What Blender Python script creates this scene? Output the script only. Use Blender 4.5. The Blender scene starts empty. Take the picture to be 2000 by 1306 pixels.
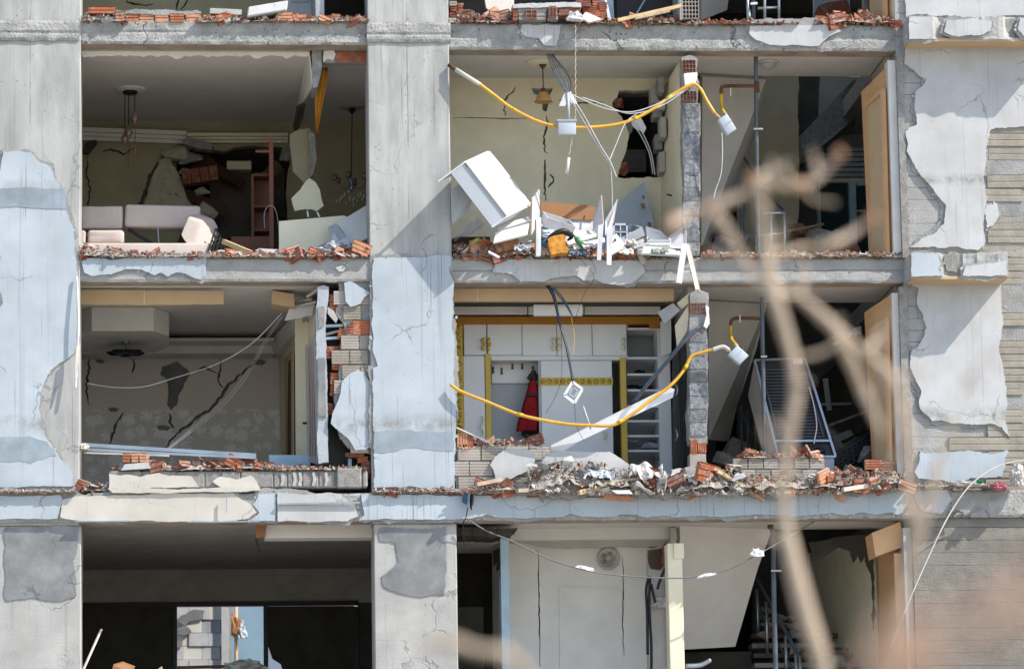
import bpy, bmesh, math, random
from mathutils import Vector, Matrix, noise
from mathutils.geometry import tessellate_polygon

# ------------------------------------------------------------------ camera, sky, sun, exposure
SC = bpy.context.scene
COL = SC.collection
RES_X, RES_Y, LENS = 2000.0, 1306.0, 135.0
F = LENS / 36.0 * RES_X
PITCH, YAW, ROLL = math.radians(9.5), math.radians(4.8), math.radians(-0.9)
FWD = Vector((math.sin(YAW) * math.cos(PITCH), math.cos(YAW) * math.cos(PITCH), math.sin(PITCH)))
R0 = Vector((math.cos(YAW), -math.sin(YAW), 0))
U0 = R0.cross(FWD)
RIGHT = R0 * math.cos(ROLL) + U0 * math.sin(ROLL)
UP = -R0 * math.sin(ROLL) + U0 * math.cos(ROLL)
CAM = Vector((-FWD.x * 49.0, -FWD.y * 49.0, 1.6))
cd = bpy.data.cameras.new('camera')
cd.lens = LENS; cd.sensor_width = 36.0; cd.clip_start = 0.5; cd.clip_end = 2000
cd.dof.use_dof = True; cd.dof.focus_distance = 49.3; cd.dof.aperture_fstop = 2.0
cam = bpy.data.objects.new('camera', cd); COL.objects.link(cam)
cam.matrix_world = Matrix(((RIGHT.x, UP.x, -FWD.x, CAM.x), (RIGHT.y, UP.y, -FWD.y, CAM.y), (RIGHT.z, UP.z, -FWD.z, CAM.z), (0, 0, 0, 1)))
SC.camera = cam

SUN = Vector((0.62, -0.32, 0.715)).normalized()
w = bpy.data.worlds.new('World'); SC.world = w; w.use_nodes = True
nt = w.node_tree; nt.nodes.clear()
sky = nt.nodes.new('ShaderNodeTexSky'); sky.sky_type = 'NISHITA'; sky.sun_disc = False
sky.sun_elevation = math.asin(SUN.z); sky.sun_rotation = math.atan2(SUN.x, SUN.y)
bg = nt.nodes.new('ShaderNodeBackground'); bg.inputs[1].default_value = 0.15
wo = nt.nodes.new('ShaderNodeOutputWorld')
nt.links.new(sky.outputs[0], bg.inputs[0]); nt.links.new(bg.outputs[0], wo.inputs[0])
ld = bpy.data.lights.new('sun', 'SUN'); ld.energy = 3.6; ld.angle = math.radians(0.5); ld.color = (1.0, 0.93, 0.84)
lo = bpy.data.objects.new('sun', ld); COL.objects.link(lo)
lo.rotation_euler = SUN.to_track_quat('Z', 'Y').to_euler()
lo.location = (20, -20, 40)
SC.view_settings.view_transform = 'Standard'; SC.view_settings.look = 'None'
SC.view_settings.gamma = 1.0; SC.view_settings.exposure = 0.85; SC.view_settings.use_curve_mapping = False
SC.cycles.max_bounces = 8; SC.cycles.diffuse_bounces = 5; SC.cycles.use_denoising = True

# ------------------------------------------------------------------ helpers
rnd = random.Random(7)
def at(px, py, Y=0.0):
    d = RIGHT * ((px - 1000) / F) - UP * ((py - 653) / F) + FWD
    return CAM + d * ((Y - CAM.y) / d.y)
def near(px, py, dist):
    d = RIGHT * ((px - 1000) / F) - UP * ((py - 653) / F) + FWD
    return CAM + d * dist
PX = 1 / 153.0          # metres in one photograph pixel on the facade
WLOC = {}
def link(o, world, parent):
    COL.objects.link(o)
    WLOC[o.name] = Vector(world)
    if parent is not None:
        o.parent = parent
        o.location = Vector(world) - WLOC[parent.name]
    else:
        o.location = world
def tag(o, label=None, cat=None, group=None, kind=None):
    if label: o['label'] = label
    if cat: o['category'] = cat
    if group: o['group'] = group
    if kind: o['kind'] = kind
    return o
def thing(name, label, cat, loc, group=None, kind=None):
    o = bpy.data.objects.new(name, None); o.empty_display_size = 0.1
    link(o, Vector(loc), None)
    return tag(o, label, cat, group, kind)
def mesh(name, verts, faces, mat, parent=None, smooth=False, fix=True, **k):
    c = Vector((0, 0, 0))
    lo_ = Vector((min(v[0] for v in verts), min(v[1] for v in verts), min(v[2] for v in verts)))
    hi_ = Vector((max(v[0] for v in verts), max(v[1] for v in verts), max(v[2] for v in verts)))
    c = Vector(((lo_.x + hi_.x) / 2, (lo_.y + hi_.y) / 2, lo_.z))
    me = bpy.data.meshes.new(name)
    me.from_pydata([tuple(Vector(v) - c) for v in verts], [], faces)
    if fix:
        bm = bmesh.new(); bm.from_mesh(me); bmesh.ops.recalc_face_normals(bm, faces=bm.faces); bm.to_mesh(me); bm.free()
    me.materials.append(mat)
    if smooth:
        for p in me.polygons: p.use_smooth = True
    o = bpy.data.objects.new(name, me)
    link(o, c, parent)
    return tag(o, **k)
def dup(o, world, rot, scl=1.0, parent=None, **k):
    c = o.copy(); link(c, world, parent)
    c.rotation_euler = rot
    c.scale = scl if isinstance(scl, tuple) else (scl, scl, scl)
    return tag(c, **k)

class MB:                      # collects several solids that belong to one part
    def __init__(s): s.v = []; s.f = []
    def add(s, v, f):
        n = len(s.v); s.v += [Vector(x) for x in v]; s.f += [[i + n for i in q] for q in f]; return s
    def build(s, name, mat, parent=None, **k): return mesh(name, s.v, s.f, mat, parent, **k)

BOXF = [(0, 1, 3, 2), (4, 6, 7, 5), (0, 4, 5, 1), (2, 3, 7, 6), (0, 2, 6, 4), (1, 5, 7, 3)]
def boxg(lo_, hi_):
    return [(x, y, z) for x in (lo_[0], hi_[0]) for y in (lo_[1], hi_[1]) for z in (lo_[2], hi_[2])], BOXF
def frameg(o, u, v, w):        # parallelepiped from a corner and three edge vectors
    o, u, v, w = Vector(o), Vector(u), Vector(v), Vector(w)
    return [o + u * a + v * b + w * c for a in (0, 1) for b in (0, 1) for c in (0, 1)], BOXF
def bevelled(name, vf, mat, r, parent=None, seg=2, smooth=True, **k):
    o = mesh(name, vf[0], vf[1], mat, parent, **k)
    bm = bmesh.new(); bm.from_mesh(o.data)
    bmesh.ops.bevel(bm, geom=list(bm.edges), offset=r, segments=seg, profile=0.5, affect='EDGES')
    bm.to_mesh(o.data); bm.free()
    if smooth:
        for p in o.data.polygons: p.use_smooth = True
    return o
def bxg(x0, y0, x1, y1, Y0, Y1):
    xm, ym = (x0 + x1) / 2, (y0 + y1) / 2
    return boxg((at(x0, ym, Y0).x, Y0, at(xm, y1, Y0).z), (at(x1, ym, Y0).x, Y1, at(xm, y0, Y0).z))
def bx(name, x0, y0, x1, y1, Y0, Y1, mat, parent=None, bev=0, **k):
    g = bxg(x0, y0, x1, y1, Y0, Y1)
    if bev: return bevelled(name, g, mat, bev, parent, 1, False, **k)
    return mesh(name, g[0], g[1], mat, parent, **k)
def barg(p0, p1, w, h, up=(0, 0, 1)):
    p0, p1 = Vector(p0), Vector(p1); d = (p1 - p0); dn = d.normalized()
    s = dn.cross(Vector(up))
    if s.length < 1e-3: s = dn.cross(Vector((0, 1, 0)))
    s.normalize(); t = s.cross(dn)
    return frameg(p0 - s * w / 2 - t * h / 2, d, s * w, t * h)
def bar(name, p0, p1, w, h, mat, parent=None, up=(0, 0, 1), **k):
    g = barg(p0, p1, w, h, up); return mesh(name, g[0], g[1], mat, parent, **k)
def jag(pts, amp, step=7, seed=1):           # torn outline: midpoint displacement between the given corners
    r = random.Random(seed); out = []; n = len(pts)
    def rec(a, b):
        L = (b - a).length
        if L < 3.2: out.append((a.x, a.y)); return
        nn = Vector((-(b - a).y, (b - a).x)) / L
        m = a.lerp(b, r.uniform(.38, .62)) + nn * max(-2.2, min(2.2, r.gauss(0, .62))) * amp * (min(L, 60) / 26) ** .72
        rec(a, m); rec(m, b)
    for i in range(n): rec(Vector(pts[i]), Vector(pts[(i + 1) % n]))
    return out
def prismg(loops3, ext):
    v = []; f = []; base = 0
    fl = [p for l in loops3 for p in l]; n = len(fl)
    tri = tessellate_polygon([[Vector((p.x, p.z, 0)) for p in l] for l in loops3])
    v = list(fl) + [p + ext for p in fl]
    for t in tri:
        f.append((t[0], t[1], t[2])); f.append((t[2] + n, t[1] + n, t[0] + n))
    for l in loops3:
        m = len(l)
        for i in range(m):
            j = (i + 1) % m
            f.append((base + i, base + j, base + j + n, base + i + n))
        base += m
    return v, f
def pr(name, pts, Y0, Y1, mat, parent=None, j=0, holes=(), seed=None, step=7, **k):
    if j: pts = jag(pts, j, step, seed if seed is not None else int(sum(p[0] for p in pts)) % 9973)
    loops = [[at(x, y, Y0) for x, y in pts]] + [[at(x, y, Y0) for x, y in h] for h in holes]
    g = prismg(loops, Vector((0, Y1 - Y0, 0)))
    return mesh(name, g[0], g[1], mat, parent, **k)
def plaster(pts, Y0, Y1, mat_, parent, j=1.2, seed=None, rim=7):   # a coat of plaster on a ragged, thinner undercoat
    sd = seed if seed is not None else int(sum(p[0] + p[1] for p in pts)) % 9973
    r = random.Random(sd); n = len(pts); out = []
    ar = sum(pts[i][0] * pts[(i + 1) % n][1] - pts[(i + 1) % n][0] * pts[i][1] for i in range(n)); sg = 1 if ar > 0 else -1
    for i in range(n):
        a, b, c = Vector(pts[i - 1]), Vector(pts[i]), Vector(pts[(i + 1) % n])
        d = ((b - a).normalized() + (c - b).normalized()); d = d.normalized() if d.length > 1e-4 else (c - b).normalized()
        out.append(tuple(b + Vector((d.y, -d.x)) * sg * rim * r.uniform(-.3, 1.5)))
    th = (Y1 - Y0) * .45
    pr('undercoat', out, Y1 - th, Y1, MATS['mortar'], parent, j=j * 1.9, seed=sd + 5)
    mb = MB()                                    # crumbs of the coat still sticking along the torn edge
    for q in range(max(6, n)):
        i = r.randrange(n); c = Vector(pts[i]).lerp(Vector(pts[(i + 1) % n]), r.random()) + Vector((r.uniform(-6, 6), r.uniform(-6, 6))); z_ = r.uniform(1, 3.2)
        m_ = r.choice([5, 6, 7]); pg = [at(c.x + z_ * math.cos(a_ * 6.283 / m_) * r.uniform(.5, 1.5), c.y + z_ * math.sin(a_ * 6.283 / m_) * r.uniform(.4, 1.3), Y1 - th - .006) for a_ in range(m_)]
        mb.add(*prismg([pg], Vector((0, th + .004, 0))))
    mb.build('plaster_crumbs', mat_, parent)
    return pr('plaster_patch', pts, Y0, Y1 - .001, mat_, parent, j=j, seed=sd)
def slab3(name, pts, th, mat, parent=None, **k):      # polygon through (px, py, Y) points, thickness th along its normal (away from the camera)
    P = [at(*p) for p in pts]
    nrm = (P[1] - P[0]).cross(P[2] - P[0]).normalized()
    if nrm.dot(P[0] - CAM) < 0: nrm = -nrm
    n = len(P); v = P + [p + nrm * th for p in P]
    f = [tuple(range(n)), tuple(range(2 * n - 1, n - 1, -1))] + [(i, (i + 1) % n, (i + 1) % n + n, i + n) for i in range(n)]
    o = mesh(name, v, f, mat, parent, **k)
    if mat.name in ('white laminate', 'grey and shaded laminate'):
        o.data.materials.append(MATS['chipboard edge'])
        for i_, pg in enumerate(o.data.polygons):
            if i_ >= 2 and i_ % 2: pg.material_index = 1
    return o
def crack(path, wd, seed=0, step=5, amp=2.2):
    r = random.Random(seed + 11); pts = []
    for i in range(len(path) - 1):
        a, b = Vector(path[i]), Vector(path[i + 1]); m = max(1, int((b - a).length / step))
        for q in range(m): pts.append(a.lerp(b, q / m) + Vector((r.uniform(-amp, amp), r.uniform(-amp, amp))) * (0.0 if (i == 0 and q == 0) else 1.0))
    pts.append(Vector(path[-1])); n = len(pts); L = []; Rr = []
    for i, p in enumerate(pts):
        d = (pts[min(i + 1, n - 1)] - pts[max(i - 1, 0)]);
        if d.length < 1e-6: d = Vector((0, 1))
        d.normalize(); nn = Vector((-d.y, d.x)); t = i / (n - 1)
        h = wd / 2 * (0.25 + 0.95 * math.sin(math.pi * min(max(t, .04), .96)) ** .6) * r.uniform(.6, 1.3)
        L.append(p + nn * h); Rr.append(p - nn * h)
    loop = L + Rr[::-1]
    return [(p.x, p.y) for p in loop]
def smooth_path(P, sub=6):
    P = [Vector(p) for p in P]; out = []
    if len(P) < 3: return P
    for i in range(len(P) - 1):
        a, b, c, d = P[max(i - 1, 0)], P[i], P[i + 1], P[min(i + 2, len(P) - 1)]
        for s in range(sub):
            t = s / sub
            out.append(0.5 * ((2 * b) + (c - a) * t + (2 * a - 5 * b + 4 * c - d) * t * t + (3 * b - a - 3 * c + d) * t ** 3))
    out.append(P[-1]); return out
def tubeg(P, r, seg=8, sub=6):
    if sub: 
        rr = r if isinstance(r, (list, tuple)) else [r] * len(P)
        Q = smooth_path(P, sub) if len(P) > 2 else [Vector(p) for p in P]
        if len(P) > 2: rad = [rr[min(i // sub, len(rr) - 1)] * (1 - (i % sub) / sub) + rr[min(i // sub + 1, len(rr) - 1)] * ((i % sub) / sub) for i in range(len(Q))]
        else: rad = [rr[0], rr[-1]]
    else:
        Q = [Vector(p) for p in P]; rad = list(r) if isinstance(r, (list, tuple)) else [r] * len(Q)
    v = []; f = []; n = len(Q); ref = Vector((0, 1, 0))
    for i, p in enumerate(Q):
        d = (Q[min(i + 1, n - 1)] - Q[max(i - 1, 0)]).normalized()
        s = d.cross(ref)
        if s.length < 1e-3: s = d.cross(Vector((1, 0, 0)))
        s.normalize(); t = s.cross(d)
        for a in range(seg):
            an = 2 * math.pi * a / seg; v.append(p + (s * math.cos(an) + t * math.sin(an)) * rad[i])
    for i in range(n - 1):
        for a in range(seg):
            b = (a + 1) % seg; f.append((i * seg + a, i * seg + b, (i + 1) * seg + b, (i + 1) * seg + a))
    f.append(tuple(range(seg))[::-1]); f.append(tuple(range((n - 1) * seg, n * seg)))
    return v, f
def tube(name, P, r, mat, parent=None, seg=8, sub=6, **k):
    g = tubeg(P, r, seg, sub); return mesh(name, g[0], g[1], mat, parent, smooth=True, **k)
def pt(*l): return [at(*q) for q in l]
def latheg(c, prof, seg=20, ax=(0, 0, 1)):
    c = Vector(c); v = []; f = []; n = len(prof)
    q = Vector((0, 0, 1)).rotation_difference(Vector(ax))
    for r_, z in prof:
        for a in range(seg):
            an = 2 * math.pi * a / seg; v.append(c + q @ Vector((r_ * math.cos(an), r_ * math.sin(an), z)))
    for i in range(n - 1):
        for a in range(seg):
            b = (a + 1) % seg; f.append((i * seg + a, i * seg + b, (i + 1) * seg + b, (i + 1) * seg + a))
    f.append(tuple(range(seg))[::-1]); f.append(tuple(range((n - 1) * seg, n * seg)))
    return v, f
def lathe(name, c, prof, mat, parent=None, seg=20, ax=(0, 0, 1), **k):
    g = latheg(c, prof, seg, ax); return mesh(name, g[0], g[1], mat, parent, smooth=True, **k)
def crumple(name, c, rad, mat, parent=None, seed=0, sub=3, amp=.45, freq=2.2, flat=-0.4, **k):
    bm = bmesh.new(); bmesh.ops.create_icosphere(bm, subdivisions=sub, radius=1)
    off = Vector((seed * 3.7, seed * 1.3, seed * .7)); v = []
    for q in bm.verts:
        p = q.co.copy(); d = 0
        for o_, a_ in ((1, 1), (2.1, .55), (4.3, .3)): d += (abs(noise.noise(p * freq * o_ + off)) * 2 - .55) * a_
        p = p * (1 + amp * d); p.z = max(p.z, flat)
        v.append(Vector(c) + Vector((p.x * rad[0], p.y * rad[1], p.z * rad[2])))
    f = [[x.index for x in fc.verts] for fc in bm.faces]; bm.free()
    return mesh(name, v, f, mat, parent, smooth=False, **k)
def drape(name, x0, y0, x1, y1, Y, mat_, parent=None, seed=0, fold=.055, nu=40, nv=26, **k):   # thin crumpled sheet hanging over a heap
    v = []; f = []
    for i in range(nu + 1):
        for j in range(nv + 1):
            u, w_ = i / nu, j / nv; q = Vector((u * 3.4, w_ * 1.3, seed * 3.1))
            rd = 1 - abs(noise.noise(q)) * 2; rd2 = 1 - abs(noise.noise(q * 2.3 + Vector((5, 1, 0)))) * 2; rd3 = noise.noise(q * 6)
            e = 1 + .35 * noise.noise(Vector((u * 5, seed, 1.5))) + .25 * noise.noise(Vector((u * 14, seed, 4)))
            top = y0 + (y1 - y0) * .28 * (1 + noise.noise(Vector((u * 3.2, seed, 9)))) * (1 - w_)
            px_ = x0 + (x1 - x0) * (u + .06 * noise.noise(Vector((w_ * 4, seed, u * 2)))); py_ = top + (y1 - y0) * w_ * e * (.75 if w_ > 0 else 1)
            v.append(at(px_, py_, Y + .16 * (1 - w_) ** 2 - fold * (rd * .75 + rd2 * .3 + rd3 * .06)))
    for i in range(nu):
        for j in range(nv): f.append((i * (nv + 1) + j, (i + 1) * (nv + 1) + j, (i + 1) * (nv + 1) + j + 1, i * (nv + 1) + j + 1))
    o = mesh(name, v, f, mat_, parent, smooth=True, **k); md = o.modifiers.new('thickness', 'SOLIDIFY'); md.thickness = .004; return o
def hullchunk(seed, n=11, sx=1, sy=1, sz=1):
    r = random.Random(seed); bm = bmesh.new()
    for i in range(n):
        u = Vector((r.gauss(0, 1), r.gauss(0, 1), r.gauss(0, 1))).normalized() * r.uniform(.75, 1)
        bm.verts.new((u.x * sx / 2, u.y * sy / 2, u.z * sz / 2))
    res = bmesh.ops.convex_hull(bm, input=bm.verts)
    bmesh.ops.delete(bm, geom=[e for e in res['geom_interior'] if isinstance(e, bmesh.types.BMVert)], context='VERTS')
    bm.verts.index_update()
    v = [x.co.copy() for x in bm.verts]; f = [[x.index for x in fc.verts] for fc in bm.faces]; bm.free()
    return v, f
def groovebrick(wd, ht, dp, n=5, dep=.006, r=None, rag=0):   # hollow clay block with a combed face; origin at front lower left
    prof = [(dp, 0), (0, 0)]; hh = ht / n
    for i in range(n):
        z = i * hh
        prof += [(0, z + hh * .72), (dep, z + hh * .78), (dep, z + hh * .96)] + ([(0, z + hh)] if True else [])
    prof += [(dp, ht)]
    m = len(prof); v = []; f = []
    for s in (0, 1):
        for (y, z) in prof:
            x = s * wd
            if r and rag: x += (r.uniform(-rag, rag))
            v.append(Vector((x, y, z)))
    for i in range(m):
        j = (i + 1) % m; f.append((i, j, j + m, i + m))
    f.append(tuple(range(m))); f.append(tuple(range(2 * m - 1, m - 1, -1)))
    return v, f
def inpoly(x, y, P):
    c = False; n = len(P)
    for i in range(n):
        (x1, y1), (x2, y2) = P[i], P[(i + 1) % n]
        if (y1 > y) != (y2 > y) and x < (x2 - x1) * (y - y1) / (y2 - y1) + x1: c = not c
    return c

# ------------------------------------------------------------------ materials
MATS = {}
def mat(name, col, rough=.85, var=.14, scale=3.0, bump=.25, bscale=45, col2=None, blot=.5, metal=0, drips=0, pits=0, boards=0, grime=None, spec=.3, alpha=1, trans=0, sheen=0, bdist=.02, stretch=None, emit=0, seam=(), dust=0, cracks=0):
    if name in MATS: return MATS[name]
    m = bpy.data.materials.new(name); m.use_nodes = True; t = m.node_tree; N = t.nodes; Lk = t.links.new
    b = N['Principled BSDF']; b.inputs['Roughness'].default_value = rough; b.inputs['Metallic'].default_value = metal
    b.inputs['Specular IOR Level'].default_value = spec
    if trans: b.inputs['Transmission Weight'].default_value = trans
    if alpha < 1: b.inputs['Alpha'].default_value = alpha
    g = N.new('ShaderNodeNewGeometry'); pos = g.outputs['Position']
    if stretch:
        mp = N.new('ShaderNodeMapping'); mp.inputs['Scale'].default_value = stretch; Lk(pos, mp.inputs[0]); pos_c = mp.outputs[0]
    else: pos_c = pos
    def noi(sc, det=5, vec=None, rg=.6):
        n = N.new('ShaderNodeTexNoise'); n.inputs['Scale'].default_value = sc; n.inputs['Detail'].default_value = det
        n.inputs['Roughness'].default_value = rg; Lk(vec if vec is not None else pos_c, n.inputs['Vector']); return n.outputs['Fac']
    def mth(op, a, b_=None, c_=None):
        n = N.new('ShaderNodeMath'); n.operation = op
        for i, q in enumerate((a, b_, c_)):
            if q is None: continue
            if isinstance(q, (int, float)): n.inputs[i].default_value = q
            else: Lk(q, n.inputs[i])
        return n.outputs[0]
    def mix(fac, a, b_):
        n = N.new('ShaderNodeMix'); n.data_type = 'RGBA'
        for s, q in ((0, fac), (6, a), (7, b_)):
            if isinstance(q, (int, float)): n.inputs[s].default_value = q
            elif isinstance(q, tuple): n.inputs[s].default_value = (*q, 1)
            else: Lk(q, n.inputs[s])
        return n.outputs[2]
    def ramp(fac, a, b_):
        n = N.new('ShaderNodeMapRange'); n.inputs[1].default_value = a; n.inputs[2].default_value = b_; Lk(fac, n.inputs[0]); return n.outputs[0]
    c2 = col2 or tuple(x * (1 - 2 * var) for x in col)
    c1 = tuple(min(1, x * (1 + var)) for x in col)
    n1 = ramp(noi(scale, 6), .3, .7)
    cc = mix(n1, c2, c1)
    nb = ramp(noi(scale * .23, 3), .35, .65)
    cc = mix(mth('MULTIPLY', nb, blot * .5), cc, tuple(x * .72 for x in col))
    hs = noi(bscale, 8, pos, .65); height = hs
    fs = ramp(noi(bscale * 1.7, 4, pos), .35, .75)
    cc = mix(mth('MULTIPLY', fs, min(.2, var * .9)), cc, tuple(x * .6 for x in col))
    if boards:
        mp = N.new('ShaderNodeMapping'); mp.inputs['Scale'].default_value = (.25, 1, 1); Lk(pos, mp.inputs[0])
        sx = N.new('ShaderNodeSeparateXYZ'); Lk(pos, sx.inputs[0])
        zz = mth('ADD', sx.outputs[2], mth('MULTIPLY', noi(1.3, 4, mp.outputs[0]), .05))
        fr = mth('FRACT', mth('DIVIDE', zz, boards)); ln = ramp(mth('ABSOLUTE', mth('SUBTRACT', fr, .5)), .47, .5)
        gate = ramp(noi(2.2, 4, mp.outputs[0]), .38, .62); ln2 = mth('MULTIPLY', ln, gate)
        cc = mix(mth('MULTIPLY', ln2, .6), cc, tuple(x * .35 for x in col))
        fl = mth('FLOOR', mth('DIVIDE', zz, boards)); wn = N.new('ShaderNodeTexWhiteNoise'); wn.noise_dimensions = '1D'; Lk(fl, wn.inputs['W'])
        cc = mix(mth('MULTIPLY', wn.outputs[0], .25), cc, tuple(x * .75 for x in col))
        height = mth('ADD', height, mth('MULTIPLY', ln2, -1.6))
        grain = N.new('ShaderNodeMapping'); grain.inputs['Scale'].default_value = (2, 1, 60); Lk(pos, grain.inputs[0])
        height = mth('ADD', height, mth('MULTIPLY', noi(1.5, 4, grain.outputs[0]), .5))
    if pits:
        v = N.new('ShaderNodeTexVoronoi'); v.inputs['Scale'].default_value = 13; Lk(pos, v.inputs['Vector'])
        pm = mth('MULTIPLY', ramp(v.outputs['Distance'], .16, .09), ramp(noi(2.1, 3, pos), .5, .58))
        cc = mix(mth('MULTIPLY', pm, pits), cc, tuple(x * .3 for x in col)); height = mth('SUBTRACT', height, mth('MULTIPLY', pm, 1.5))
    if drips:
        mp = N.new('ShaderNodeMapping'); mp.inputs['Scale'].default_value = (16, 16, .22); Lk(pos, mp.inputs[0])
        d1 = ramp(noi(1.0, 3, mp.outputs[0]), .60, .68)
        mp2 = N.new('ShaderNodeMapping'); mp2.inputs['Scale'].default_value = (45, 45, .5); Lk(pos, mp2.inputs[0])
        d2 = mth('MULTIPLY', ramp(noi(1.0, 2, mp2.outputs[0]), .62, .70), ramp(noi(.9, 2, pos), .42, .58))
        cc = mix(mth('MULTIPLY', d1, drips * .5), cc, tuple(x * .55 for x in col))
        cc = mix(mth('MULTIPLY', d2, drips), cc, tuple(x * .35 for x in col))
    if cracks:
        nv_ = N.new('ShaderNodeTexNoise'); nv_.inputs['Scale'].default_value = 2.6; nv_.inputs['Detail'].default_value = 4; Lk(pos, nv_.inputs['Vector'])
        va = N.new('ShaderNodeVectorMath'); va.operation = 'MULTIPLY_ADD'; Lk(nv_.outputs['Color'], va.inputs[0]); va.inputs[1].default_value = (.55, .55, .55); Lk(pos, va.inputs[2])
        vo = N.new('ShaderNodeTexVoronoi'); vo.feature = 'DISTANCE_TO_EDGE'; vo.inputs['Scale'].default_value = .95; Lk(va.outputs[0], vo.inputs['Vector'])
        cm = mth('MULTIPLY', ramp(vo.outputs['Distance'], .011, .003), ramp(noi(1.2, 3, pos), .50, .58))
        cc = mix(mth('MULTIPLY', cm, cracks), cc, tuple(x * .3 for x in col)); height = mth('SUBTRACT', height, cm)
    if dust:
        sn = N.new('ShaderNodeSeparateXYZ'); Lk(g.outputs['Normal'], sn.inputs[0])
        dm = mth('MULTIPLY', ramp(sn.outputs[2], -.1, .8), ramp(noi(22, 5, pos), .3, .6))
        dm = mth('ADD', dm, mth('MULTIPLY', ramp(noi(11, 6, pos), .52, .66), .55))
        cc = mix(mth('MULTIPLY', mth('MINIMUM', dm, 1.0), dust), cc, (.38, .325, .28))
    for xs_ in seam:
        sx3 = N.new('ShaderNodeSeparateXYZ'); Lk(pos, sx3.inputs[0])
        wob = mth('MULTIPLY', noi(4, 3, pos), .03)
        ds = mth('ABSOLUTE', mth('SUBTRACT', mth('ADD', sx3.outputs[0], wob), xs_ + .015))
        sm = mth('MULTIPLY', ramp(ds, .012, .004), ramp(noi(2.5, 4, pos), .4, .55))
        cc = mix(mth('MULTIPLY', sm, .6), cc, tuple(x * .4 for x in col)); height = mth('SUBTRACT', height, sm)
    if grime:
        sx2 = N.new('ShaderNodeSeparateXYZ'); Lk(pos, sx2.inputs[0])
        for (z0, h_, st) in grime:
            dz = mth('DIVIDE', mth('ABSOLUTE', mth('SUBTRACT', sx2.outputs[2], z0)), h_)
            gm = mth('MULTIPLY', mth('SUBTRACT', 1.0, mth('MINIMUM', dz, 1.0)), ramp(noi(5, 7, pos, .7), .38, .62))
            cc = mix(mth('MULTIPLY', gm, st), cc, (.17, .165, .14))
    Lk(cc, b.inputs['Base Color'])
    rr = ramp(noi(scale * 2, 3), 0, 1); Lk(mth('ADD', mth('MULTIPLY', rr, .2), max(0, rough - .1)), b.inputs['Roughness'])
    if bump:
        bp = N.new('ShaderNodeBump'); bp.inputs['Strength'].default_value = bump; bp.inputs['Distance'].default_value = bdist
        Lk(height, bp.inputs['Height']); Lk(bp.outputs[0], b.inputs['Normal'])
    if emit: b.inputs['Emission Strength'].default_value = emit
    MATS[name] = m; return m

ZB = [at(900, 44).z, at(900, 503).z, at(900, 963).z]       # floor tops behind the three spandrels
ZF = ZB + [at(900, 1455).z]
grz = [(at(100, 832).z, .16, .75), (at(100, 368).z, .12, .5)]
m_conc = mat('bare concrete', (.44, .44, .42), scale=2.2, bump=.10, bscale=28, pits=.9, drips=.6, var=.2, stretch=(1.6, 1.6, .4), cracks=.5, blot=1.1, seam=(at(797, 300).x, at(58, 300).x))
m_rough = mat('rough concrete', (.42, .42, .40), scale=5, bump=1, bscale=26, pits=.9, var=.2, bdist=.04, drips=.35, cracks=.6)
m_board = mat('board marked concrete', (.40, .40, .38), cracks=.5, bump=.8, boards=.155, var=.14)
m_boardbase = mat('board marked shaded wall', (.25, .235, .205), bump=.8, boards=.16, var=.2)  # base colour lowered to hold the shadow on the lower wall
m_blue = mat('pale blue plaster', (.44, .495, .53), bump=.14, bscale=90, drips=.95, var=.10, grime=grz, scale=1.6, cracks=.55, blot=.7, pits=.35)
m_white = mat('off white plaster', (.50, .51, .51), cracks=.6, pits=.3, bump=.12, bscale=90, drips=.45, var=.12, scale=2.4, col2=(.42, .415, .40), blot=.9, grime=[(at(1850, 352).z, .10, .8), (at(1850, 812).z, .14, .7)])
m_creamp = mat('cream outer plaster', (.55, .52, .455), cracks=.4, bump=.12, bscale=90, var=.07, drips=.2)
m_greyp = mat('old grey plaster', (.43, .425, .40), bump=.3, drips=.7, var=.14, cracks=.5, scale=1.8)
m_scar = mat('stripped mortar', (.24, .25, .25), cracks=.5, bump=.2, bscale=55, var=.2, scale=3.5, blot=.9)
m_mortar = mat('mortar', (.33, .33, .315), bump=.8, bscale=40, var=.18)
m_wallc = mat('cream wall paint', (.78, .72, .53), bump=.12, var=.05, blot=.3)
m_wallo = mat('olive wall paint', (.37, .335, .22), bump=.15, var=.08)
m_wallw = mat('white wall paint', (.73, .71, .655), bump=.12, var=.05)
m_wallg = mat('grey wall paint', (.44, .42, .385), bump=.15, var=.08)
m_ceil = mat('ceiling paint', (.70, .675, .63), bump=.1, var=.04, blot=.25)
m_ceild = mat('dark ceiling paint', (.42, .40, .36), bump=.15, var=.12)  # darker ceiling tone for the lower end room and its lintel
m_soffit = mat('beam soffit', (.38, .31, .24), bump=.7, var=.2)
m_tan = mat('tan board', (.55, .40, .245), bump=.1, var=.05)
m_door = mat('tan door lining', (.66, .40, .205), bump=.08, var=.07, rough=.5)
m_orange = mat('orange trim', (.42, .19, .02), bump=.05, var=.08, rough=.5)
m_clay = mat('fired clay', (.42, .125, .05), dust=.78, bump=.4, var=.2, scale=9)
m_clayd = mat('dark fired clay', (.25, .075, .04), dust=.78, bump=.4, var=.2, scale=9)
m_clayp = mat('pale fired clay', (.56, .27, .15), dust=.78, bump=.4, var=.18, scale=9)
m_brickm = mat('mortar smeared brick', (.42, .375, .33), bump=.4, var=.12, scale=5)
m_brickw = mat('weathered brick', (.34, .305, .25), bump=.5, var=.14, scale=5)
m_dust = mat('rubble dust', (.40, .355, .305), bump=.8, var=.25, scale=14, bscale=60)
m_chunk = mat('plaster lump', (.48, .465, .44), bump=.5, var=.15, scale=12)
m_gchunk = mat('concrete lump', (.30, .29, .27), bump=.7, var=.2, scale=12)
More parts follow.
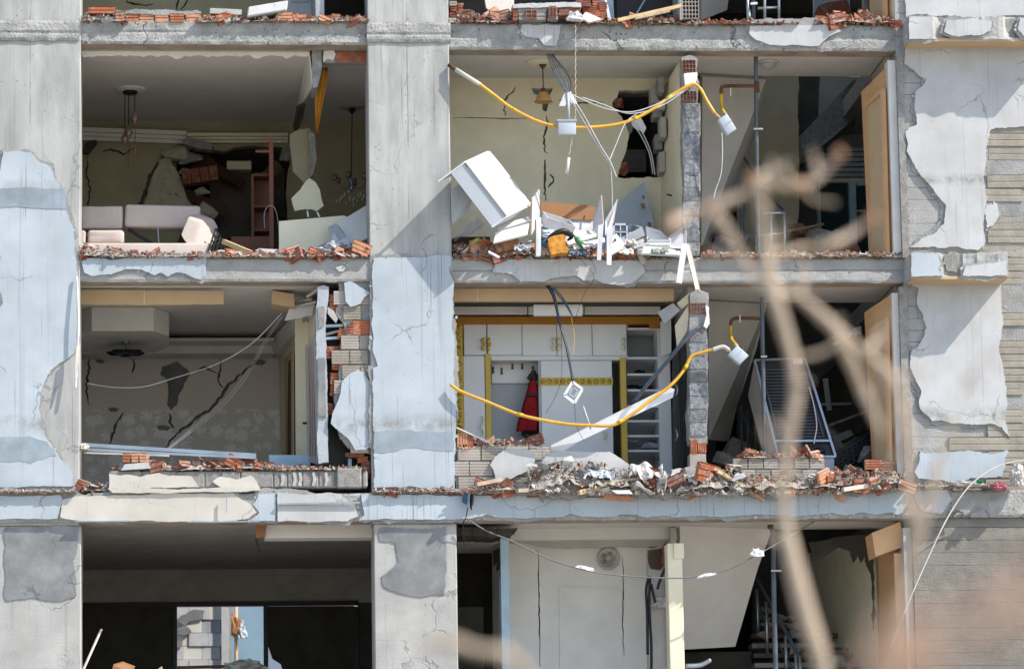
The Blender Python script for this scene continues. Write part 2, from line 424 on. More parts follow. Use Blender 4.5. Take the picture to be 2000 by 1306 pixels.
m_lam = mat('white laminate', (.58, .59, .605), rough=.45, bump=.04, var=.06, scale=5, dust=.28, blot=.5, spec=.4)
m_lamg = mat('grey and shaded laminate', (.42, .45, .48), rough=.45, bump=.03, var=.03)  # also gives the overturned cupboard's front its shade
m_edge = mat('chipboard edge', (.45, .31, .2), bump=.3, var=.15)
m_card = mat('brown board', (.31, .155, .075), bump=.1, var=.08)
m_gold = mat('gold trim', (.62, .42, .035), rough=.35, bump=.05, var=.1, spec=.5)
m_goldo = mat('gold ornament', (.58, .39, .032), rough=.35, bump=.8, bscale=25, var=.35, scale=18, spec=.5)
m_yel = mat('yellow gas pipe', (.72, .375, .015), rough=.4, bump=.1, var=.14, scale=7, dust=.3, spec=.5)
m_yelb = mat('yellow box card', (.62, .40, .02), rough=.5, bump=.05)
m_black = mat('black paint', (.012, .012, .013), rough=.4, bump=.05, var=.2)
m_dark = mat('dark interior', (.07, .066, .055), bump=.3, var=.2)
m_darkb = mat('dark door', (.03, .024, .02), rough=.4, bump=.1, var=.2)
m_wood = mat('red brown wood', (.27, .105, .065), rough=.5, bump=.15, var=.15, stretch=(1, 1, .15), scale=9)
m_woodd = mat('dark wardrobe wood', (.075, .034, .022), rough=.45, bump=.1, var=.2)
m_pine = mat('pale timber', (.62, .46, .25), bump=.25, var=.12, scale=8)
m_pineg = mat('weathered timber', (.46, .37, .27), bump=.4, var=.2, scale=8)
m_sofa = mat('dusty pink upholstery', (.54, .465, .425), dust=.3, rough=.95, bump=.25, bscale=160, var=.06)
m_metal = mat('galvanised metal', (.42, .46, .50), rough=.35, metal=.8, bump=.05)
m_steel = mat('painted steel pipe', (.10, .12, .14), rough=.45, bump=.15, var=.25)
m_rust = mat('rusty pipe', (.13, .06, .035), rough=.7, bump=.3, var=.35)
m_box = mat('grey plastic box', (.44, .49, .54), rough=.4, bump=.04, var=.04)
m_pvc = mat('white plastic', (.68, .68, .68), rough=.4, bump=.04, var=.04)
m_pvcd = mat('dirty white sleeve', (.60, .56, .50), rough=.6, bump=.2, var=.12)
m_cblue = mat('blue cable', (.05, .12, .18), rough=.5, bump=.05)
m_cblk = mat('black cable', (.015, .017, .02), rough=.5, bump=.05)
m_cwht = mat('white cable', (.55, .58, .58), rough=.5, bump=.05)
m_red = mat('red quilted cloth', (.30, .008, .018), rough=.85, bump=.3, bscale=60, var=.25, scale=10)
m_plas = mat('plastic sheet', (.50, .48, .455), dust=.3, rough=.55, bump=.1, bscale=14, var=.1, spec=.5)
m_foil = mat('grey foil', (.40, .43, .46), rough=.4, bump=.4, bscale=25, var=.12, spec=.5)
m_amber = mat('amber glass', (.60, .33, .10), rough=.25, bump=.05, spec=.6)
m_glassd = mat('smoked lamp glass', (.22, .15, .11), rough=.15, bump=.0, spec=.7)
m_glass = mat('window glass', (.03, .05, .06), rough=.08, bump=0, spec=.8)
m_bluew = mat('blue painted wall', (.30, .47, .62), bump=.15, var=.06)
m_sponge = mat('orange netting', (.66, .30, .05), bump=.9, bscale=22, var=.3, scale=14)
m_curt = mat('orange curtain cloth', (.62, .27, .03), rough=.9, bump=.3, var=.12)
m_skyb = mat('light blue frame paint', (.38, .52, .60), rough=.5, bump=.1)
m_bark = mat('pale bark', (.50, .40, .30), bump=.5, var=.2, scale=30)
m_barkr = mat('reddish bark', (.42, .21, .12), bump=.4, var=.2, scale=30)
m_leaf = mat('rust leaf', (.52, .34, .24), bump=.3, var=.25, scale=12)
m_pink = mat('pink cloth', (.45, .16, .19), rough=.9, bump=.3)
m_flower = mat('mauve wallpaper', (.26, .235, .22), bump=.1, var=.06)
m_flowerp = mat('pale wallpaper leaf', (.40, .385, .36), bump=.05, var=.06)
m_endm = mat('grey wall end mortar', (.21, .22, .23), bump=.9, bscale=40, var=.35, scale=16)
m_endl = mat('grey wall end block', (.27, .285, .30), bump=.9, bscale=40, var=.35, scale=16)
m_cgrey = mat('grey cable', (.16, .17, .18), rough=.5, bump=.05)
m_coil = mat('refrigerator back', (.035, .03, .03), rough=.5, bump=.1)
m_paper = mat('olive paper wall', (.44, .42, .31), bump=.15, var=.14, scale=9)
m_lamw = mat('bright wardrobe laminate', (.78, .79, .79), rough=.4, bump=.03, var=.03)
# ------------------------------------------------------------------ ground
gm = bpy.data.materials.new('dusty ground')
gv = [(-300, -300, 0), (300, -300, 0), (300, 300, 0), (-300, 300, 0)]
m_ground = mat('dusty ground soil', (.42, .385, .335), bump=.4, var=.2, scale=.6, bscale=8)
mesh('ground', gv, [(0, 1, 2, 3)], m_ground, None, fix=False, kind='structure', label='bare dusty ground in front of the damaged building')

# ------------------------------------------------------------------ the building: frame
B = thing('apartment_building', 'earthquake damaged concrete apartment building with its facade walls torn off', 'building', (0, 0, 0))
def Xp(px, py=650, Y=0): return at(px, py, Y).x
XL, XR = Xp(-110), Xp(2110)
def zline(y): return at(900, y).z
def roughbeam(name, x0, x1, ytop, ybot, mt, Y0=0.0, Y1=.3, amp=.016, seed=1, cell=.03, seam=None):
    X0, X1, Zt, Zb = x0, x1, zline(ytop), zline(ybot)
    nx = max(2, int((X1 - X0) / cell)); nz = max(3, int((Zt - Zb) / cell)); v = []; f = []
    for i in range(nx + 1):
        for j in range(nz + 1):
            x = X0 + (X1 - X0) * i / nx; z = Zb + (Zt - Zb) * j / nz
            p = Vector((x, z * 1.4, seed * 5.3))
            d = noise.noise(p * 1.6) * .6 + noise.noise(p * 6) * .5 + max(0, noise.noise(p * 14)) * .9 * (1 if noise.noise(p * 1.1 + Vector((9, 0, 0))) > -.05 else .15)
            y = Y0 + d * amp
            if seam and abs(z - (Zb + (Zt - Zb) * seam)) < cell * .6: y += .012
            if j == 0: z += noise.noise(Vector((x * 5, seed, 0))) * .022 + noise.noise(Vector((x * 17, seed, 3))) * .012; y += .012
            if j == nz: z += noise.noise(Vector((x * 6, seed, 7))) * .014; y += .012
            v.append((x, y, z))
    k = nz + 1
    for i in range(nx):
        for j in range(nz): f.append((i * k + j, (i + 1) * k + j, (i + 1) * k + j + 1, i * k + j + 1))
    n = len(v)
    v += [(X0, Y1, Zb), (X1, Y1, Zb), (X1, Y1, Zt), (X0, Y1, Zt)]
    f.append((n, n + 3, n + 2, n + 1))
    f.append([i * k for i in range(nx, -1, -1)] + [n, n + 1]); f.append([i * k + nz for i in range(nx + 1)] + [n + 2, n + 3])
    f.append([j for j in range(nz + 1)] + [n + 3, n]); f.append([nx * k + j for j in range(nz, -1, -1)] + [n + 1, n + 2])
    return mesh(name, v, f, mt, B)
SH = ZB[0] - ZB[1]
Xc1, Xc2a, Xc2b, Xc3 = Xp(156), Xp(723), Xp(884), Xp(1766)
# columns (continuous from the ground to above the frame)
ZTOP, ZLOW = ZB[0] + SH + .4, 0.0
def column(x0, x1, zt, zb, Y0=-.015, Y1=.75, mt=None):
    g = boxg((x0, Y0, zb), (x1, Y1, zt)); return bevelled('column', g, mt or m_conc, .012, B, 1, False)
col1 = column(Xp(-120), Xc1, ZTOP, zline(1021)); col2 = column(Xc2a, Xc2b, ZTOP, zline(1021))
col1b = column(Xp(-120), Xp(158, 1150), zline(1021) - .004, ZLOW, .0, .75, m_greyp); col2b = column(Xp(731, 1150), Xp(893, 1150), zline(1021) - .004, ZLOW, .0, .75, m_greyp)
# spandrel beams
roughbeam('beam', Xc1 - .02, Xc2a + .02, 43, 88, m_rough, seed=1, seam=.52)
roughbeam('beam', Xc2b - .02, Xc3 + .02, 46, 96, m_rough, seed=2, seam=.5)
roughbeam('beam', Xc1 - .02, Xc2a + .02, 503, 549, m_board, seed=3, amp=.012)
roughbeam('beam', Xc2b - .02, Xc3 + .02, 503, 552, m_board, seed=4, amp=.012, seam=.5)
roughbeam('beam', XL, XR, 963, 1016, m_rough, Y0=-.06, seed=5, amp=.012)
# column heads: raised pour joint bands at beam 1
for (a, b) in ((-120, 155), (722, 880)):
    roughbeam('beam', Xp(a), Xp(b, 60), 46, 84, m_rough, Y0=-.05, Y1=.0, seed=a + 9, amp=.012, seam=.35)
# floors and ceilings
for i, z in enumerate(ZB + [ZB[0] + SH]):
    th = .27
    for (xa_, ya_, xb_, yb_) in ((XL, .31, Xp(1364), 11.0), (Xp(1364), .31, XR, 1.75), (Xp(1364), 6.2, XR, 11.0), (Xp(1772), 1.75, XR, 6.2)):
        g = boxg((xa_, ya_, z - th), (xb_ - .001, yb_ - .001, z - .02)); mesh('floor_slab', g[0], g[1], m_gchunk, B)
g = boxg((XL, .0, ZF[3] - .3), (XR, 11.0, ZF[3])); mesh('floor_slab', g[0], g[1], m_gchunk, B)
g = boxg((XL, .0, ZB[0] + SH - .33), (XR, .305, ZB[0] + SH)); mesh('beam', g[0], g[1], m_rough, B)
def ceil(i, pa, pb, Y1, mt, Y0=.30, dz=0.0):
    z = (ZB + [ZB[0] + SH])[i] - .272 - dz
    g = boxg((Xp(pa), Y0, z - .012), (Xp(pb), Y1, z)); return mesh('ceiling', g[0], g[1], mt, B)
C2L = ceil(0, 100, 801, 10.4, m_ceil); C2C = ceil(0, 809, 1363, 3.0, m_ceil); ceil(0, 1363.5, 1762, 1.74, m_ceil)
C1L = ceil(1, 100, 801, 10.4, m_ceil); C1C = ceil(1, 809, 1363, 3.0, m_ceil); ceil(1, 1363.5, 1762, 1.74, m_ceil)
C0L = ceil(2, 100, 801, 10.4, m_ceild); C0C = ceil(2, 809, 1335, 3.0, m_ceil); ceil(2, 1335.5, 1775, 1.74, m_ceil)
ceil(3, 100, 801, 10.4, m_wallg); ceil(3, 809, 1762, 3.0, m_wallg)
# raw soffit strips under the spandrels
for (a, b, z, Y1) in ((Xc1, Xc2a, zline(88), .32), (Xc2b, Xc3, zline(96), .32), (Xc1, Xc2a, zline(549), .3), (Xc2b, Xc3, zline(552), .3)):
    v, f = boxg((a, .03, z - .006), (b, Y1, z + .02)); mesh('soffit_strip', v, f, m_soffit, B)
v, f = boxg((Xp(160, 1020), .0, zline(1016) - .006), (Xp(1778, 1020), .32, zline(1016) + .02)); mesh('soffit_strip', v, f, m_soffit, B)
# paint skirting hanging from the first ceiling edge, torn along its lower side
r = random.Random(5); top = [(155, 100), (605, 102)]; low = [(x, 109 + r.uniform(-1.5, 2.5) + (4 if r.random() < .15 else 0)) for x in range(604, 155, -9)]
pr('paint_strip', top + low, .33, .36, m_wallw, C2L)
# outer shell: sides, rear wall, inner party walls
ZT = ZB[0] + SH
def wallbox(name, x0, x1, Y0, Y1, z0, z1, mt):
    g = boxg((x0, Y0, z0), (x1, Y1, z1)); return mesh(name, g[0], g[1], mt, B)
wallbox('side_wall', XL - .2, XL, .8, 11.2, 0, ZT, m_greyp)
wallbox('side_wall', XR, XR + .2, .3, 11.2, 0, ZT, m_greyp)
for i in range(4):
    zt = (ZT if i == 0 else ZB[i - 1]) - .29; zb = ZF[i]
    wallbox('party_wall', Xp(801), Xp(809), .32, 10.99, zb, zt, m_wallg)
    wallbox('party_wall', Xp(60), Xp(99), .76, 10.99, zb, zt, m_wallo if i != 2 else m_wallg)
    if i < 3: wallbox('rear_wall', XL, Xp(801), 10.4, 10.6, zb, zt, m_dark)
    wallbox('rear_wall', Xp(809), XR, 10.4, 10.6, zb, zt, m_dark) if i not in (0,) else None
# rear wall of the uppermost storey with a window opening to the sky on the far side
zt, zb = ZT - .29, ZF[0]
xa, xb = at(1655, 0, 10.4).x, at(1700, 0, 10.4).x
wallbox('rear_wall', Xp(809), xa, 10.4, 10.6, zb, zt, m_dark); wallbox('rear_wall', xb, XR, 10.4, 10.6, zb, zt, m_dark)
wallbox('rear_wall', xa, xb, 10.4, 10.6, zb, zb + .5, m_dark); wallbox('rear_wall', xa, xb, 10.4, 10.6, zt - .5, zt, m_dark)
# lower facade below the frame
wallbox('lower_wall', Xp(158, 1400), Xp(731, 1400), .1, .3, 0, ZF[3] - .3, m_greyp); wallbox('lower_wall', Xp(893, 1400), XR, .1, .3, 0, ZF[3] - .3, m_greyp)

# ------------------------------------------------------------------ plaster left on columns and beams
P1 = [(6, 295), (61, 297), (76, 316), (99, 327), (108, 353), (125, 365), (129, 406), (143, 444), (146, 496), (151, 531), (150, 671), (144, 691), (99, 723), (79, 764), (76, 799), (87, 851), (116, 892), (143, 927), (143, 948), (-60, 950), (-60, 330), (0, 335)]
plaster(P1, -.042, -.014, m_blue, col1, j=1.38)
pr('plaster_patch', [(-40, 560), (2, 572), (6, 590), (0, 600), (-40, 605)], -.05, -.04, m_scar, col1, j=1)
P2 = [(730, 504), (800, 503), (883, 500), (877, 524), (887, 552), (886, 700), (887, 946), (875, 954), (730, 952), (729, 800), (728, 719), (738, 715), (728, 683), (727, 600), (726, 540)]
plaster(P2, -.042, -.014, m_blue, col2, j=1.50)
pr('plaster_patch', [(741, 1030), (870, 1028), (869, 1160), (820, 1165), (790, 1160), (750, 1145), (745, 1125), (765, 1110), (778, 1095), (772, 1060), (741, 1055)], -.012, .001, m_scar, col2b, j=1.6)
pr('plaster_patch', [(10, 1030), (155, 1028), (150, 1080), (143, 1095), (147, 1165), (100, 1172), (60, 1166), (12, 1172)], -.012, .001, m_scar, col1b, j=1.6)
bs = [o for o in B.children if o.name.startswith('beam')]
plaster([(160, 511), (170, 505), (205, 505), (216, 509), (244, 504), (293, 501), (404, 503), (402, 538), (394, 546), (382, 544), (361, 534), (345, 532), (328, 540), (314, 532), (302, 538), (277, 526), (246, 525), (216, 536), (179, 539), (164, 532)], -.03, .02, m_blue, bs[2], j=1.10)
plaster([(654, 522), (668, 518), (675, 521), (672, 529), (662, 530)], -.03, .02, m_white, bs[2], j=1.10)
plaster([(972, 506), (962, 531), (1000, 535), (1015, 550), (1061, 550), (1100, 540), (1125, 538), (1140, 548), (1163, 545), (1179, 553), (1235, 553), (1260, 530), (1250, 510), (1222, 507)], -.03, .02, m_white, bs[3], j=1.25)
plaster([(1020, 49), (1095, 50), (1092, 72), (1085, 90), (1065, 89), (1052, 75), (1025, 71), (1016, 60)], -.03, .02, m_white, bs[1], j=1.10)
plaster([(1464, 51), (1626, 48), (1643, 61), (1619, 71), (1599, 90), (1555, 88), (1504, 88), (1476, 78), (1463, 65)], -.035, .02, m_white, bs[1], j=1.10)
r = random.Random(3)
lowj = []; x = 1770
while x > 900:
    lowj.append((x, 1012 - 8 * (x - 893) / 880 + (r.uniform(-9, -3) if r.random() < .3 else r.uniform(-2, 2)))); x -= r.uniform(8, 34)
plaster([(-60, 967), (118, 966), (122, 980), (112, 1012), (-60, 1017)], -.085, -.05, m_blue, bs[4], j=1.10)
plaster([(122, 975), (145, 969), (300, 963), (455, 962), (490, 985), (502, 1000), (485, 1012), (440, 1017), (160, 1018), (118, 1010)], -.09, -.05, m_creamp, bs[4], j=1.10)
plaster([(505, 965), (538, 962), (538, 1016), (489, 1016), (506, 1000), (494, 984)], -.082, -.05, m_blue, bs[4], j=1.10)
plaster([(541, 961), (664, 963), (684, 984), (701, 1006), (679, 1017), (543, 1018)], -.10, -.05, m_white, bs[4], j=1.10)
plaster([(706, 965), (893, 968)] + [(1000, 966), (1100, 972), (1300, 970), (1500, 962), (1780, 955), (1772, 985), (1762, 1000)] + lowj + [(700, 1016), (712, 1005)], -.085, -.05, m_blue, bs[4], j=1.10)
plaster([(1783, 957), (1850, 955), (1858, 975), (1840, 1002), (1800, 998), (1790, 975)], -.08, -.05, m_white, bs[4], j=1.25)
bar('metal_strip', at(544, 984, -.12), at(703, 981, -.13), .03, .02, m_metal, bs[4])
bar('metal_strip', at(146, 1018, -.1), at(252, 1017, -.1), .03, .015, m_metal, bs[4])
bar('metal_strip', at(368, 1019, -.11), at(508, 1018, -.1), .03, .015, m_metal, bs[4])

# ------------------------------------------------------------------ shear wall at the end of the facade
RW = thing_rw = wallbox('shear_wall', Xp(1768), XR, .0, .3, zline(1016), ZTOP, m_board)
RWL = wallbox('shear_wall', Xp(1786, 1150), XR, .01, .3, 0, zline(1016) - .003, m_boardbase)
plaster([(1766, 124), (1809, 156), (1788, 180), (1786, 205), (1790, 244), (1769, 257), (1771, 296), (1790, 330), (1820, 366), (1848, 403), (1844, 437), (1820, 459), (1777, 482), (1910, 489), (1925, 471), (1927, 394), (1925, 300), (1936, 253), (1974, 249), (2060, 240), (2060, 80), (1766, 85)], -.045, .005, m_white, RW, j=2.00)
plaster([(1776, 552), (1794, 564), (1794, 599), (1810, 639), (1794, 675), (1780, 687), (1778, 719), (1798, 759), (1798, 799), (1822, 822), (1880, 826), (1933, 826), (1957, 834), (1973, 854), (1963, 815), (1966, 760), (1955, 700), (1958, 640), (1957, 545), (1780, 545)], -.045, .005, m_white, RW, j=2.00)
plaster([(1798, 882), (1786, 922), (1794, 934), (1880, 938), (1957, 930), (1969, 878), (1950, 884), (1900, 880)], -.04, .005, m_blue, RW, j=2.25)
plaster([(1766, -60), (2060, -60), (2060, 32), (1990, 30), (1900, 33), (1790, 28), (1770, 34)], -.045, .005, m_white, RW, j=1.50)
# bare block courses where the plaster fell
wallreg = [(1934, 256), (2040, 246), (2040, 960), (1978, 960), (1968, 860), (1962, 700), (1968, 540), (1980, 500), (1928, 480), (1932, 380), (1930, 300)]
pr('infill_wall', [(1926, 250), (2050, 240), (2050, 962), (1972, 962), (1955, 700), (1960, 552), (1975, 495), (1920, 490)], -.018, .004, m_mortar, B, j=1.5)
IW = [o for o in B.children if o.name.startswith('infill_wall')][0]
def brickfield(reg, x0, x1, y0, y1, ch, bw, Y, mats, parent, seed=1, dp=.05, n=4, gap=2.2, jit=.008):
    r = random.Random(seed); y = y1; row = 0
    pool = []
    for q in range(5):
        pool.append(groovebrick(bw * PX - gap * PX, ch * PX - gap * PX, dp, n, .005, r, .004))
    meshes = {}
    while y - ch > y0 - ch:
        x = x0 - (row % 2) * bw * .5 + r.uniform(-4, 4)
        while x < x1:
            if inpoly(x + bw * .5, y - ch * .5, reg) or (bw > 100 and inpoly(x + bw * .85, y - ch * .5, reg)):
                mt = r.choice(mats); key = (r.randrange(5), mt.name)
                p = at(x, y, Y); yy = Y + r.uniform(-jit, jit)
                if key not in meshes:
                    o = mesh('brick', [v + Vector((p.x, yy, p.z)) for v in pool[key[0]][0]], pool[key[0]][1], mt, parent); meshes[key] = o
                else:
                    dup(meshes[key], Vector((p.x, yy, p.z)) + Vector((bw * PX / 2 - gap * PX / 2, dp / 2, 0)), (0, r.uniform(-.01, .01), 0), 1.0, parent)
            x += bw
        y -= ch; row += 1
brickfield([(1925, 240), (2060, 240), (2060, 965), (1970, 965), (1960, 860), (1950, 700), (1955, 560), (1965, 500), (1920, 486), (1925, 300)], 1930, 2045, 250, 960, 27, 150, -.026, [m_brickw], IW, seed=4, n=2, gap=1.0, jit=.012)
plaster([(1926, 400), (1948, 396), (1952, 420), (1940, 440), (1928, 446)], -.04, -.01, m_white, IW, j=1.88)
# stubs of the torn off balconies
def stub(x0, x1, y0, y1, seed, chips):
    p = 42
    g = bxg(x0, y0, x1, y1, -.46, .0)
    xlo, xhi = g[0][0][0], g[0][7][0]; zlo, zhi = g[0][0][2], g[0][7][2]
    nx, nz = int((xhi - xlo) / .018), 16; v = []; f = []
    for i in range(nx + 1):
        for j in range(nz + 1):
            x = xlo + (xhi - xlo) * i / nx; z = zlo + (zhi - zlo) * j / nz; y = -.46
            for (cx, cw, cdp) in chips:
                t = abs((x - xlo) / (xhi - xlo) - cx) / cw
                if t < 1: y += cdp * (1 - t) ** .5 * (.75 + .5 * noise.noise(Vector((x * 4, z * 5, seed))) ) * (1 if j > 1 else .5)
            y += noise.noise(Vector((x * 5, z * 5, seed))) * .012 + noise.noise(Vector((x * 23, z * 23, seed))) * .004
            if j == nz: z += noise.noise(Vector((x * 8, seed, 2))) * .03
            v.append((x, y, z))
    k = nz + 1
    for i in range(nx):
        for j in range(nz): f.append((i * k + j, (i + 1) * k + j, (i + 1) * k + j + 1, i * k + j + 1))
    n = len(v); v += [(xlo, 0, zlo), (xhi, 0, zlo), (xhi, 0, zhi), (xlo, 0, zhi)]
    f.append((n, n + 3, n + 2, n + 1)); f.append([i * k for i in range(nx, -1, -1)] + [n, n + 1]); f.append([i * k + nz for i in range(nx + 1)] + [n + 2, n + 3])
    f.append([j for j in range(nz + 1)] + [n + 3, n]); f.append([nx * k + j for j in range(nz, -1, -1)] + [n + 1, n + 2])
    o = mesh('balcony_stub', v, f, m_greyp, B)
    pr('soffit_strip', [(x0 + 2, y1 - 2), (x1 - 2, y1 - 2), (x1 - 2, y1 + 4), (x0 + 2, y1 + 4)], -.43, -.02, m_tan, o)
    return o
S1 = stub(1776, 2070, 32, 77, 3, [(.25, .09, .12), (.36, .12, .07), (.72, .09, .12), (.85, .07, .08), (.52, .07, .03)])
S2 = stub(1779, 1969, 494, 541, 8, [(.42, .12, .12), (.58, .1, .06), (.75, .14, .04)])
pr('concrete_scar', [(1822, 36), (1842, 33), (1846, 52), (1838, 74), (1826, 78), (1818, 66)], -.40, -.2, m_gchunk, S1, j=2)
pr('concrete_scar', [(1943, 40), (1982, 36), (1990, 52), (1980, 76), (1948, 70), (1938, 50)], -.42, -.2, m_gchunk, S1, j=2)
pr('concrete_scar', [(1845, 499), (1872, 497), (1876, 515), (1868, 532), (1852, 530), (1842, 512)], -.42, -.2, m_gchunk, S2, j=2)
pr('plaster_patch', [(-60, 369), (60, 366), (126, 368), (131, 408), (60, 406), (-60, 409)], -.048, -.041, mat('blue grey render band', (.29, .345, .385), bump=.12, drips=.3), col1, j=1)
pr('plaster_patch', [(-60, 856), (60, 852), (92, 862), (110, 890), (60, 905), (-60, 900)], -.046, -.041, mat('blue grey render band', (.29, .345, .385)), col1, j=2)
pr('plaster_patch', [(731, 842), (800, 838), (886, 842), (886, 880), (810, 874), (731, 884)], -.046, -.041, mat('blue grey render band', (.29, .345, .385)), col2, j=2)

plaster([(1776, 34), (1818, 33), (1822, 50), (1814, 76), (1776, 77)], -.475, -.44, m_white, S1, j=1.2)
plaster([(1850, 40), (1900, 36), (1938, 42), (1934, 60), (1920, 68), (1860, 70), (1844, 62)], -.475, -.44, m_white, S1, j=1.6)
plaster([(1992, 36), (2060, 34), (2060, 76), (2000, 72), (1988, 56)], -.475, -.44, m_white, S1, j=1.2)
plaster([(1780, 496), (1830, 497), (1838, 515), (1832, 528), (1842, 538), (1780, 540)], -.475, -.44, m_blue, S2, j=1.3)
plaster([(1886, 520), (1930, 514), (1966, 508), (1967, 538), (1880, 538)], -.475, -.44, m_white, S2, j=1.2)
# ================================================================== upper storey, living room at the end (between the two columns)
def pt3(px, py, Y): return at(px, py, Y)
YB = 4.6
pr('back_wall', [(90, 225), (800, 225), (800, 560), (90, 560)], YB, YB + .18, m_wallo, B,
   holes=[jag([(352, 308), (372, 290), (470, 287), (562, 286), (562, 520), (402, 520), (400, 405), (376, 400), (358, 350), (340, 330), (330, 316)], 2, 8, 3),
          crack([(172, 300), (170, 340), (176, 375), (172, 400), (182, 430)], 3, 1), crack([(318, 306), (302, 330), (288, 358), (282, 384), (270, 402), (262, 436)], 6, 2), crack([(262, 290), (240, 300), (215, 292), (200, 296)], 3, 4)])
wallbox('wall_core', at(90, 300, YB).x, at(345, 300, YB).x, YB + .14, YB + .17, ZF[1], ZB[0] - .3, m_scar)
BW2 = [o for o in B.children if o.name.startswith('back_wall')][-1]
pr('wall_panel', [(302, 334), (318, 312), (333, 318), (352, 345), (372, 400), (404, 404), (404, 440), (268, 440), (283, 395)], YB - .14, YB - .03, m_paper, BW2, j=1.2)
pr('wall_panel', [(166, 280), (190, 272), (188, 282), (172, 300), (163, 300)], YB - .1, YB - .03, m_dark, BW2, j=1)
def cornice(x0, y0, x1, y1, Y, h, parent, mt):
    mb = MB()
    for dz, hh, dp in ((0, .35, .16), (.36, .3, .1), (.68, .3, .05)):
        mb.add(*barg(at(x0, y0 + h * (dz + hh / 2), Y - dp / 2), at(x1, y1 + h * (dz + hh / 2), Y - dp / 2), dp, h * hh * PX * 1.09))
    return mb.build('cornice', mt, parent)
cornice(140, 250, 364, 258, YB - .05, 24, BW2, m_wallw)
cornice(366, 262, 562, 262, YB - .05, 18, BW2, m_wallc)
pr('wall_panel', [(366, 268), (402, 276), (418, 284), (412, 294), (384, 290), (352, 280)], YB - .35, YB - .2, m_gchunk, BW2, j=1.5)
# partition stub under the ceiling, dividing the two rooms
PA = slab3('partition_wall', [(605, 100, .35), (584, 212, 3.1), (594, 208, 3.1), (612, 168, .35)], .05, m_wallw, B)
pr('wall_end', [(610, 97), (629, 99), (628, 138), (620, 170), (611, 172)], .30, .9, m_gchunk, PA, j=1)
slab3('wall_panel', [(583, 212, 2.4), (597, 206, 2.4), (592, 232, 2.6), (581, 258, 2.8), (575, 255, 2.8)], .06, m_dark, PA)
pr('wall_panel', [(590, 252), (604, 250), (612, 270), (616, 310), (606, 344), (596, 362), (572, 335), (568, 290), (567, 262), (578, 256)], 2.2, 2.32, m_wallo, PA, j=1.6)
pr('wall_panel', [(600, 252), (614, 262), (618, 312), (612, 340), (604, 350), (607, 300)], 2.0, 2.15, m_gchunk, PA, j=1.5)
pr('wall_panel', [(604, 348), (616, 356), (625, 372), (632, 402), (620, 412), (596, 408), (576, 412), (569, 388), (585, 372)], 1.55, 1.62, m_wallc, PA, j=1.2)
for a, b in (((600, 412), (602, 424)), ((617, 410), (624, 424))): bar('metal_strip', at(*a, 1.6), at(*b, 1.6), .02, .02, m_metal, PA)
bx('infill_wall', 632, 96, 718, 123, .34, .5, m_mortar, B)
IW2 = [o for o in B.children if o.name.startswith('infill_wall')][-1]
for (x0, x1) in ((655, 684), (686, 718)):
    v, f = groovebrick((x1 - x0) * PX, 21 * PX, .1, 4, .006); p = at(x0, 122, .325); mesh('brick', [q + p for q in v], f, m_clay, IW2)
pr('plaster_patch', [(632, 100), (652, 98), (656, 106), (650, 118), (640, 115), (632, 122)], .315, .34, m_wallw, IW2, j=1)

t = thing('curtain', 'orange curtain remnant hanging beside the split partition wall', 'curtain', at(622, 258, .8))
v = []; f = []
for i in range(13):
    for j in range(9):
        y = 132 + i * 10.6; wdt = 11 * (1 - (i / 12) ** 1.6) + 1.5; x = 628 - i * .75 + (j / 8 - .5) * 2 * wdt
        v.append(at(x, y, .85 + .035 * math.sin(j * 2.1 + i * .3)))
for i in range(12):
    for j in range(8): f.append((i * 9 + j, i * 9 + j + 1, (i + 1) * 9 + j + 1, (i + 1) * 9 + j))
o = mesh('cloth', v, f, m_curt, t, smooth=True); md = o.modifiers.new('s', 'SOLIDIFY'); md.thickness = .006

def medallion(px, py, Y, rad, zi, parent, mt):
    c = at(px, py, Y); c.z = zi
    return lathe('ceiling_rose', c, [(rad, 0), (rad, -.012), (rad * .92, -.03), (rad * .8, -.022), (rad * .7, -.035), (rad * .35, -.04), (rad * .3, -.03), (.001, -.03)], mt, parent, 28), c
zc2 = ZB[0] - .285
t = thing('pendant_lamp', 'three lamp pendant with black cords and smoked glass shades', 'lamp', at(254, 186, 2.6))
_, c = medallion(254, 186, 2.6, .21, zc2, t, m_wallw)
lathe('canopy', c + Vector((0, 0, -.035)), [(.1, 0), (.1, -.03), (.08, -.045), (.001, -.045)], m_black, t, 18)
for k, (px, py, hh) in enumerate(((263, 222, 33), (251, 250, 28), (244, 262, 24))):
    a = c + Vector(((px - 254) * PX * 1.05, (k - 1) * .04, -.06)); b = at(px, py, 2.6 + (k - 1) * .04); a.x = b.x
    tube('cord', [a, b], .006, m_black, t, 6)
    s = .05; lathe('glass_shade', b, [(.012, .03), (.025, .0), (s, -.045), (s * 1.1, -.07), (s * .8, -.11), (s * .45, -.14), (.012, -.16)], m_glassd, t, 14)
for (px, y0, y1) in ((264, 252, 306), (252, 280, 327)):
    tube('cord', [at(px, y0, 2.6), at(px, y1 - 26, 2.6)], .004, m_black, t, 5)
    lathe('tassel', at(px, y1, 2.6), [(.012, 0), (.016, .06), (.012, .12), (.006, .17)], m_wood, t, 8)
t = thing('chandelier', 'crystal chandelier hanging in the dark room beside the column', 'lamp', at(686, 245, 3.6))
_, c = medallion(688, 246, 3.6, .2, zc2, t, m_wallg)
lathe('canopy', c + Vector((0, 0, -.03)), [(.05, 0), (.05, -.03), (.015, -.08), (.001, -.08)], m_black, t, 12)
e = at(686, 345, 3.6); tube('cord', [c + Vector((0, 0, -.1)), e], .007, m_black, t, 6)
lathe('hub', e + Vector((0, 0, -.1)), [(.01, .1), (.05, .06), (.02, .0), (.04, -.06), (.01, -.12)], m_metal, t, 10)
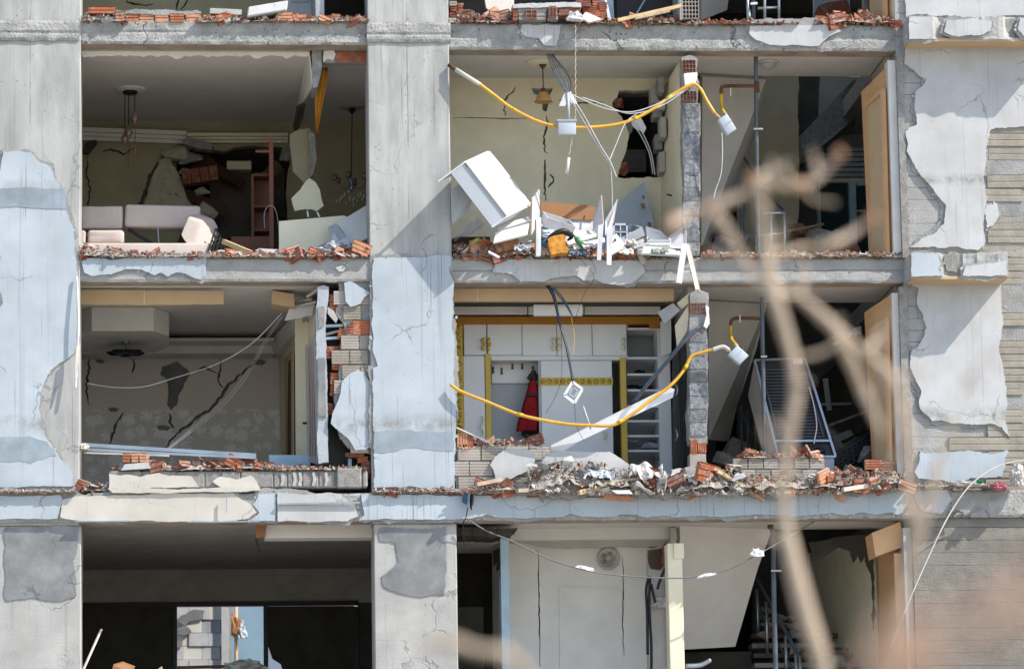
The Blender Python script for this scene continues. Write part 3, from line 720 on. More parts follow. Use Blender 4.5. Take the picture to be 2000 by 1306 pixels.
for k in range(6):
    an = k * math.pi / 3 + .3; d = Vector((math.cos(an), math.sin(an), 0))
    tube('arm', [e + Vector((0, 0, -.1)), e + d * .12 + Vector((0, 0, -.17)), e + d * .24 + Vector((0, 0, -.08))], .007, m_metal, t, 6)
    lathe('glass_shade', e + d * .24 + Vector((0, 0, -.08)), [(.01, 0), (.035, .02), (.04, .06), (.03, .1)], m_glassd, t, 10)
    for q in range(3): lathe('crystal', e + d * (.1 + .06 * q) + Vector((0, 0, -.26 - .05 * ((k + q) % 3))), [(.002, .03), (.012, .008), (.002, -.03)], m_pvc, t, 6)

# sofa
YS = 1.1
def wrinkle(o, amp=.012, fr=5, cuts=3):
    bm = bmesh.new(); bm.from_mesh(o.data); bmesh.ops.subdivide_edges(bm, edges=list(bm.edges), cuts=cuts, use_grid_fill=True); bm.normal_update()
    for v_ in bm.verts: v_.co += v_.normal * (noise.noise(v_.co * fr + Vector((o.location.x * 3, 0, 0))) * amp + abs(noise.noise(v_.co * fr * 2.7)) * -amp * .8)
    bm.to_mesh(o.data); bm.free()
    for p_ in o.data.polygons: p_.use_smooth = True
def sbox(x0, y0, x1, y1, Y0, Y1, name, par, bev=.035, tilt=0, mt=None):
    g = bxg(x0, y0, x1, y1, Y0, Y1); o = bevelled(name, g, mt or m_sofa, bev, par, 3)
    wrinkle(o)
    if tilt: o.rotation_euler = (0, tilt, 0)
    return o
t = thing('sofa', 'dusty pink sofa with collapsed cushions facing the open edge', 'sofa', at(300, 503, YS))
sbox(158, 401, 240, 447, YS + .15, YS + .4, 'back_cushion', t); sbox(242, 399, 391, 445, YS + .1, YS + .38, 'back_cushion', t, .05, math.radians(1.6))
sbox(120, 449, 168, 478, YS - .2, YS + .25, 'seat_cushion', t); sbox(170, 448, 242, 476, YS - .2, YS + .25, 'seat_cushion', t, .05)
g = bxg(120, 474, 412, 520, YS - .35, YS + .4); bevelled('base', g, m_sofa, .03, t, 2)
ARM = slab3('arm', [(378, 470, YS - .3), (394, 434, YS - .25), (404, 426, YS), (420, 428, YS + .1), (428, 444, YS + .1), (424, 462, YS), (410, 492, YS - .3), (398, 500, YS - .36)], .2, m_sofa, t)
bm = bmesh.new(); bm.from_mesh(ARM.data); bmesh.ops.bevel(bm, geom=list(bm.edges), offset=.035, segments=3, profile=.5, affect='EDGES'); bm.to_mesh(ARM.data); bm.free()
for p_ in ARM.data.polygons: p_.use_smooth = True
mb = MB()
A, Bq, Cq, D = at(421, 446, YS - .33), at(440, 480, YS - .2), at(436, 497, YS - .2), at(406, 494, YS - .38)
for k in range(5):
    u = k / 4; mb.add(*barg(A.lerp(D, u), Bq.lerp(Cq, u), .015, .02)); mb.add(*barg(A.lerp(Bq, u), D.lerp(Cq, u), .015, .02))
mb.build('lattice_side', m_black, t)
bar('strut', at(252, 449, YS + .2), at(300, 478, YS + .1), .04, .05, m_black, t); bar('strut', at(308, 444, YS + .1), at(310, 474, YS), .012, .012, m_metal, t)
bar('strut', at(372, 450, YS + .2), at(378, 472, YS + .1), .03, .03, m_black, t)

# dark wardrobe, shelves and post at the back
t = thing('wardrobe', 'dark brown wardrobe wedged behind the broken back wall', 'wardrobe', at(450, 480, 5.2))
bx('body', 410, 332, 492, 520, 5.2, 5.8, m_woodd, t); bx('body', 534, 330, 556, 520, 5.0, 5.6, m_woodd, t); bx('door', 428, 338, 490, 470, 5.16, 5.195, m_woodd, t); bx('plinth', 452, 462, 526, 520, 3.1, 3.4, m_wood, t)
bx('door', 458, 470, 520, 512, 3.06, 3.095, m_wood, t)
t = thing('bookcase', 'open red brown bookcase standing beside the dark wardrobe', 'bookcase', at(508, 480, 3.6))
bx('side_panel', 491, 340, 496, 520, 3.6, 3.95, m_wood, t); bx('back_panel', 496, 338, 526, 520, 3.9, 3.94, m_wood, t)
for y in (340, 401, 447): bx('shelf', 496, y, 526, y + 4, 3.6, 3.9, m_wood, t)
t = thing('timber_post', 'upright red brown timber post with a short crosspiece', 'post', at(530, 490, 2.2))
bx('post', 526, 270, 534, 500, 2.2, 2.28, m_wood, t); bx('crosspiece', 499, 293, 526, 298, 2.21, 2.26, m_wood, t)
t = thing('wire_loop', 'thin pale wire looped around the timber post', 'wire', at(530, 480, 2.1))
tube('wire', pt((517, 446, 2.15), (516, 420, 2.15), (522, 404, 2.15), (530, 402, 2.15), (538, 410, 2.15), (544, 440, 2.15), (546, 482, 2.15)), .005, m_cwht, t, 6)
t = thing('brick_slab', 'tilted lump of ribbed red brick hanging in the wall hole', 'brick', at(394, 352, 4.2))
for k in range(4):
    p0 = at(358 + k * 17.5, 334 - k * 2.6, 4.2); v, f = groovebrick(.115, .2, .2, 5, .01)
    o = mesh('brick', [q + p0 + Vector((0, 0, -.18)) for q in v], f, m_clayd, t); o.rotation_euler = (0, -.12, 0)
o = bx('cardboard_box', 443, 314, 491, 331, 4.9, 5.2, m_wallc, None, .01, label='pale box lying on top of the dark wardrobe', cat='box')

# boards and insulation at the edge, in front of the column
def board(name, pts, th, mt, label, cat='board', group=None):
    return slab3(name, pts, th, mt, None, label=label, cat=cat, group=group)
board('plaster_board', [(545, 432, .9), (672, 421, .9), (692, 430, .9), (690, 500, .8), (545, 500, .8)], .03, m_wallc, 'large cream plaster board leaning upright on the upper left floor')
board('plaster_board', [(658, 436, .75), (722, 397, 1.0), (724, 462, .6), (688, 478, .5)], .03, m_wallw, 'white plaster board leaning against the middle column')
t = thing('insulation_sheet', 'crumpled grey foil insulation beneath the white leaning board', 'insulation', at(655, 495, .3))
slab3('sheet', [(640, 444, .7), (654, 436, .7), (676, 462, .5), (690, 486, .35), (676, 492, .35), (648, 470, .5)], .02, m_foil, t)
crumple('fold', at(660, 486, .3), (.19, .14, .09), m_foil, t, 3, 3, .5); crumple('fold', at(627, 492, .25), (.16, .12, .06), m_foil, t, 8, 3, .5)
slab3('sheet', [(646, 462, .3), (652, 455, .3), (662, 470, .25), (680, 462, .25), (684, 478, .22), (650, 490, .2)], .02, m_foil, t)
bar('timber_stick', at(437, 472, .7), at(490, 494, .35), .07, .06, m_pine, None, label='short yellow timber stick lying beside the sofa', cat='timber')
bar('timber_stick', at(600, 497, .2), at(640, 476, .5), .05, .04, m_pineg, None, label='grey timber stick poking out under the foil', cat='timber')
board('stone_slab', [(408, 494, .3), (430, 488, .4), (474, 491, .4), (470, 499, .2), (410, 500, .2)], .03, m_chunk, 'flat white slab lying at the edge below the sofa arm', 'slab')
board('stone_slab', [(448, 497, .15), (470, 491, .3), (536, 493, .3), (538, 501, .12)], .03, m_chunk, 'long flat pale slab lying at the edge under the post', 'slab')
board('stone_slab', [(498, 489, .4), (506, 485, .4), (542, 487, .4), (544, 493, .35), (512, 494, .35)], .03, m_foil, 'small grey slab lying just left of the cream board', 'slab')

# ================================================================== upper storey, kitchen in the middle
YK = 1.9
pr('back_wall', [(840, 150), (1340, 150), (1340, 540), (840, 540)], YK, YK + .15, m_wallc, B,
   holes=[jag([(1208, 178), (1262, 176), (1292, 176), (1292, 346), (1207, 347), (1224, 290), (1229, 262), (1215, 232), (1199, 214), (1196, 200), (1206, 190)], 1.6, 8, 5),
          crack([(1006, 170), (1000, 180), (985, 198), (986, 226)], 3, 6), crack([(1066, 226), (1071, 242), (1062, 262), (1064, 290), (1070, 300)], 3.5, 7),
          jag([(1038, 172), (1080, 172), (1074, 186), (1068, 218), (1060, 216), (1056, 190), (1042, 182)], 1.2, 6, 4),
          crack([(1064, 312), (1066, 345), (1064, 372), (1066, 392)], 4, 8), crack([(1074, 340), (1082, 348), (1076, 360), (1070, 366)], 3.5, 9), crack([(1090, 196), (1130, 202), (1180, 200)], 3, 10, 7, 1), crack([(885, 231), (930, 230), (985, 232), (1050, 231)], 2, 12, 9, .6)])
for (a_, b_) in ((842, 1190),): wallbox('wall_core', at(a_, 300, YK).x, at(b_, 300, YK).x, YK + .10, YK + .14, ZF[1], ZB[0] - .3, m_scar)
BW = [o for o in B.children if o.name.startswith('back_wall')][-1]
wallbox('partition_wall', at(1200, 300, 4.2).x, at(1345, 300, 4.2).x, 4.2, 4.3, ZF[1], ZB[0] - .3, m_dark)
o = bx('wall_vent', 1218, 292, 1262, 336, 3.6, 3.66, m_wallg, None, label='small louvred window seen through the hole in the kitchen wall', cat='window')
for y in range(296, 334, 6): bx('slat', 1221, y, 1259, y + 3, 3.58, 3.6, m_foil, o)
slab3('wall_panel', [(1145, 448, 1.6), (1258, 355, 1.7), (1276, 430, 1.6), (1280, 500, 1.4), (1150, 500, 1.4)], .03, m_box, BW)
for (x, y, s) in ((1256, 402, 5), (1269, 438, 4), (1257, 385, 3)): pr('scar', jag([(x - s, y - s), (x + s * .6, y - s), (x + s, y + s), (x - s * .5, y + s)], 1, 4, x), 1.52, 1.535, m_card, BW)
pr('wall_panel', [(1240, 226), (1252, 230), (1262, 250), (1258, 260), (1244, 252), (1234, 244)], .9, .93, m_wallw, BW, j=1)
# party wall between kitchen and stairs
PW = slab3('partition_wall', [(1290, 180, 1.9), (1330, 116, .3), (1334, 500, .3), (1292, 500, 1.9)], .1, m_wallc, B)
pr('wall_end', [(1331, 112), (1348, 108), (1362, 114), (1362, 150), (1366, 165), (1362, 204), (1334, 204), (1332, 150)], .02, .25, m_mortar, PW, j=1.2)
pr('wall_end', [(1334, 204), (1367, 202), (1368, 350), (1366, 498), (1336, 500), (1337, 350)], -.01, .25, m_mortar, PW, j=.8)
k = 0
for y in range(228, 500, 27):
    v, f = groovebrick(31 * PX, 26.4 * PX, .05, 1, .002, rnd, .012); p = at(1336, y + 1, -.018 + .003 * (k % 3)); o = mesh('brick', [q + p for q in v], f, m_endl if k % 3 else m_endm, PW); k += 1
def honeycomb(name, x0, y0, x1, y1, Y, nx, nz, mt, parent):   # end face of a hollow clay block, open cells
    a, b = at(x0, y1, Y), at(x1, y0, Y); W, H = b.x - a.x, b.z - a.z; mb = MB(); th = .008
    for i in range(nx + 1): mb.add(*boxg((a.x + W * i / nx - th / 2, Y, a.z), (a.x + W * i / nx + th / 2, Y + .16, b.z)))
    for i in range(nz + 1): mb.add(*boxg((a.x, Y + .002, a.z + H * i / nz - th / 2), (b.x, Y + .16, a.z + H * i / nz + th / 2)))
    mb.add(*boxg((a.x, Y + .155, a.z), (b.x, Y + .165, b.z)))
    return mb.build(name, mt, parent)
honeycomb('brick', 1334, 118, 1358, 142, -.03, 4, 3, m_clayd, PW); honeycomb('brick', 1335, 178, 1360, 198, -.02, 4, 2, m_clayd, PW)
pr('plaster_patch', [(1336, 144), (1362, 142), (1360, 160), (1350, 170), (1338, 166)], -.05, .02, m_wallw, PW, j=1)
# loose blocks in the torn corner of the party wall
for k, (x, y, wd, hh, Y) in enumerate(((1272, 168, 14, 34, 1.5), (1286, 150, 12, 30, 1.2), (1284, 196, 16, 18, 1.35), (1276, 214, 18, 16, 1.5), (1290, 228, 12, 40, 1.3), (1280, 262, 14, 30, 1.6), (1288, 296, 12, 40, 1.5))):
    bx('wall_chunk', x, y, x + wd, y + hh, Y, Y + .3, m_mortar if k % 2 else m_wallg, PW, .012)
t = thing('door_leaf', 'dark door standing open along the kitchen partition', 'door', at(1318, 460, 1.0))
slab3('leaf', [(1306, 236, 1.5), (1332, 200, .45), (1333, 440, .45), (1308, 452, 1.5)], .05, m_darkb, t)
slab3('panel', [(1311, 262, 1.32), (1327, 242, .62), (1328, 300, .62), (1312, 318, 1.32)], -.012, m_woodd, t); slab3('panel', [(1311, 330, 1.32), (1327, 314, .62), (1328, 420, .62), (1312, 432, 1.32)], -.012, m_woodd, t)
tube('handle', pt((1303, 380, .55), (1312, 382, .5)), .012, m_rust, t)

# kitchen lamp
t = thing('kitchen_lamp', 'amber glass bell lamp hanging from the kitchen ceiling', 'lamp', at(1060, 130, 1.0))
_, c = medallion(1060, 131, 1.0, .22, zc2, t, m_wallc)
lathe('canopy', c + Vector((0, 0, -.03)), [(.05, 0), (.045, -.02), (.012, -.06), (.001, -.06)], m_rust, t, 12)
e = at(1061, 172, 1.0); tube('rod', [c + Vector((0, 0, -.07)), e], .008, m_rust, t, 6)
lathe('socket', e, [(.02, 0), (.028, -.02), (.03, -.05), (.02, -.06)], m_rust, t, 12)
lathe('glass_shade', e + Vector((0, 0, -.05)), [(.03, 0), (.06, -.02), (.085, -.06), (.095, -.1), (.125, -.14), (.118, -.14), (.09, -.1), (.03, -.02)], m_amber, t, 20)

# overturned wall cupboard
t = thing('overturned_cupboard', 'white wall cupboard overturned and leaning on the debris by the column', 'cupboard', at(960, 470, .0))
A3 = at(908, 318, -.42); u = at(988, 422, -.42) - A3; wv = at(957, 295, -.05) - A3 + Vector((0, .25, 0)); wv = at(956, 296, .0) - A3
dn = Vector((u.z, 0, -u.x)).normalized() * .42
if dn.x > 0: dn = -dn
un = u.normalized(); T = .018; wn = wv
def pan(name, o_, a, b_, nrm, mt=m_lam): 
    g = frameg(o_, a, b_, nrm.normalized() * T); return mesh(name, g[0], g[1], mt, t)
nrm = u.cross(wv).normalized(); nrm = nrm if nrm.z > 0 else -nrm
pan('top_panel', A3, u, wv, nrm)
pan('side_panel', A3 - nrm * 0, dn, wv, -un); pan('side_panel', A3 + u, dn * .55, wv, un)
pan('back_panel', A3 + wv * .97, u, dn * .62, wv, m_lamg); pan('front_panel', A3 + Vector((0, .01, 0)) + dn * .03, u, dn * .5, Vector((0, 1, 0)), m_lamg)  # shade of the cupboard front is put into its grey colour
slab3('door', [(881, 372, -.2), (908, 352, -.15), (930, 374, -.1), (912, 416, -.05), (884, 436, -.1)], .018, m_lamg, t)
board('cupboard_panel', [(882, 466, .15), (932, 424, .25), (946, 437, .2), (920, 456, .05)], .018, m_lam, 'thin white panel lying under the overturned cupboard')
bx('cardboard_box', 884, 462, 958, 498, .35, .9, m_dark, None, .01, label='dark appliance crate behind the yellow box', cat='box')
board('yellow_box', [(916, 471, .1), (936, 464, .15), (948, 475, .1), (922, 484, .02)], .05, m_yelb, 'small yellow box on the rubble beside the column', 'box')
def plank(name, x0, y0, Y0_, x1, y1, Y1_, wd, mt, label, th=.018, up=(1, 0, 0), cat='panel'):
    th_ = thing(name, label, cat, at(x1, y1, Y1_))
    bar('face', at(x0, y0, Y0_), at(x1, y1, Y1_), th, wd, mt, th_, up)
    a, b = at(x0, y0, Y0_), at(x1, y1, Y1_); d = (b - a).normalized()
    return th_
board('cupboard_panel', [(970, 440, -.1), (1036, 422, .0), (1038, 430, -.05), (972, 450, -.15)], .05, m_lam, 'upper of two white panels stacked below the overturned cupboard')
board('cupboard_panel', [(968, 454, -.15), (1034, 436, -.05), (1030, 458, -.15), (964, 474, -.22)], .03, m_wallw, 'lower of two pale panels stacked below the overturned cupboard')
board('cupboard_panel', [(1040, 388, .0), (1054, 370, .3), (1054, 428, .2), (1038, 460, -.1)], .018, m_lam, 'upright white panel left of the brown board')
board('cupboard_panel', [(1047, 428, -.32), (1057, 424, -.3), (1056, 500, -.34), (1047, 500, -.34)], .05, m_lam, 'narrow white strip standing on the edge under the brown board end')
board('cupboard_panel', [(1056, 394, .5), (1142, 400, .5), (1164, 404, .5), (1158, 430, .45), (1056, 426, .45)], .02, m_card, 'brown underside board spanning the fallen kitchen units')
board('cupboard_panel', [(1056, 428, .48), (1158, 432, .48), (1158, 458, .4), (1056, 452, .4)], .02, m_lam, 'long white drawer front below the brown board')
board('cupboard_panel', [(1158, 428, .3), (1174, 380, .35), (1178, 436, .1), (1168, 462, .0), (1158, 448, .2)], .018, m_lam, 'pointed white panel standing at the brown board end')
board('cupboard_panel', [(1168, 440, -.3), (1179, 437, -.3), (1174, 508, -.36), (1166, 508, -.36)], .05, m_lam, 'thin white strip overhanging the edge, left of a matching strip')
board('cupboard_panel', [(1182, 430, .2), (1206, 388, .3), (1196, 444, .1), (1182, 458, .0)], .018, m_lam, 'leaning white panel right of the pointed panel')
board('cupboard_panel', [(1185, 448, -.3), (1198, 444, -.3), (1194, 518, -.38), (1185, 517, -.38)], .05, m_lam, 'thick white strip overhanging the edge near the white paper box')
board('cupboard_panel', [(1106, 470, -.1), (1168, 454, .1), (1170, 460, .05), (1110, 478, -.15)], .03, m_wallw, 'grey edged board lying right of the orange bag, upper one')
board('cupboard_panel', [(1119, 478, -.2), (1180, 464, .0), (1182, 472, -.05), (1122, 486, -.22)], .03, m_wallw, 'grey edged board lying right of the orange bag, lower one')
board('cupboard_panel', [(1030, 472, .1), (1096, 446, .3), (1170, 452, .3), (1120, 470, .0)], .018, m_lam, 'flat white panel behind the orange bag')
t = thing('orange_bag', 'orange netting bag with a black rim on the brick rubble', 'bag', at(1090, 500, -.2))
pr('body', [(1070, 466), (1082, 460), (1100, 457), (1106, 464), (1104, 476), (1111, 486), (1108, 494), (1090, 494), (1078, 498), (1073, 488)], -.34, -.12, m_sponge, t, j=1.2)
tube('rim', pt((1066, 474, -.25), (1076, 462, -.28), (1090, 454, -.28), (1104, 452, -.25), (1116, 462, -.2), (1108, 470, -.15)), [.01, .03, .035, .04, .03, .01], m_black, t)
crumple('paper_litter', at(1070, 462, .1), (.16, .12, .08), m_box, None, 5, label='pale blue crumpled packaging behind the orange bag', cat='litter')
t = thing('paper_box', 'white torn carton on the kitchen rubble with dark print', 'box', at(1205, 490, -.1))
slab3('face', [(1196, 462, -.15), (1204, 456, -.1), (1220, 476, -.15), (1216, 486, -.2), (1194, 498, -.25)], .04, m_lam, t); slab3('print', [(1198, 470, -.185), (1201, 465, -.175), (1204, 469, -.18), (1201, 473, -.19)], -.004, m_black, t)
t = thing('drawer_tray', 'pale blue plastic tray with compartments behind the white carton', 'tray', at(1215, 465, .2))
mb = MB(); mb.add(*bxg(1200, 439, 1224, 468, .2, .22))
for (x0, y0, x1, y1) in ((1198, 436, 1226, 440), (1198, 466, 1226, 470), (1198, 436, 1201, 470), (1223, 436, 1226, 470), (1211, 440, 1213, 466), (1200, 452, 1224, 454)): mb.add(*bxg(x0, y0, x1, y1, .12, .2))
mb.build('tray', m_box, t)
for k, (x, y) in enumerate(((1220, 478), (1232, 476), (1242, 484))):
    crumple('paper_litter', at(x, y, -.05), (.09, .08, .06), m_plas, None, 20 + k, label=['white crumpled paper touching the torn carton', 'white crumpled paper between two other papers', 'white crumpled paper at the end of the paper row'][k], cat='litter')
board('cupboard_panel', [(1228, 454, .3), (1262, 448, .35), (1262, 476, .2), (1228, 478, .2)], .02, m_card if False else m_wallg, 'grey brown panel behind the crumpled papers')
board('cupboard_panel', [(1262, 442, .3), (1290, 450, .35), (1310, 470, .2), (1280, 472, .15), (1264, 466, .2)], .02, m_wallw, 'bent beige panel near the kitchen partition')
board('cupboard_panel', [(1306, 462, .1), (1340, 438, .0), (1340, 486, -.1), (1306, 484, -.05)], .018, m_lam, 'white panel leaning on the foot of the kitchen partition')
board('cupboard_panel', [(1258, 480, -.1), (1328, 488, -.05), (1328, 498, -.15), (1252, 494, -.2)], .03, m_lam, 'long white panel lying flat near the kitchen partition')
for k, y in enumerate((468, 474, 480)):
    bx('book', 1264 - k, y, 1310, y + 5, -.02 - .02 * k, .2, (m_lamg, m_wallw, m_foil)[k], None, .005, label=('topmost', 'middle', 'bottom')[k] + ' pale book of the stack by the kitchen partition', cat='book')
bar('hanging_board', at(1337, 476, -.3), at(1326, 553, -.42), .02, .075, m_lam, None, (1, 0, 0), label='white strip hanging over the edge, beside a longer splintered one', cat='board')
t = thing('hanging_board', 'splintered white board with brown edge hanging below the kitchen partition', 'board', at(1364, 570, -.4))
bar('face', at(1341, 478, -.3), at(1362, 566, -.42), .02, .05, m_lam, t, (1, .2, 0)); bar('edge', at(1346, 478, -.28), at(1367, 572, -.4), .02, .022, m_edge, t, (1, .2, 0))

# gas pipe, cables and boxes of the kitchen
t = thing('gas_pipe', 'yellow gas pipe sagging across the upper kitchen from column to partition', 'pipe', at(1140, 252, -.1))
tube('pipe', pt((936, 164, -.15), (965, 186, -.16), (1000, 212, -.2), (1050, 237, -.22), (1090, 247, -.23), (1145, 249, -.23), (1200, 244, -.2), (1240, 232, -.18), (1280, 210, -.15), (1310, 188, -.12), (1340, 170, -.12), (1356, 165, -.12), (1368, 174, -.14), (1380, 196, -.16), (1396, 222, -.18)), .022, m_yel, t, 10)
tube('sleeve', pt((890, 136, -.1), (938, 166, -.15)), .030, m_pvcd, t, 10); tube('end', pt((876, 127, -.05), (892, 138, -.1)), .026, m_rust, t, 10)
def meter(label, quad, Y, hose, tag_=None):
    t = thing('gas_meter_box', label, 'box', at(*quad[2], Y))
    P = [at(x, y, Y) for x, y in quad]; n_ = (P[1] - P[0]).cross(P[2] - P[0]).normalized(); n_ = n_ if n_.y > 0 else -n_
    g = frameg(P[0], P[1] - P[0], P[3] - P[0], n_ * .12); bevelled('case', g, m_box, .012, t, 2)
    a = P[0].lerp(P[3], .5); b = P[1].lerp(P[2], .5); bar('seam', a - n_ * .004, b - n_ * .004, .008, .01, m_foil, t)
    return t
t = meter('grey meter box on the end of the upper yellow pipe', [(1402, 234), (1420, 222), (1440, 246), (1421, 264)], -.2, None)
tube('connector', pt((1394, 220, -.15), (1406, 232, -.15)), .024, m_edge, t); tube('connector', pt((1417, 222, -.14), (1419, 228, -.14)), .02, m_edge, t)
t = thing('junction_box', 'grey junction box hanging from a stick below the white paper', 'box', at(1107, 264, -.3))
g = bxg(1090, 235, 1125, 263, -.34, -.24); bevelled('case', g, m_box, .012, t, 2); bx('lid_rim', 1088, 233, 1127, 236.5, -.35, -.23, m_foil, t)
tube('stick', pt((1109, 182, -.28), (1111, 236, -.28)), .018, m_box, t)
t = thing('torn_paper', 'white torn paper clump hanging at the cable knot', 'paper', at(1107, 208, -.2))
r = random.Random(2)
for k in range(5):
    a = 1096 + k * 6; slab3('sheet', [(1104, 178, -.26), (1110 + k, 178, -.2), (a + 8, 200 + r.uniform(-4, 8), -.3 + .03 * k), (a - 4, 198 + r.uniform(-6, 10), -.28)], .004, m_pvc, t)
def cables(name, label, lines, r_, mt, mts=None):
    t = thing(name, label, 'cable', at(*lines[0][-1]))
    for k, l in enumerate(lines): tube('strand', pt(*l), r_, (mts[k] if mts else mt), t, 6)
    return t
cables('cable_bundle', 'blue grey cable bundle dropping from the kitchen ceiling to the knot', [[(1066 + k * 1.6, 98, .25), (1072 + k * 3.2, 118, .2), (1082 + k * 5, 142, .0), (1095 + k * 4, 164, -.2), (1105 + k * 1.5, 180, -.28)] for k in range(6)], .006, m_cblue, [m_cblue, m_cgrey, m_cblue, m_cgrey, m_cblue, m_cblk])
cables('white_cables', 'white cables slung from the knot to the kitchen partition', [[(1108, 180, -.28), (1150, 200, -.25), (1190, 214, -.22), (1240, 218, -.2), (1300, 196, -.15), (1350, 168, -.1)], [(1136, 190, -.25), (1180, 205, -.22), (1230, 222, -.2), (1290, 208, -.15), (1345, 172, -.1)], [(1110, 180, -.28), (1140, 225, -.26), (1170, 280, -.26), (1192, 316, -.26), (1204, 346, -.26)], [(1108, 184, -.27), (1136, 230, -.25), (1166, 282, -.25), (1190, 318, -.25)], [(1190, 314, -.26), (1204, 280, -.22), (1222, 240, -.2), (1245, 222, -.18)]], .007, m_cwht)
cables('white_cables', 'thin white wire hanging straight down from the cable tie to the debris', [[(1192, 316, -.26), (1195, 360, -.2), (1196, 420, -.1)]], .006, m_cwht)
cables('white_cables', 'looped wires drooping inside the kitchen wall hole', [[(1236, 236, .8), (1256, 262, .8), (1272, 300, .9), (1279, 342, 1.0)], [(1232, 240, .8), (1250, 262, .8), (1268, 300, .9), (1275, 340, 1.0)]], .007, m_cwht)
t = thing('pull_chain', 'twisted white chain with a white handle hanging before the kitchen', 'chain', at(1110, 340, -.4))
L = [(1124, 50 + k * 7, -.3) for k in range(27)] + [(1124 - k * 1.6, 239 + k * 8, -.3) for k in range(1, 9)]
tube('chain', [at(x + (1.1 if i % 2 else -1.1), y, Y + (.01 if i % 2 else -.01)) for i, (x, y, Y) in enumerate(L)], .0042, m_pvcd, t, 5, 2); tube('handle', pt((1111, 308, -.3), (1107, 339, -.3)), .02, m_pvc, t, 8)

r = random.Random(91)
for k in range(7):
    x = r.uniform(380, 560); y = r.uniform(300, 470); Y = r.uniform(4.2, 5.0); L_ = r.uniform(.3, .9); an = r.uniform(-.9, .9)
    a_ = at(x, y, Y); d_ = Vector((math.cos(an), r.uniform(-.2, .2), math.sin(an))) * L_ / 2
    bar('broken_board', a_ - d_, a_ + d_, r.uniform(.08, .3), .02, r.choice([m_woodd, m_woodd, m_dark]), None, (r.uniform(-.4, .4), -1, .3), label='dark broken furniture board jammed in the hole behind the sofa', cat='board', group='broken boards behind the sofa')
for k, (x, y, s_) in enumerate(((345, 300, .35), (372, 312, .3), (322, 318, .2), (358, 340, .25), (405, 410, .3), (560, 300, .3), (395, 375, .2))):
    v, f = hullchunk(700 + k, 12, s_ * 1.4, s_ * .7, s_); p = at(x, y, 4.5); mesh('concrete_chunk', [q + p for q in v], f, m_gchunk if k % 2 else m_paper, None, label='broken wall lump at the rim of the hole behind the sofa', cat='rubble', group='lumps round the hole behind the sofa')
for k, (x, y, s_, Y) in enumerate(((1208, 200, .2, 1.95), (1226, 250, .16, 1.95), (1216, 330, .22, 1.95), (1290, 190, .22, 2.0), (1288, 330, .2, 2.0))):
    v, f = hullchunk(720 + k, 12, s_, s_ * .7, s_ * 1.3); p = at(x, y, Y); mesh('concrete_chunk', [q + p for q in v], f, m_mortar if k % 2 else m_clayd, None, label='torn block lump at the rim of the kitchen wall hole', cat='rubble', group='lumps round the kitchen wall hole')

# household clutter among the kitchen wreckage
def bottle(label, px, py, Y, h, mt, lean):
    t = thing('bottle', label, 'bottle', at(px, py, Y)); o = lathe('body', at(px, py, Y), [(h * .16, 0), (h * .17, h * .55), (h * .06, h * .72), (h * .055, h * .92)], mt, t, 12); c_ = lathe('cap', at(px, py, Y) + Vector((0, 0, h * .92)), [(h * .07, 0), (h * .07, h * .08), (.001, h * .08)], m_red, t, 10); t.rotation_euler = (0, lean, 0)
bottle('blue plastic bottle lying behind the orange bag', 1058, 476, -.05, .26, mat('blue plastic', (.08, .25, .45), rough=.35), 1.2)
bottle('green bottle leaning in the kitchen rubble', 1140, 482, -.2, .24, mat('green plastic', (.06, .2, .08), rough=.3), -.7)
bottle('white bottle lying near the book stack', 1245, 492, -.1, .22, m_pvc, 1.4)
def openbox(name, label, px, py, Y, w_, d_, h_, mt, rot):
    t = thing(name, label, 'box', at(px, py, Y)); p = at(px, py, Y)
    for nm, lo_, hi_ in (('bottom', (-w_ / 2, 0, 0), (w_ / 2, d_, .012)), ('side', (-w_ / 2, 0, .012), (-w_ / 2 + .014, d_, h_)), ('side', (w_ / 2 - .014, 0, .012), (w_ / 2, d_, h_)), ('front', (-w_ / 2 + .014, 0, .012), (w_ / 2 - .014, .014, h_)), ('back', (-w_ / 2 + .014, d_ - .014, .012), (w_ / 2 - .014, d_, h_))):
        g = boxg(lo_, hi_); mesh(nm, [Vector(q) + p for q in g[0]], g[1], mt, t)
    t.rotation_euler = rot
openbox('drawer', 'open white drawer tipped on its side below the brown board', 1090, 452, .1, .4, .3, .13, m_lam, (.5, .25, .3))
openbox('carton', 'small brown carton squashed at the column end of the kitchen', 1002, 486, -.05, .24, .2, .16, m_card, (.1, -.35, .4))
openbox('drawer', 'grey drawer upturned beside the kitchen book stack', 1240, 470, .2, .32, .26, .12, m_lamg, (.4, -.5, .2))
r = random.Random(17)
for k in range(6):
    x, y = ((1020, 484), (1062, 490), (1128, 492), (1152, 478), (1222, 492), (1290, 490))[k]
    drape('rag', x - 16, y - 12, x + 16, y + 10, -.22, (m_box, m_plas, mat('faded blue cloth', (.12, .2, .3)), m_wallw, m_creamp, mat('dull green cloth', (.2, .25, .18)))[k], None, 130 + k, .05, 18, 12, label=('pale blue rag near the squashed carton', 'white rag below the blue bottle', 'faded blue rag on the brick rubble right of the orange bag', 'off white rag under the pointed panel', 'cream rag below the torn carton', 'dull green rag near the partition foot')[k], cat='rag')
for k in range(16):
    x = r.uniform(890, 1330); y = r.uniform(474, 498); L_ = r.uniform(.1, .35); an = r.uniform(-1.2, 1.2); a_ = at(x, y, r.uniform(-.25, .2)); d_ = Vector((math.cos(an), r.uniform(-.3, .3), math.sin(an))) * L_ / 2
    bar('board_splinter', a_ - d_, a_ + d_, r.uniform(.02, .08), .014, r.choice([m_edge, m_lam, m_pineg, m_lamg, m_card]), None, (r.uniform(-.5, .5), -1, .5), label='splintered chipboard strip among the kitchen wreckage', cat='board', group='splinters in the kitchen wreckage')
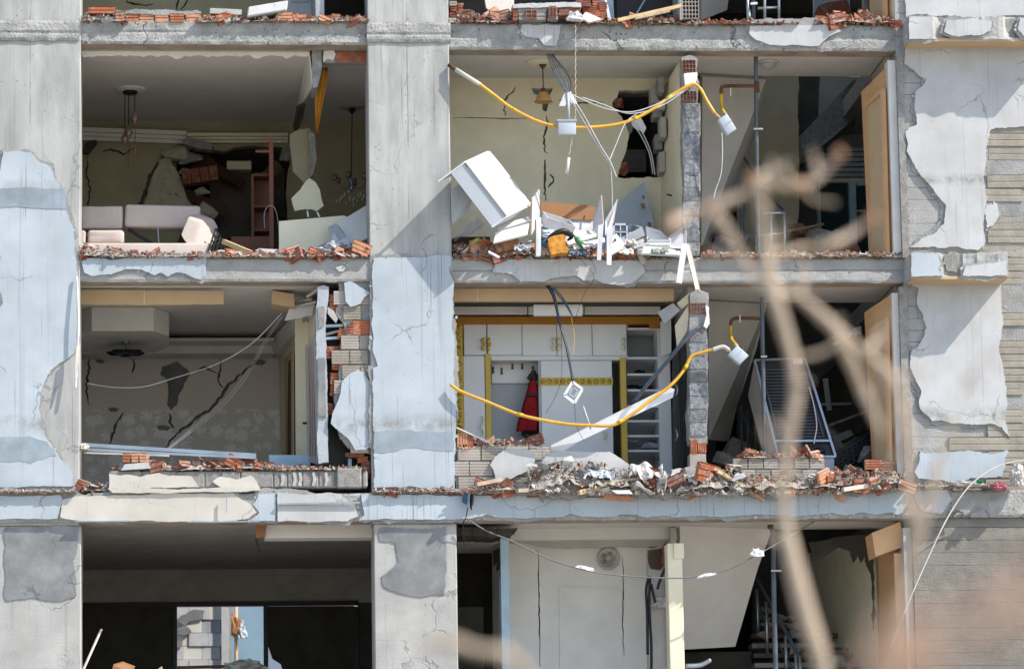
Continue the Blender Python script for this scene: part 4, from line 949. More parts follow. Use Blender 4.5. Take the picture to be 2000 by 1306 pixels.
# ================================================================== stairwell bay, upper and middle storeys
def stair_bay(i, yt, yb, dy):
    # sloped stair soffit, right door lining, dark back
    z0, z1 = ZF[i], (ZB[i - 1]) - .29
    return
def lining(pts_out, pts_in, parent_name='door_frame'):
    pass
zs2 = ZF[1]; zs1 = ZF[2]
# upper: stair flight soffit seen from below
slab3('stair_soffit', [(1372, 150, 1.5), (1496, 156, 1.72), (1478, 240, 2.1), (1446, 380, 3.0), (1388, 474, 3.0), (1370, 480, 1.8)], .12, m_wallg, B)
pr('stair_wall', [(1440, 140), (1560, 140), (1560, 420), (1540, 540), (1440, 540)], 3.6, 3.75, m_wallo, B, j=1)
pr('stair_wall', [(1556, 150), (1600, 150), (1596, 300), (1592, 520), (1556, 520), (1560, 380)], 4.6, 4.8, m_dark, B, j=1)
slab3('stair_flight', [(1560, 268, 3.8), (1668, 155, 4.6), (1700, 170, 4.6), (1690, 215, 4.6), (1600, 290, 3.8), (1572, 300, 3.8)], .25, m_gchunk, B)
pr('stair_wall', [(1560, 150), (1760, 150), (1760, 540), (1560, 540)], 5.4, 5.5, m_wallg, B)
t = thing('shuttered_window', 'louvred window with pale blue frame at the back of the stairwell', 'window', at(1650, 460, 4.9))
for k in range(6): bx('slat', 1600, 288 + k * 10, 1694, 295 + k * 10, 4.9 + .02 * (k % 2), 5.0, m_foil, t)
bx('head', 1600, 348, 1694, 356, 4.85, 5.0, m_pvcd, t); bx('frame', 1596, 290, 1603, 520, 4.86, 5.0, m_wallg, t); bx('frame', 1660, 356, 1674, 520, 4.86, 4.98, m_skyb, t); bx('frame', 1674, 356, 1694, 362, 4.86, 4.98, m_skyb, t); bx('frame', 1674, 410, 1694, 413, 4.86, 4.98, m_skyb, t)
bx('pane', 1603, 356, 1660, 520, 4.93, 4.95, m_glass, t); bx('pane', 1674, 362, 1694, 520, 4.93, 4.95, m_glass, t)
for k in range(9): bx('slat', 1604, 372 + k * 11, 1659, 378 + k * 11, 4.97, 4.99, m_foil, t)
def jamb(label, outer, Yf, Yb, inner):
    # door lining on the end wall, seen obliquely
    t = thing('door_frame', label, 'door frame', at(outer[3][0], outer[3][1], Yf))
    (ax, ay), (bx_, by), (cx, cy), (dx, dy) = outer     # far top, near top, near bottom, far bottom
    slab3('lining', [(ax, ay, Yb), (bx_, by, Yf), (cx, cy, Yf), (dx, dy, Yb)], .05, m_door, t)
    (ex, ey), (fx, fy), (gx, gy), (hx, hy) = inner
    slab3('architrave', [(ex - 3, ey - 5, Yb - .2), (fx + 2, fy - 8, Yf + .05), (fx + 2, fy, Yf + .05), (ex - 3, ey + 3, Yb - .2)], -.04, m_door, t)
    slab3('architrave', [(fx - 3, fy, Yf + .10), (fx + 3, fy - 4, Yf + .04), (gx + 3, gy, Yf + .04), (gx - 3, gy, Yf + .10)], -.04, m_door, t)
    slab3('opening', [(ex, ey, Yb - .22), (fx - 3, fy, Yf + .13), (gx - 3, gy, Yf + .13), (hx, hy, Yb - .22)], -.01, m_tan, t)  # solid panel, its darker tan holds the shade of the recess
    return t
t = jamb('tan door frame along the end wall, upper stairwell', [(1682, 180), (1738, 124), (1748, 520), (1698, 520)], .1, .8, [(1696, 208), (1727, 180), (1736, 520), (1706, 520)])
bx('end_wall', 1740, 118, 1770, 512, .06, .3, m_wallw, B); bx('corner_post', 1757, 108, 1770, 506, -.03, .06, m_gchunk, B)
bx('corner_post', 1762, 560, 1778, 960, -.03, .06, m_gchunk, B); bx('end_wall', 1748, 572, 1776, 962, .06, .3, m_wallw, B)
for k, (z0, z1) in enumerate(((ZF[1], ZB[0] - .3), (ZF[2], ZB[1] - .3), (ZF[3], ZB[2] - .3), (ZF[0], ZT - .3))):
    wallbox('end_wall', Xp(1762), Xp(1775), .31, 1.6, z0, z1, m_wallg); wallbox('end_wall', Xp(2010), Xp(2023), 1.6, 10.3, z0, z1, m_dark); wallbox('end_wall', Xp(1775), Xp(2023), 1.5, 1.6, z0, z1, m_dark)
    if k < 2: wallbox('stair_core_wall', at(1374, 300, 3.1).x, at(1440, 300, 3.1).x, 6.0, 6.1, z0, z1, m_dark)
# the middle partition goes on behind the kitchens
for i in (0, 1, 2):
    zt_, zb_ = (ZT if i == 0 else ZB[i - 1]) - .29, ZF[i]
    wallbox('partition_wall', Xp(1352), Xp(1366), (.3 if i != 1 else 1.0), 10.3, zb_, zt_, m_wallg)

# pipes and lamp of the upper stairwell
t = thing('riser_pipe', 'dark vertical gas riser with a side branch, upper stairwell', 'pipe', at(1480, 500, .5))
tube('pipe', pt((1476, 104, .5), (1478, 300, .5), (1482, 512, .5)), .028, m_steel, t, 10); tube('branch', pt((1478, 168, .5), (1440, 168, .5), (1414, 169, .5), (1409, 174, .5), (1409, 184, .5)), .024, m_rust, t, 10)
lathe('tee', at(1478, 174, .5), [(.036, -.05), (.036, .09), (.03, .1)], m_rust, t, 10); bar('bracket', at(1472, 252, .45), at(1490, 252, .45), .03, .02, m_pvcd, t); bar('bracket', at(1427, 172, .45), at(1427, 188, .45), .02, .015, m_pvcd, t)
tube('hose', pt((1409, 184, .5), (1409, 204, .45), (1412, 216, .3), (1417, 224, -.1)), .022, m_yelb, t, 8)
t = thing('ceiling_lamp', 'round glass dome lamp on the upper stairwell ceiling', 'lamp', at(1500, 130, .9))
c = at(1500, 128, .9); c.z = zc2; lathe('rim', c, [(.14, 0), (.14, -.02), (.125, -.03)], m_pvcd, t, 24); lathe('dome', c + Vector((0, 0, -.025)), [(.12, 0), (.11, -.03), (.08, -.06), (.03, -.075), (.01, -.09), (.001, -.09)], m_foil, t, 24)
cables('white_cables', 'single thin white wire dangling below the upper meter box', [[(1410, 260, -.2), (1411, 300, -.18), (1408, 340, -.16), (1398, 370, -.15), (1394, 388, -.15)]], .006, m_cwht)
def railing(name, label, posts, rails, Y, mt=m_metal, r_=.02):
    t = thing(name, label, 'railing', at(posts[0][0], posts[0][2], Y))
    for (x, y0, y1) in posts: tube('post', pt((x, y0, Y), (x + 1, y1, Y)), r_, mt, t, 8)
    for (x0, y0, x1, y1) in rails: tube('rail', pt((x0, y0, Y), (x1, y1, Y)), r_, mt, t, 8)
    return t
railing('stair_railing', 'bent metal stair railing at the upper stairwell edge', [(1532, 417, 505), (1506, 418, 500), (1478, 460, 505)], [(1490, 417, 1534, 416), (1478, 460, 1532, 456)], .9)
railing('stair_railing', 'leaning rusty railing bars beside the upper stair flight', [(1446, 354, 460), (1453, 395, 490), (1474, 406, 480)], [(1453, 308, 1500, 380), (1500, 380, 1530, 410)], 2.2, m_steel, .016)
for k, (x, y, s, Y) in enumerate(((1560, 445, .3, 3.3), (1600, 470, .45, 2.6), (1640, 462, .3, 2.4), (1570, 480, .3, 2.0), (1450, 470, .3, 2.4), (1410, 480, .35, 2.2), (1660, 485, .25, 1.5))):
    v, f = hullchunk(200 + k, 14, s * 1.3, s, s); p = at(x, y, Y)
    mesh('concrete_chunk', [q + p for q in v], f, m_gchunk if k % 3 else m_card, None, label='broken concrete lump on the dark upper stair landing', cat='rubble', group='lumps on the upper stair landing')
bar('timber_stick', at(1535, 452, 2.0), at(1606, 438, 2.6), .06, .03, m_pineg, None, label='grey plank lying across the lumps on the upper landing', cat='timber')
# ================================================================== middle storey, bedroom at the end
def wallpaper():
    m = bpy.data.materials.new('leaf print wallpaper'); m.use_nodes = True; t = m.node_tree; N = t.nodes; Lk = t.links.new; b = N['Principled BSDF']; b.inputs['Roughness'].default_value = .9
    g = N.new('ShaderNodeNewGeometry'); mp = N.new('ShaderNodeMapping'); mp.inputs['Scale'].default_value = (5.2, .0, 5.2); Lk(g.outputs['Position'], mp.inputs[0])
    nz = N.new('ShaderNodeTexNoise'); nz.inputs['Scale'].default_value = 5.5; nz.inputs['Detail'].default_value = 2; Lk(mp.outputs[0], nz.inputs['Vector'])
    v = N.new('ShaderNodeTexVoronoi'); v.inputs['Scale'].default_value = 1.0; v.inputs['Randomness'].default_value = .75; Lk(mp.outputs[0], v.inputs['Vector'])
    ad = N.new('ShaderNodeMath'); ad.operation = 'MULTIPLY_ADD'; Lk(nz.outputs['Fac'], ad.inputs[0]); ad.inputs[1].default_value = .9; Lk(v.outputs['Distance'], ad.inputs[2])
    mr = N.new('ShaderNodeMapRange'); mr.inputs[1].default_value = .96; mr.inputs[2].default_value = .86; Lk(ad.outputs[0], mr.inputs[0])
    sx = N.new('ShaderNodeSeparateXYZ'); Lk(g.outputs['Position'], sx.inputs[0])
    gt = N.new('ShaderNodeMapRange'); zc = at(350, 800, 4.9).z; gt.inputs[1].default_value = zc + .02; gt.inputs[2].default_value = zc - .02; Lk(sx.outputs[2], gt.inputs[0])
    mu = N.new('ShaderNodeMath'); mu.operation = 'MULTIPLY'; Lk(mr.outputs[0], mu.inputs[0]); Lk(gt.outputs[0], mu.inputs[1])
    mx = N.new('ShaderNodeMix'); mx.data_type = 'RGBA'; Lk(mu.outputs[0], mx.inputs[0]); mx.inputs[6].default_value = (.70, .65, .60, 1); mx.inputs[7].default_value = (.88, .86, .82, 1)
    Lk(mx.outputs[2], b.inputs['Base Color']); return m
YM = 4.9
pr('back_wall', [(90, 640), (560, 640), (560, 1000), (90, 1000)], YM, YM + .16, wallpaper(), B,
   holes=[jag([(316, 716), (330, 712), (345, 704), (358, 716), (372, 728), (364, 744), (352, 766), (346, 790), (334, 802), (326, 790), (328, 760), (326, 740), (312, 730)], 2.2, 6, 9),
          crack([(174, 694), (172, 730), (168, 752), (174, 790)], 4, 21), crack([(240, 806), (226, 826), (220, 848), (214, 868)], 4.5, 22), crack([(500, 706), (476, 726), (446, 752), (424, 784), (404, 804), (376, 822), (350, 842), (330, 864), (316, 882)], 5, 23),
          crack([(432, 700), (430, 722), (424, 744), (436, 756)], 4, 24, 5, 1.5), crack([(330, 806), (334, 826), (340, 836)], 4, 25), crack([(380, 726), (398, 718), (414, 724), (422, 728)], 5, 26), crack([(258, 700), (262, 714), (258, 728)], 4, 27)])
wallbox('wall_core', at(90, 800, YM).x, at(560, 800, YM).x, YM + .12, YM + .155, ZF[2], ZB[1] - .3, m_scar)
BWM = [o for o in B.children if o.name.startswith('back_wall')][-1]
for (x, y, s) in ((196, 706, 6), (258, 698, 7), (320, 836, 9), (222, 800, 7), (506, 708, 9)):
    pr('plaster_scar', jag([(x - s * 1.6, y - s * .5), (x, y - s * .7), (x + s * 1.6, y - s * .3), (x + s * .8, y + s * .5), (x - s, y + s * .4)], 1.2, 4, x), YM - .012, YM + .01, m_scar, BWM)
cornice(110, 667, 532, 668, YM - .02, 13, BWM, m_wallw); bx('bulkhead', 110, 672, 534, 690, YM - .5, YM - .05, m_wallw, BWM); bx('bulkhead', 110, 660, 536, 666, YM - .9, YM - .5, m_ceil, BWM)
t = thing('ceiling_drop', 'octagonal dropped ceiling panel over the middle left bedroom', 'ceiling panel', at(245, 630, 2.4))
mb = MB(); c0 = at(246, 632, 2.4); 
zt_ = ZB[1] - .29; zb2 = at(246, 651, 2.2).z
P = [(at(150, 640, 2.9).x, 2.4), (at(180, 640, 2.2).x, 2.0), (at(300, 640, 2.2).x, 2.0), (at(330, 640, 2.6).x, 2.4), (at(330, 640, 2.6).x, 3.3), (at(300, 640, 2.6).x, 3.8), (at(180, 640, 2.6).x, 3.8), (at(150, 640, 2.9).x, 3.3)]
n = len(P); v = [Vector((x, y, zt_)) for x, y in P] + [Vector((x, y, zb2)) for x, y in P]
mesh('panel', v, [tuple(range(n)), tuple(range(2 * n - 1, n - 1, -1))] + [(i, (i + 1) % n, (i + 1) % n + n, i + n) for i in range(n)], m_wallw, t)
t = thing('ceiling_lamp', 'black petal ceiling lamp below the octagonal panel', 'lamp', at(246, 660, 2.9))
c = at(246, 648, 2.9); c.z = zb2; lathe('canopy', c, [(.06, 0), (.05, -.02), (.015, -.04), (.012, -.1)], m_metal, t, 12)
for k, an in enumerate((.5, 1.6, 2.9, 4.2, 5.4)):
    d = Vector((math.cos(an), math.sin(an), 0)); g = latheg((0, 0, 0), [(.001, 0), (.07, .004), (.1, .0), (.09, -.025), (.05, -.045), (.001, -.05)], 14)
    q = c + d * .15 + Vector((0, 0, -.13)); mesh('petal', [Vector((x.x * 1.2, x.y, x.z)) + q for x in g[0]], g[1], m_black, t, smooth=True)
pr('bulkhead', [(140, 567), (437, 569), (437, 594), (300, 595), (140, 594)], .55, .6, m_tan, C1L, j=.5, step=12); bx('joint', 281, 568, 282.5, 594.5, .545, .55, m_wallw, C1L)
pr('bulkhead', [(531, 567), (574, 574), (576, 600), (536, 594), (530, 592)], .7, 1.1, m_tan, C1L, j=.4)
slab3('bulkhead', [(534, 688, 4.4), (616, 604, .9), (640, 604, .9), (560, 690, 4.4)], -.03, m_wallw, C1L); slab3('bulkhead', [(528, 665, 4.4), (596, 592, .9), (616, 604, .9), (534, 688, 4.4)], .03, m_wallw, C1L)
for k, (x, y, Y) in enumerate(((600, 626, 1.6), (590, 652, 2.5), (578, 675, 3.6), (570, 697, 4.4))):
    pass
for k, (x, y, Y) in enumerate(((599, 627, 1.4), (590, 652, 2.2), (579, 676, 3.2))):
    t = thing('spotlight', ('nearest', 'middle', 'farthest')[k] + ' of three recessed spotlights in the bedroom bulkhead', 'lamp', at(x, y, Y), 'bedroom spotlights')
    lathe('rim', at(x, y, Y), [(.05, -.012), (.055, .0), (.05, .02)], m_metal, t, 14); lathe('bulb', at(x, y, Y), [(.035, .0), (.03, -.016), (.001, -.02)], m_pvc, t, 12)
SW = slab3('partition_wall', [(545, 690, 4.85), (612, 596, .9), (614, 905, .9), (548, 880, 4.85)], .08, m_wallc, B)
bx('pilaster', 577, 622, 606, 930, 1.5, 1.62, m_wallc, SW); slab3('door_lining', [(558, 700, 3.9), (574, 684, 2.6), (575, 920, 2.6), (560, 900, 3.9)], -.02, m_tan, SW); slab3('opening', [(562, 712, 3.8), (571, 702, 2.9), (572, 920, 2.9), (563, 900, 3.8)], -.03, m_dark, SW)  # the opening is a dark sheet holding the doorway's shade in its colour
t = thing('door_leaf', 'white grooved door standing edge on beside the grey partition end', 'door', at(612, 905, .5))
slab3('leaf', [(596, 676, 1.3), (616, 656, .4), (622, 908, .4), (600, 900, 1.3)], .04, m_lam, t)
for k in range(3): slab3('groove', [(603 + k * 4, 680 - k * 4, 1.0 - .18 * k), (604.5 + k * 4, 679 - k * 4, .93 - .18 * k), (606.5 + k * 4.3, 890, .93 - .18 * k), (605 + k * 4.3, 890, 1.0 - .18 * k)], -.012, m_lamg, t)
tube('handle', pt((592, 826, 1.1), (598, 826, 1.05)), .016, m_black, t)
pr('wall_end', [(620, 560), (632, 557), (642, 560), (639, 600), (636, 640), (637, 700), (640, 800), (642, 902), (622, 905), (620, 760), (617, 660)], .05, .35, m_foil, SW, j=.9)
pr('wall_end', [(621, 600), (634, 598), (633, 636), (622, 642)], .03, .06, m_gchunk, SW, j=1); pr('wall_end', [(620, 700), (634, 698), (637, 815), (622, 812)], .03, .06, m_scar, SW, j=1)
# infill wall beside the column
reg = [(672, 552), (724, 552), (727, 880), (700, 884), (676, 876), (660, 850), (650, 812), (652, 760), (664, 700), (676, 660), (672, 628), (660, 612), (664, 590)]
pr('infill_wall', [(662, 550), (724, 550), (726, 886), (704, 880), (680, 874), (664, 855), (650, 822), (654, 770), (664, 712), (676, 668), (672, 634), (656, 612), (664, 584)], .06, .16, m_mortar, B, j=1.6)
IW3 = [o for o in B.children if o.name.startswith('infill_wall')][-1]
brickfield(reg, 650, 726, 552, 884, 29, 36, .035, [m_brickm, m_brickm, m_brickm, m_brickw, m_clay], IW3, seed=9, n=5, dp=.06)
for (x0, y0, x1, y1, Y, rot) in ((643, 574, 672, 604, .1, .05), (655, 600, 674, 612, .06, .3), (678, 632, 707, 656, .04, .02), (633, 675, 662, 699, .08, -.03), (664, 668, 682, 684, .05, .2), (656, 686, 674, 704, .07, -.2), (648, 704, 668, 722, .09, .1), (645, 727, 661, 751, .1, 0), (633, 786, 649, 808, .12, .15), (660, 640, 678, 660, .08, .2), (668, 700, 684, 716, .06, -.15), (646, 752, 660, 772, .1, .1), (652, 762, 668, 784, .08, -.1), (676, 884, 712, 892, .08, .05), (700, 892, 720, 902, .1, -.15), (706, 900, 722, 934, .1, 0)):
    v, f = groovebrick((x1 - x0) * PX, (y1 - y0) * PX, .16, 4, .01, rnd, .012); p = at(x0, y1, Y)
    o = mesh('brick', [q + p for q in v], f, rnd.choice([m_clay, m_clay, m_clayd]), IW3); o.rotation_euler = (0, rot, rnd.uniform(-.1, .1))
pr('plaster_patch', [(672, 552), (685, 549), (700, 558), (723, 572), (712, 580), (704, 593), (685, 599), (675, 588)], -.0, .04, m_blue, IW3, j=1)
pr('plaster_patch', [(698, 722), (710, 727), (725, 749), (727, 868), (714, 878), (694, 879), (682, 858), (665, 844), (646, 826), (649, 807), (662, 778), (669, 743), (682, 730)], .0, .04, m_blue, IW3, j=1)
pr('plaster_patch', [(640, 600), (652, 606), (660, 622), (656, 630), (640, 612)], .05, .1, m_wallg, IW3, j=1)
for y in (637, 661): bar('metal_strip', at(636, y, .15), at(676, y - 2, .15), .03, .035, m_metal, IW3)
bar('metal_strip', at(634, 654, .2), at(676, 643, .2), .05, .03, m_wallg, IW3)
wallbox('lining_and_gap_shade', Xp(636), Xp(730), .45, .5, ZF[2], ZB[1] - .3, m_darkb)  # near-black sheet holds the shade of the gap behind the brickwork
bx('pipe_stub', 680, 895, 687, 940, .2, .25, m_skyb, IW3)
# parapet
PP = bx('parapet', 213, 920, 716, 953, -.03, .3, m_mortar, B)
xs = [214, 277, 345, 400, 432, 470, 534, 561, 590, 622, 655]
for a, b in zip(xs[:-1], xs[1:]):
    bx('block', a + .8, 920 + rnd.uniform(-1, 1), b - .8, 951, -.05 + rnd.uniform(-.006, .006), .1, m_gchunk, PP, .012)
bx('block', 658, 914, 706, 952, -.09, .2, m_gchunk, PP, .015); bx('block', 707, 918, 718, 951, -.06, .15, m_gchunk, PP, .02)
pr('plaster_patch', [(213, 924), (236, 928), (250, 926), (277, 930), (296, 925), (310, 923), (330, 929), (345, 928), (375, 930), (389, 951), (213, 953)], -.075, -.03, m_creamp, PP, j=1)
pr('plaster_patch', [(415, 940), (430, 930), (448, 932), (462, 936), (476, 932), (490, 927), (500, 938), (507, 952), (430, 950)], -.075, -.03, m_creamp, PP, j=1)
pr('ledge', [(210, 953), (508, 951), (508, 957), (470, 960), (220, 962)], -.12, .1, m_creamp, PP, j=.7, step=10)
for k, x in enumerate((548, 572, 583, 610, 634)): pr('mortar_drip', jag([(x, 922), (x + 5, 922), (x + 8, 936), (x + 4, 949), (x - 1, 948), (x + 2, 936)], 1.2, 5, k), -.066, -.04, m_chunk, PP)
t = thing('aluminium_rail', 'bent aluminium window rail lying along the bedroom parapet', 'rail', at(340, 885, .0))
A_, B_ = (160, 868), (480, 892)
for dy, w_, Y in ((0, .045, -.02), (6, .05, .05), (10, .03, -.06)): bar('profile', at(158, 868 + dy, Y + .3), at(500, 889 + dy * .5, Y), .05, w_, m_metal, t)
bar('profile', at(165, 884, .2), at(330, 890, .05), .05, .02, m_pvcd, t)
crumple('end_rag', at(165, 874, .1), (.07, .08, .06), m_pvcd, t, 4)
board('window_board', [(525, 888, .6), (602, 888, .6), (604, 912, .5), (528, 912, .5)], .03, m_skyb, 'pale blue board standing behind the parapet end')
bx('black_case', 352, 879, 402, 886, .5, .7, m_black, None, .01, label='flat black case lying behind the aluminium rail', cat='case')
cables('white_cables', 'brown white cable sagging across the bedroom', [[(170, 748, 1.2), (220, 756, 1.2), (280, 755, 1.2), (340, 738, 1.2), (420, 712, 1.0), (490, 672, .8), (550, 612, .7)]], .006, m_pvcd)
cables('white_cables', 'pair of thin grey cables slung down to the case', [[(548, 620, .7), (520, 660, .8), (480, 730, .9), (430, 790, .9), (370, 840, .8), (318, 884, .6)], [(552, 618, .7), (522, 664, .8), (482, 736, .9), (432, 796, .9), (372, 844, .8), (320, 884, .6)]], .0018, m_cwht)
cables('white_cables', 'long white strip hanging down the edge of the end column', [[(150, 540, -.08), (153, 620, -.12), (151, 700, -.12), (147, 760, -.14)]], .014, m_pvc)
board('torn_strip', [(149, 676, -.15), (157, 672, -.14), (155, 705, -.16), (148, 738, -.18), (146, 738, -.18)], .008, m_creamp, 'torn cream strip hanging at the end column edge', 'strip')
for k, (a, b, Y0_, Y1_) in enumerate((((568, 592), (610, 585), 1.0, .8), ((576, 600), (618, 590), .9, .7), ((600, 580), (622, 566), .6, .5))): bar('ceiling_batten', at(*a, Y0_), at(*b, Y1_), .04, .03, m_pvcd, C1L)
pr('ceiling_scrap', [(566, 600), (616, 592), (610, 616), (580, 622), (556, 626)], .85, .88, m_wallw, C1L, j=1)

# ================================================================== middle storey, hall with the fitted wardrobe
YW = 1.6
wallbox('back_wall', Xp(830), at(1345, 700, 2.3).x, 2.3, 2.4, ZF[2], ZB[1] - .3, m_wallw)
bx('bulkhead', 860, 563, 1317, 588, .45, .55, m_tan, C1C, .006); bx('joint', 932, 562, 933, 588, .445, .45, m_wallw, C1C)
for k, (x0, x1) in enumerate(((860, 1030), (1032, 1140), (1142, 1290))): bx('bulkhead', x0, 591 + k % 2, x1, 613, 1.25, 1.32, m_wallw, C1C, .008)
bx('ceiling_lath', 880, 588, 1300, 591, .9, 1.2, m_dark, C1C)
t = thing('wardrobe', 'white fitted wardrobe with gold trim filling the hall wall', 'wardrobe', at(1090, 905, YW))
bx('back_panel', 884, 618, 1312, 960, 2.2, 2.24, m_lamg, t)
bx('pelmet', 884, 617, 1290, 632, YW - .1, YW + .5, m_orange, t, .01); pr('pelmet', [(1262, 622), (1290, 618), (1290, 640), (1270, 640)], YW - .08, YW - .02, m_orange, t)
bx('carcass', 890, 633, 1226, 640, YW + .02, 2.2, m_lamw, t); bx('carcass', 905, 694, 1226, 703, YW + .0, 2.2, m_lamw, t)
for (x0, x1, hx) in ((906, 950, 945), (952, 1019, 956), (1020, 1087, 1083), (1088, 1156, 1093), (1157, 1224, 1219)):
    d = bx('door', x0, 632, x1, 693 - (0 if x0 < 1000 else -1), YW - .03, YW, m_lamw, t, .006)
    h = tube('handle', pt((hx, 660, YW - .06), (hx - 2, 666, YW - .08), (hx + 2, 672, YW - .07), (hx - 2, 678, YW - .08), (hx, 684, YW - .06)), [.014, .022, .01, .022, .014], m_gold if hx < 1000 else m_wallc, d, 8)
g1 = bx('gold_pilaster', 891, 628, 905, 900, YW - .06, YW - .0, m_gold, t, .006)
k = 0
for y in range(634, 898, 13):
    p = at(898, y + 5, YW - .065); g = latheg(p, [(.03, .008), (.034, 0), (.02, -.006), (.012, .004), (.001, .004)], 9, (0, -1, 0)); mesh('rosette', g[0], g[1], m_goldo, g1, smooth=True)
    bar('scroll', at(893.5, y, YW - .066), at(902.5, y + (12 if k % 2 else 8), YW - .066), .012, .012, m_goldo, g1); k += 1
d = bx('door', 906, 695, 948, 900, YW - .03, YW, m_lamw, t, .006)
tube('handle', pt((941, 812, YW - .06), (945, 820, YW - .08), (939, 832, YW - .07), (944, 842, YW - .08), (941, 850, YW - .06)), [.008, .014, .01, .014, .008], m_wallc, d, 8)
bx('gold_strip', 949, 690, 960, 930, YW - .05, YW + .1, m_gold, t, .005); bx('gold_strip', 1213, 698, 1225, 930, YW - .05, YW + .1, m_gold, t, .005)
bx('niche_back', 960, 703, 1056, 960, YW + .35, YW + .37, m_lamg, t); bx('niche_rail', 960, 705, 1056, 748, YW + .3, YW + .35, m_lamw, t, .004)
for (x, y) in ((963, 722), (980, 724), (1001, 714), (1020, 714), (1041, 720)):
    h = lathe('coat_hook', at(x, y, YW + .29), [(.012, .04), (.016, .02), (.01, -.01), (.02, -.03), (.008, -.05)], m_steel, t, 8)
bx('door_rail', 960, 697, 1213, 703, YW - .02, YW + .3, m_lamw, t)
bx('door_edge', 1053, 704, 1058, 930, YW - .0, YW + .06, m_lamg, t)
sd = bx('sliding_door', 1058, 704, 1197, 930, YW - .02, YW + .02, m_lamw, t, .004)
gb = bx('gold_band', 1054, 737, 1197, 752, YW - .035, YW - .021, m_gold, sd)
for k in range(11):
    p = at(1060 + k * 13, 744.5, YW - .04); g = latheg(p, [(.032, .006), (.036, 0), (.02, -.006), (.012, .004), (.001, .004)], 9, (0, -1, 0)); mesh('rosette', g[0], g[1], m_goldo, gb, smooth=True)
tube('handle', pt((1180, 842, YW - .05), (1184, 848, YW - .07), (1181, 858, YW - .05)), [.008, .018, .012], m_wallc, sd, 8)
bx('niche_back', 1197, 703, 1213, 960, YW + .2, YW + .22, m_dark, t)
for y in (640, 697, 729, 760, 791, 820, 849, 878): bx('shelf', 1225, y, 1287, y + 4, YW, YW + .45, m_lamw, t)
bx('side_panel', 1287, 636, 1311, 960, YW - .03, YW + .5, m_lamw, t, .006); pr('side_panel', [(1290, 628), (1310, 614), (1311, 640), (1311, 688), (1290, 696)], YW - .3, YW - .27, m_lamw, t)
for y in (650, 676, 792, 892): bx('hinge', 1284, y, 1288, y + 5, YW + .05, YW + .12, m_steel, t)
for k, (x, y, s) in enumerate(((1262, 756, .07), (1250, 724, .05), (1236, 752, .05))): crumple('shoe', at(x, y + 3, YW + .2), (s * 1.6, s, s * .6), m_black, None, 30 + k, label=('black shoe on the second open shelf', 'small black pouch on the top open shelf', 'black glove left on the open shelf beside a shoe')[k], cat='clothing')
for k, (x, y) in enumerate(((1232, 862), (1270, 872))): crumple('folded_cloth', at(x, y, YW + .2), (.12, .1, .05), m_box if k else m_foil, None, 40 + k, label=('grey cloth bundle on a low wardrobe shelf', 'pale blue cloth on a low wardrobe shelf')[k], cat='clothing')
t = thing('coat', 'red quilted coat hanging from a wardrobe hook', 'coat', at(1033, 850, YW))
v = []; f = []; sg = 28
for i, (y, x, w_) in enumerate(((744, 1041, 5), (750, 1040, 9), (758, 1041, 10), (772, 1040, 12), (776, 1040, 14), (790, 1038, 15), (806, 1036, 17), (822, 1033, 19), (836, 1031, 21), (842, 1030, 20))):
    c = at(x, y, YW + .12)
    for a in range(sg):
        an = 2 * math.pi * a / sg; rr = (1 + .2 * math.sin(an * 5 + math.sin(an * 2) * 1.5 + i * .15) * (i / 9) ** .7) * (1 + .06 * (i % 2)); v.append(c + Vector((math.cos(an) * w_ * PX * rr, math.sin(an) * .09 * rr, .01 * math.sin(an * 3))))
for i in range(9):
    for a in range(sg): f.append((i * sg + a, i * sg + (a + 1) % sg, (i + 1) * sg + (a + 1) % sg, (i + 1) * sg + a))
f.append(tuple(range(sg))); f.append(tuple(range(9 * sg, 10 * sg)))
mesh('body', v, f, m_red, t, smooth=True); bx('belt', 1029, 768, 1053, 773, YW + .0, YW + .2, m_darkb, t, .01); crumple('collar', at(1042, 738, YW + .1), (.07, .06, .09), m_darkb, t, 2); crumple('lining', at(1036, 848, YW + .12), (.11, .08, .09), m_black, t, 7)
t = thing('recessed_lamp', 'white square lamp tray hanging loose below the hall ceiling', 'lamp', at(1088, 605, .8))
bx('tray', 1042, 594, 1138, 616, .7, .78, m_pvc, t, .008); bx('inner', 1072, 598, 1116, 612, .69, .7, m_wallw, t)
t = thing('door_leaf', 'black door with steel latches beside the hall wardrobe', 'door', at(1330, 930, .9))
slab3('leaf', [(1313, 690, 1.4), (1344, 650, .5), (1346, 940, .5), (1314, 940, 1.4)], .05, m_black, t)
for y in (762, 850): tube('latch', pt((1321, y - 12, .9), (1324, y, .86), (1321, y + 10, .9)), .018, m_metal, t)
bx('stile', 1327, 668, 1333, 935, .72, .76, m_darkb, t)
PH = pr('partition_wall', [(1348, 572), (1366, 566), (1384, 572), (1380, 640), (1383, 760), (1382, 866), (1348, 866), (1346, 700)], .02, .3, m_mortar, B, j=1)
k = 0
for y in range(668, 870, 26):
    v, f = groovebrick(33 * PX, 25.4 * PX, .05, 1, .002, rnd, .012); p = at(1348, y, -.0 + .003 * (k % 3)); mesh('brick', [q + p for q in v], f, m_endl if k % 3 else m_endm, PH); k += 1
honeycomb('brick', 1349, 592, 1378, 612, -.0, 5, 2, m_clayd, PH); bx('brick', 1350, 612, 1376, 628, .03, .2, m_clayd, PH, .01)
pr('plaster_patch', [(1378, 596), (1385, 600), (1386, 632), (1380, 642), (1374, 636), (1380, 616)], -.03, .03, m_wallw, PH, j=.8)
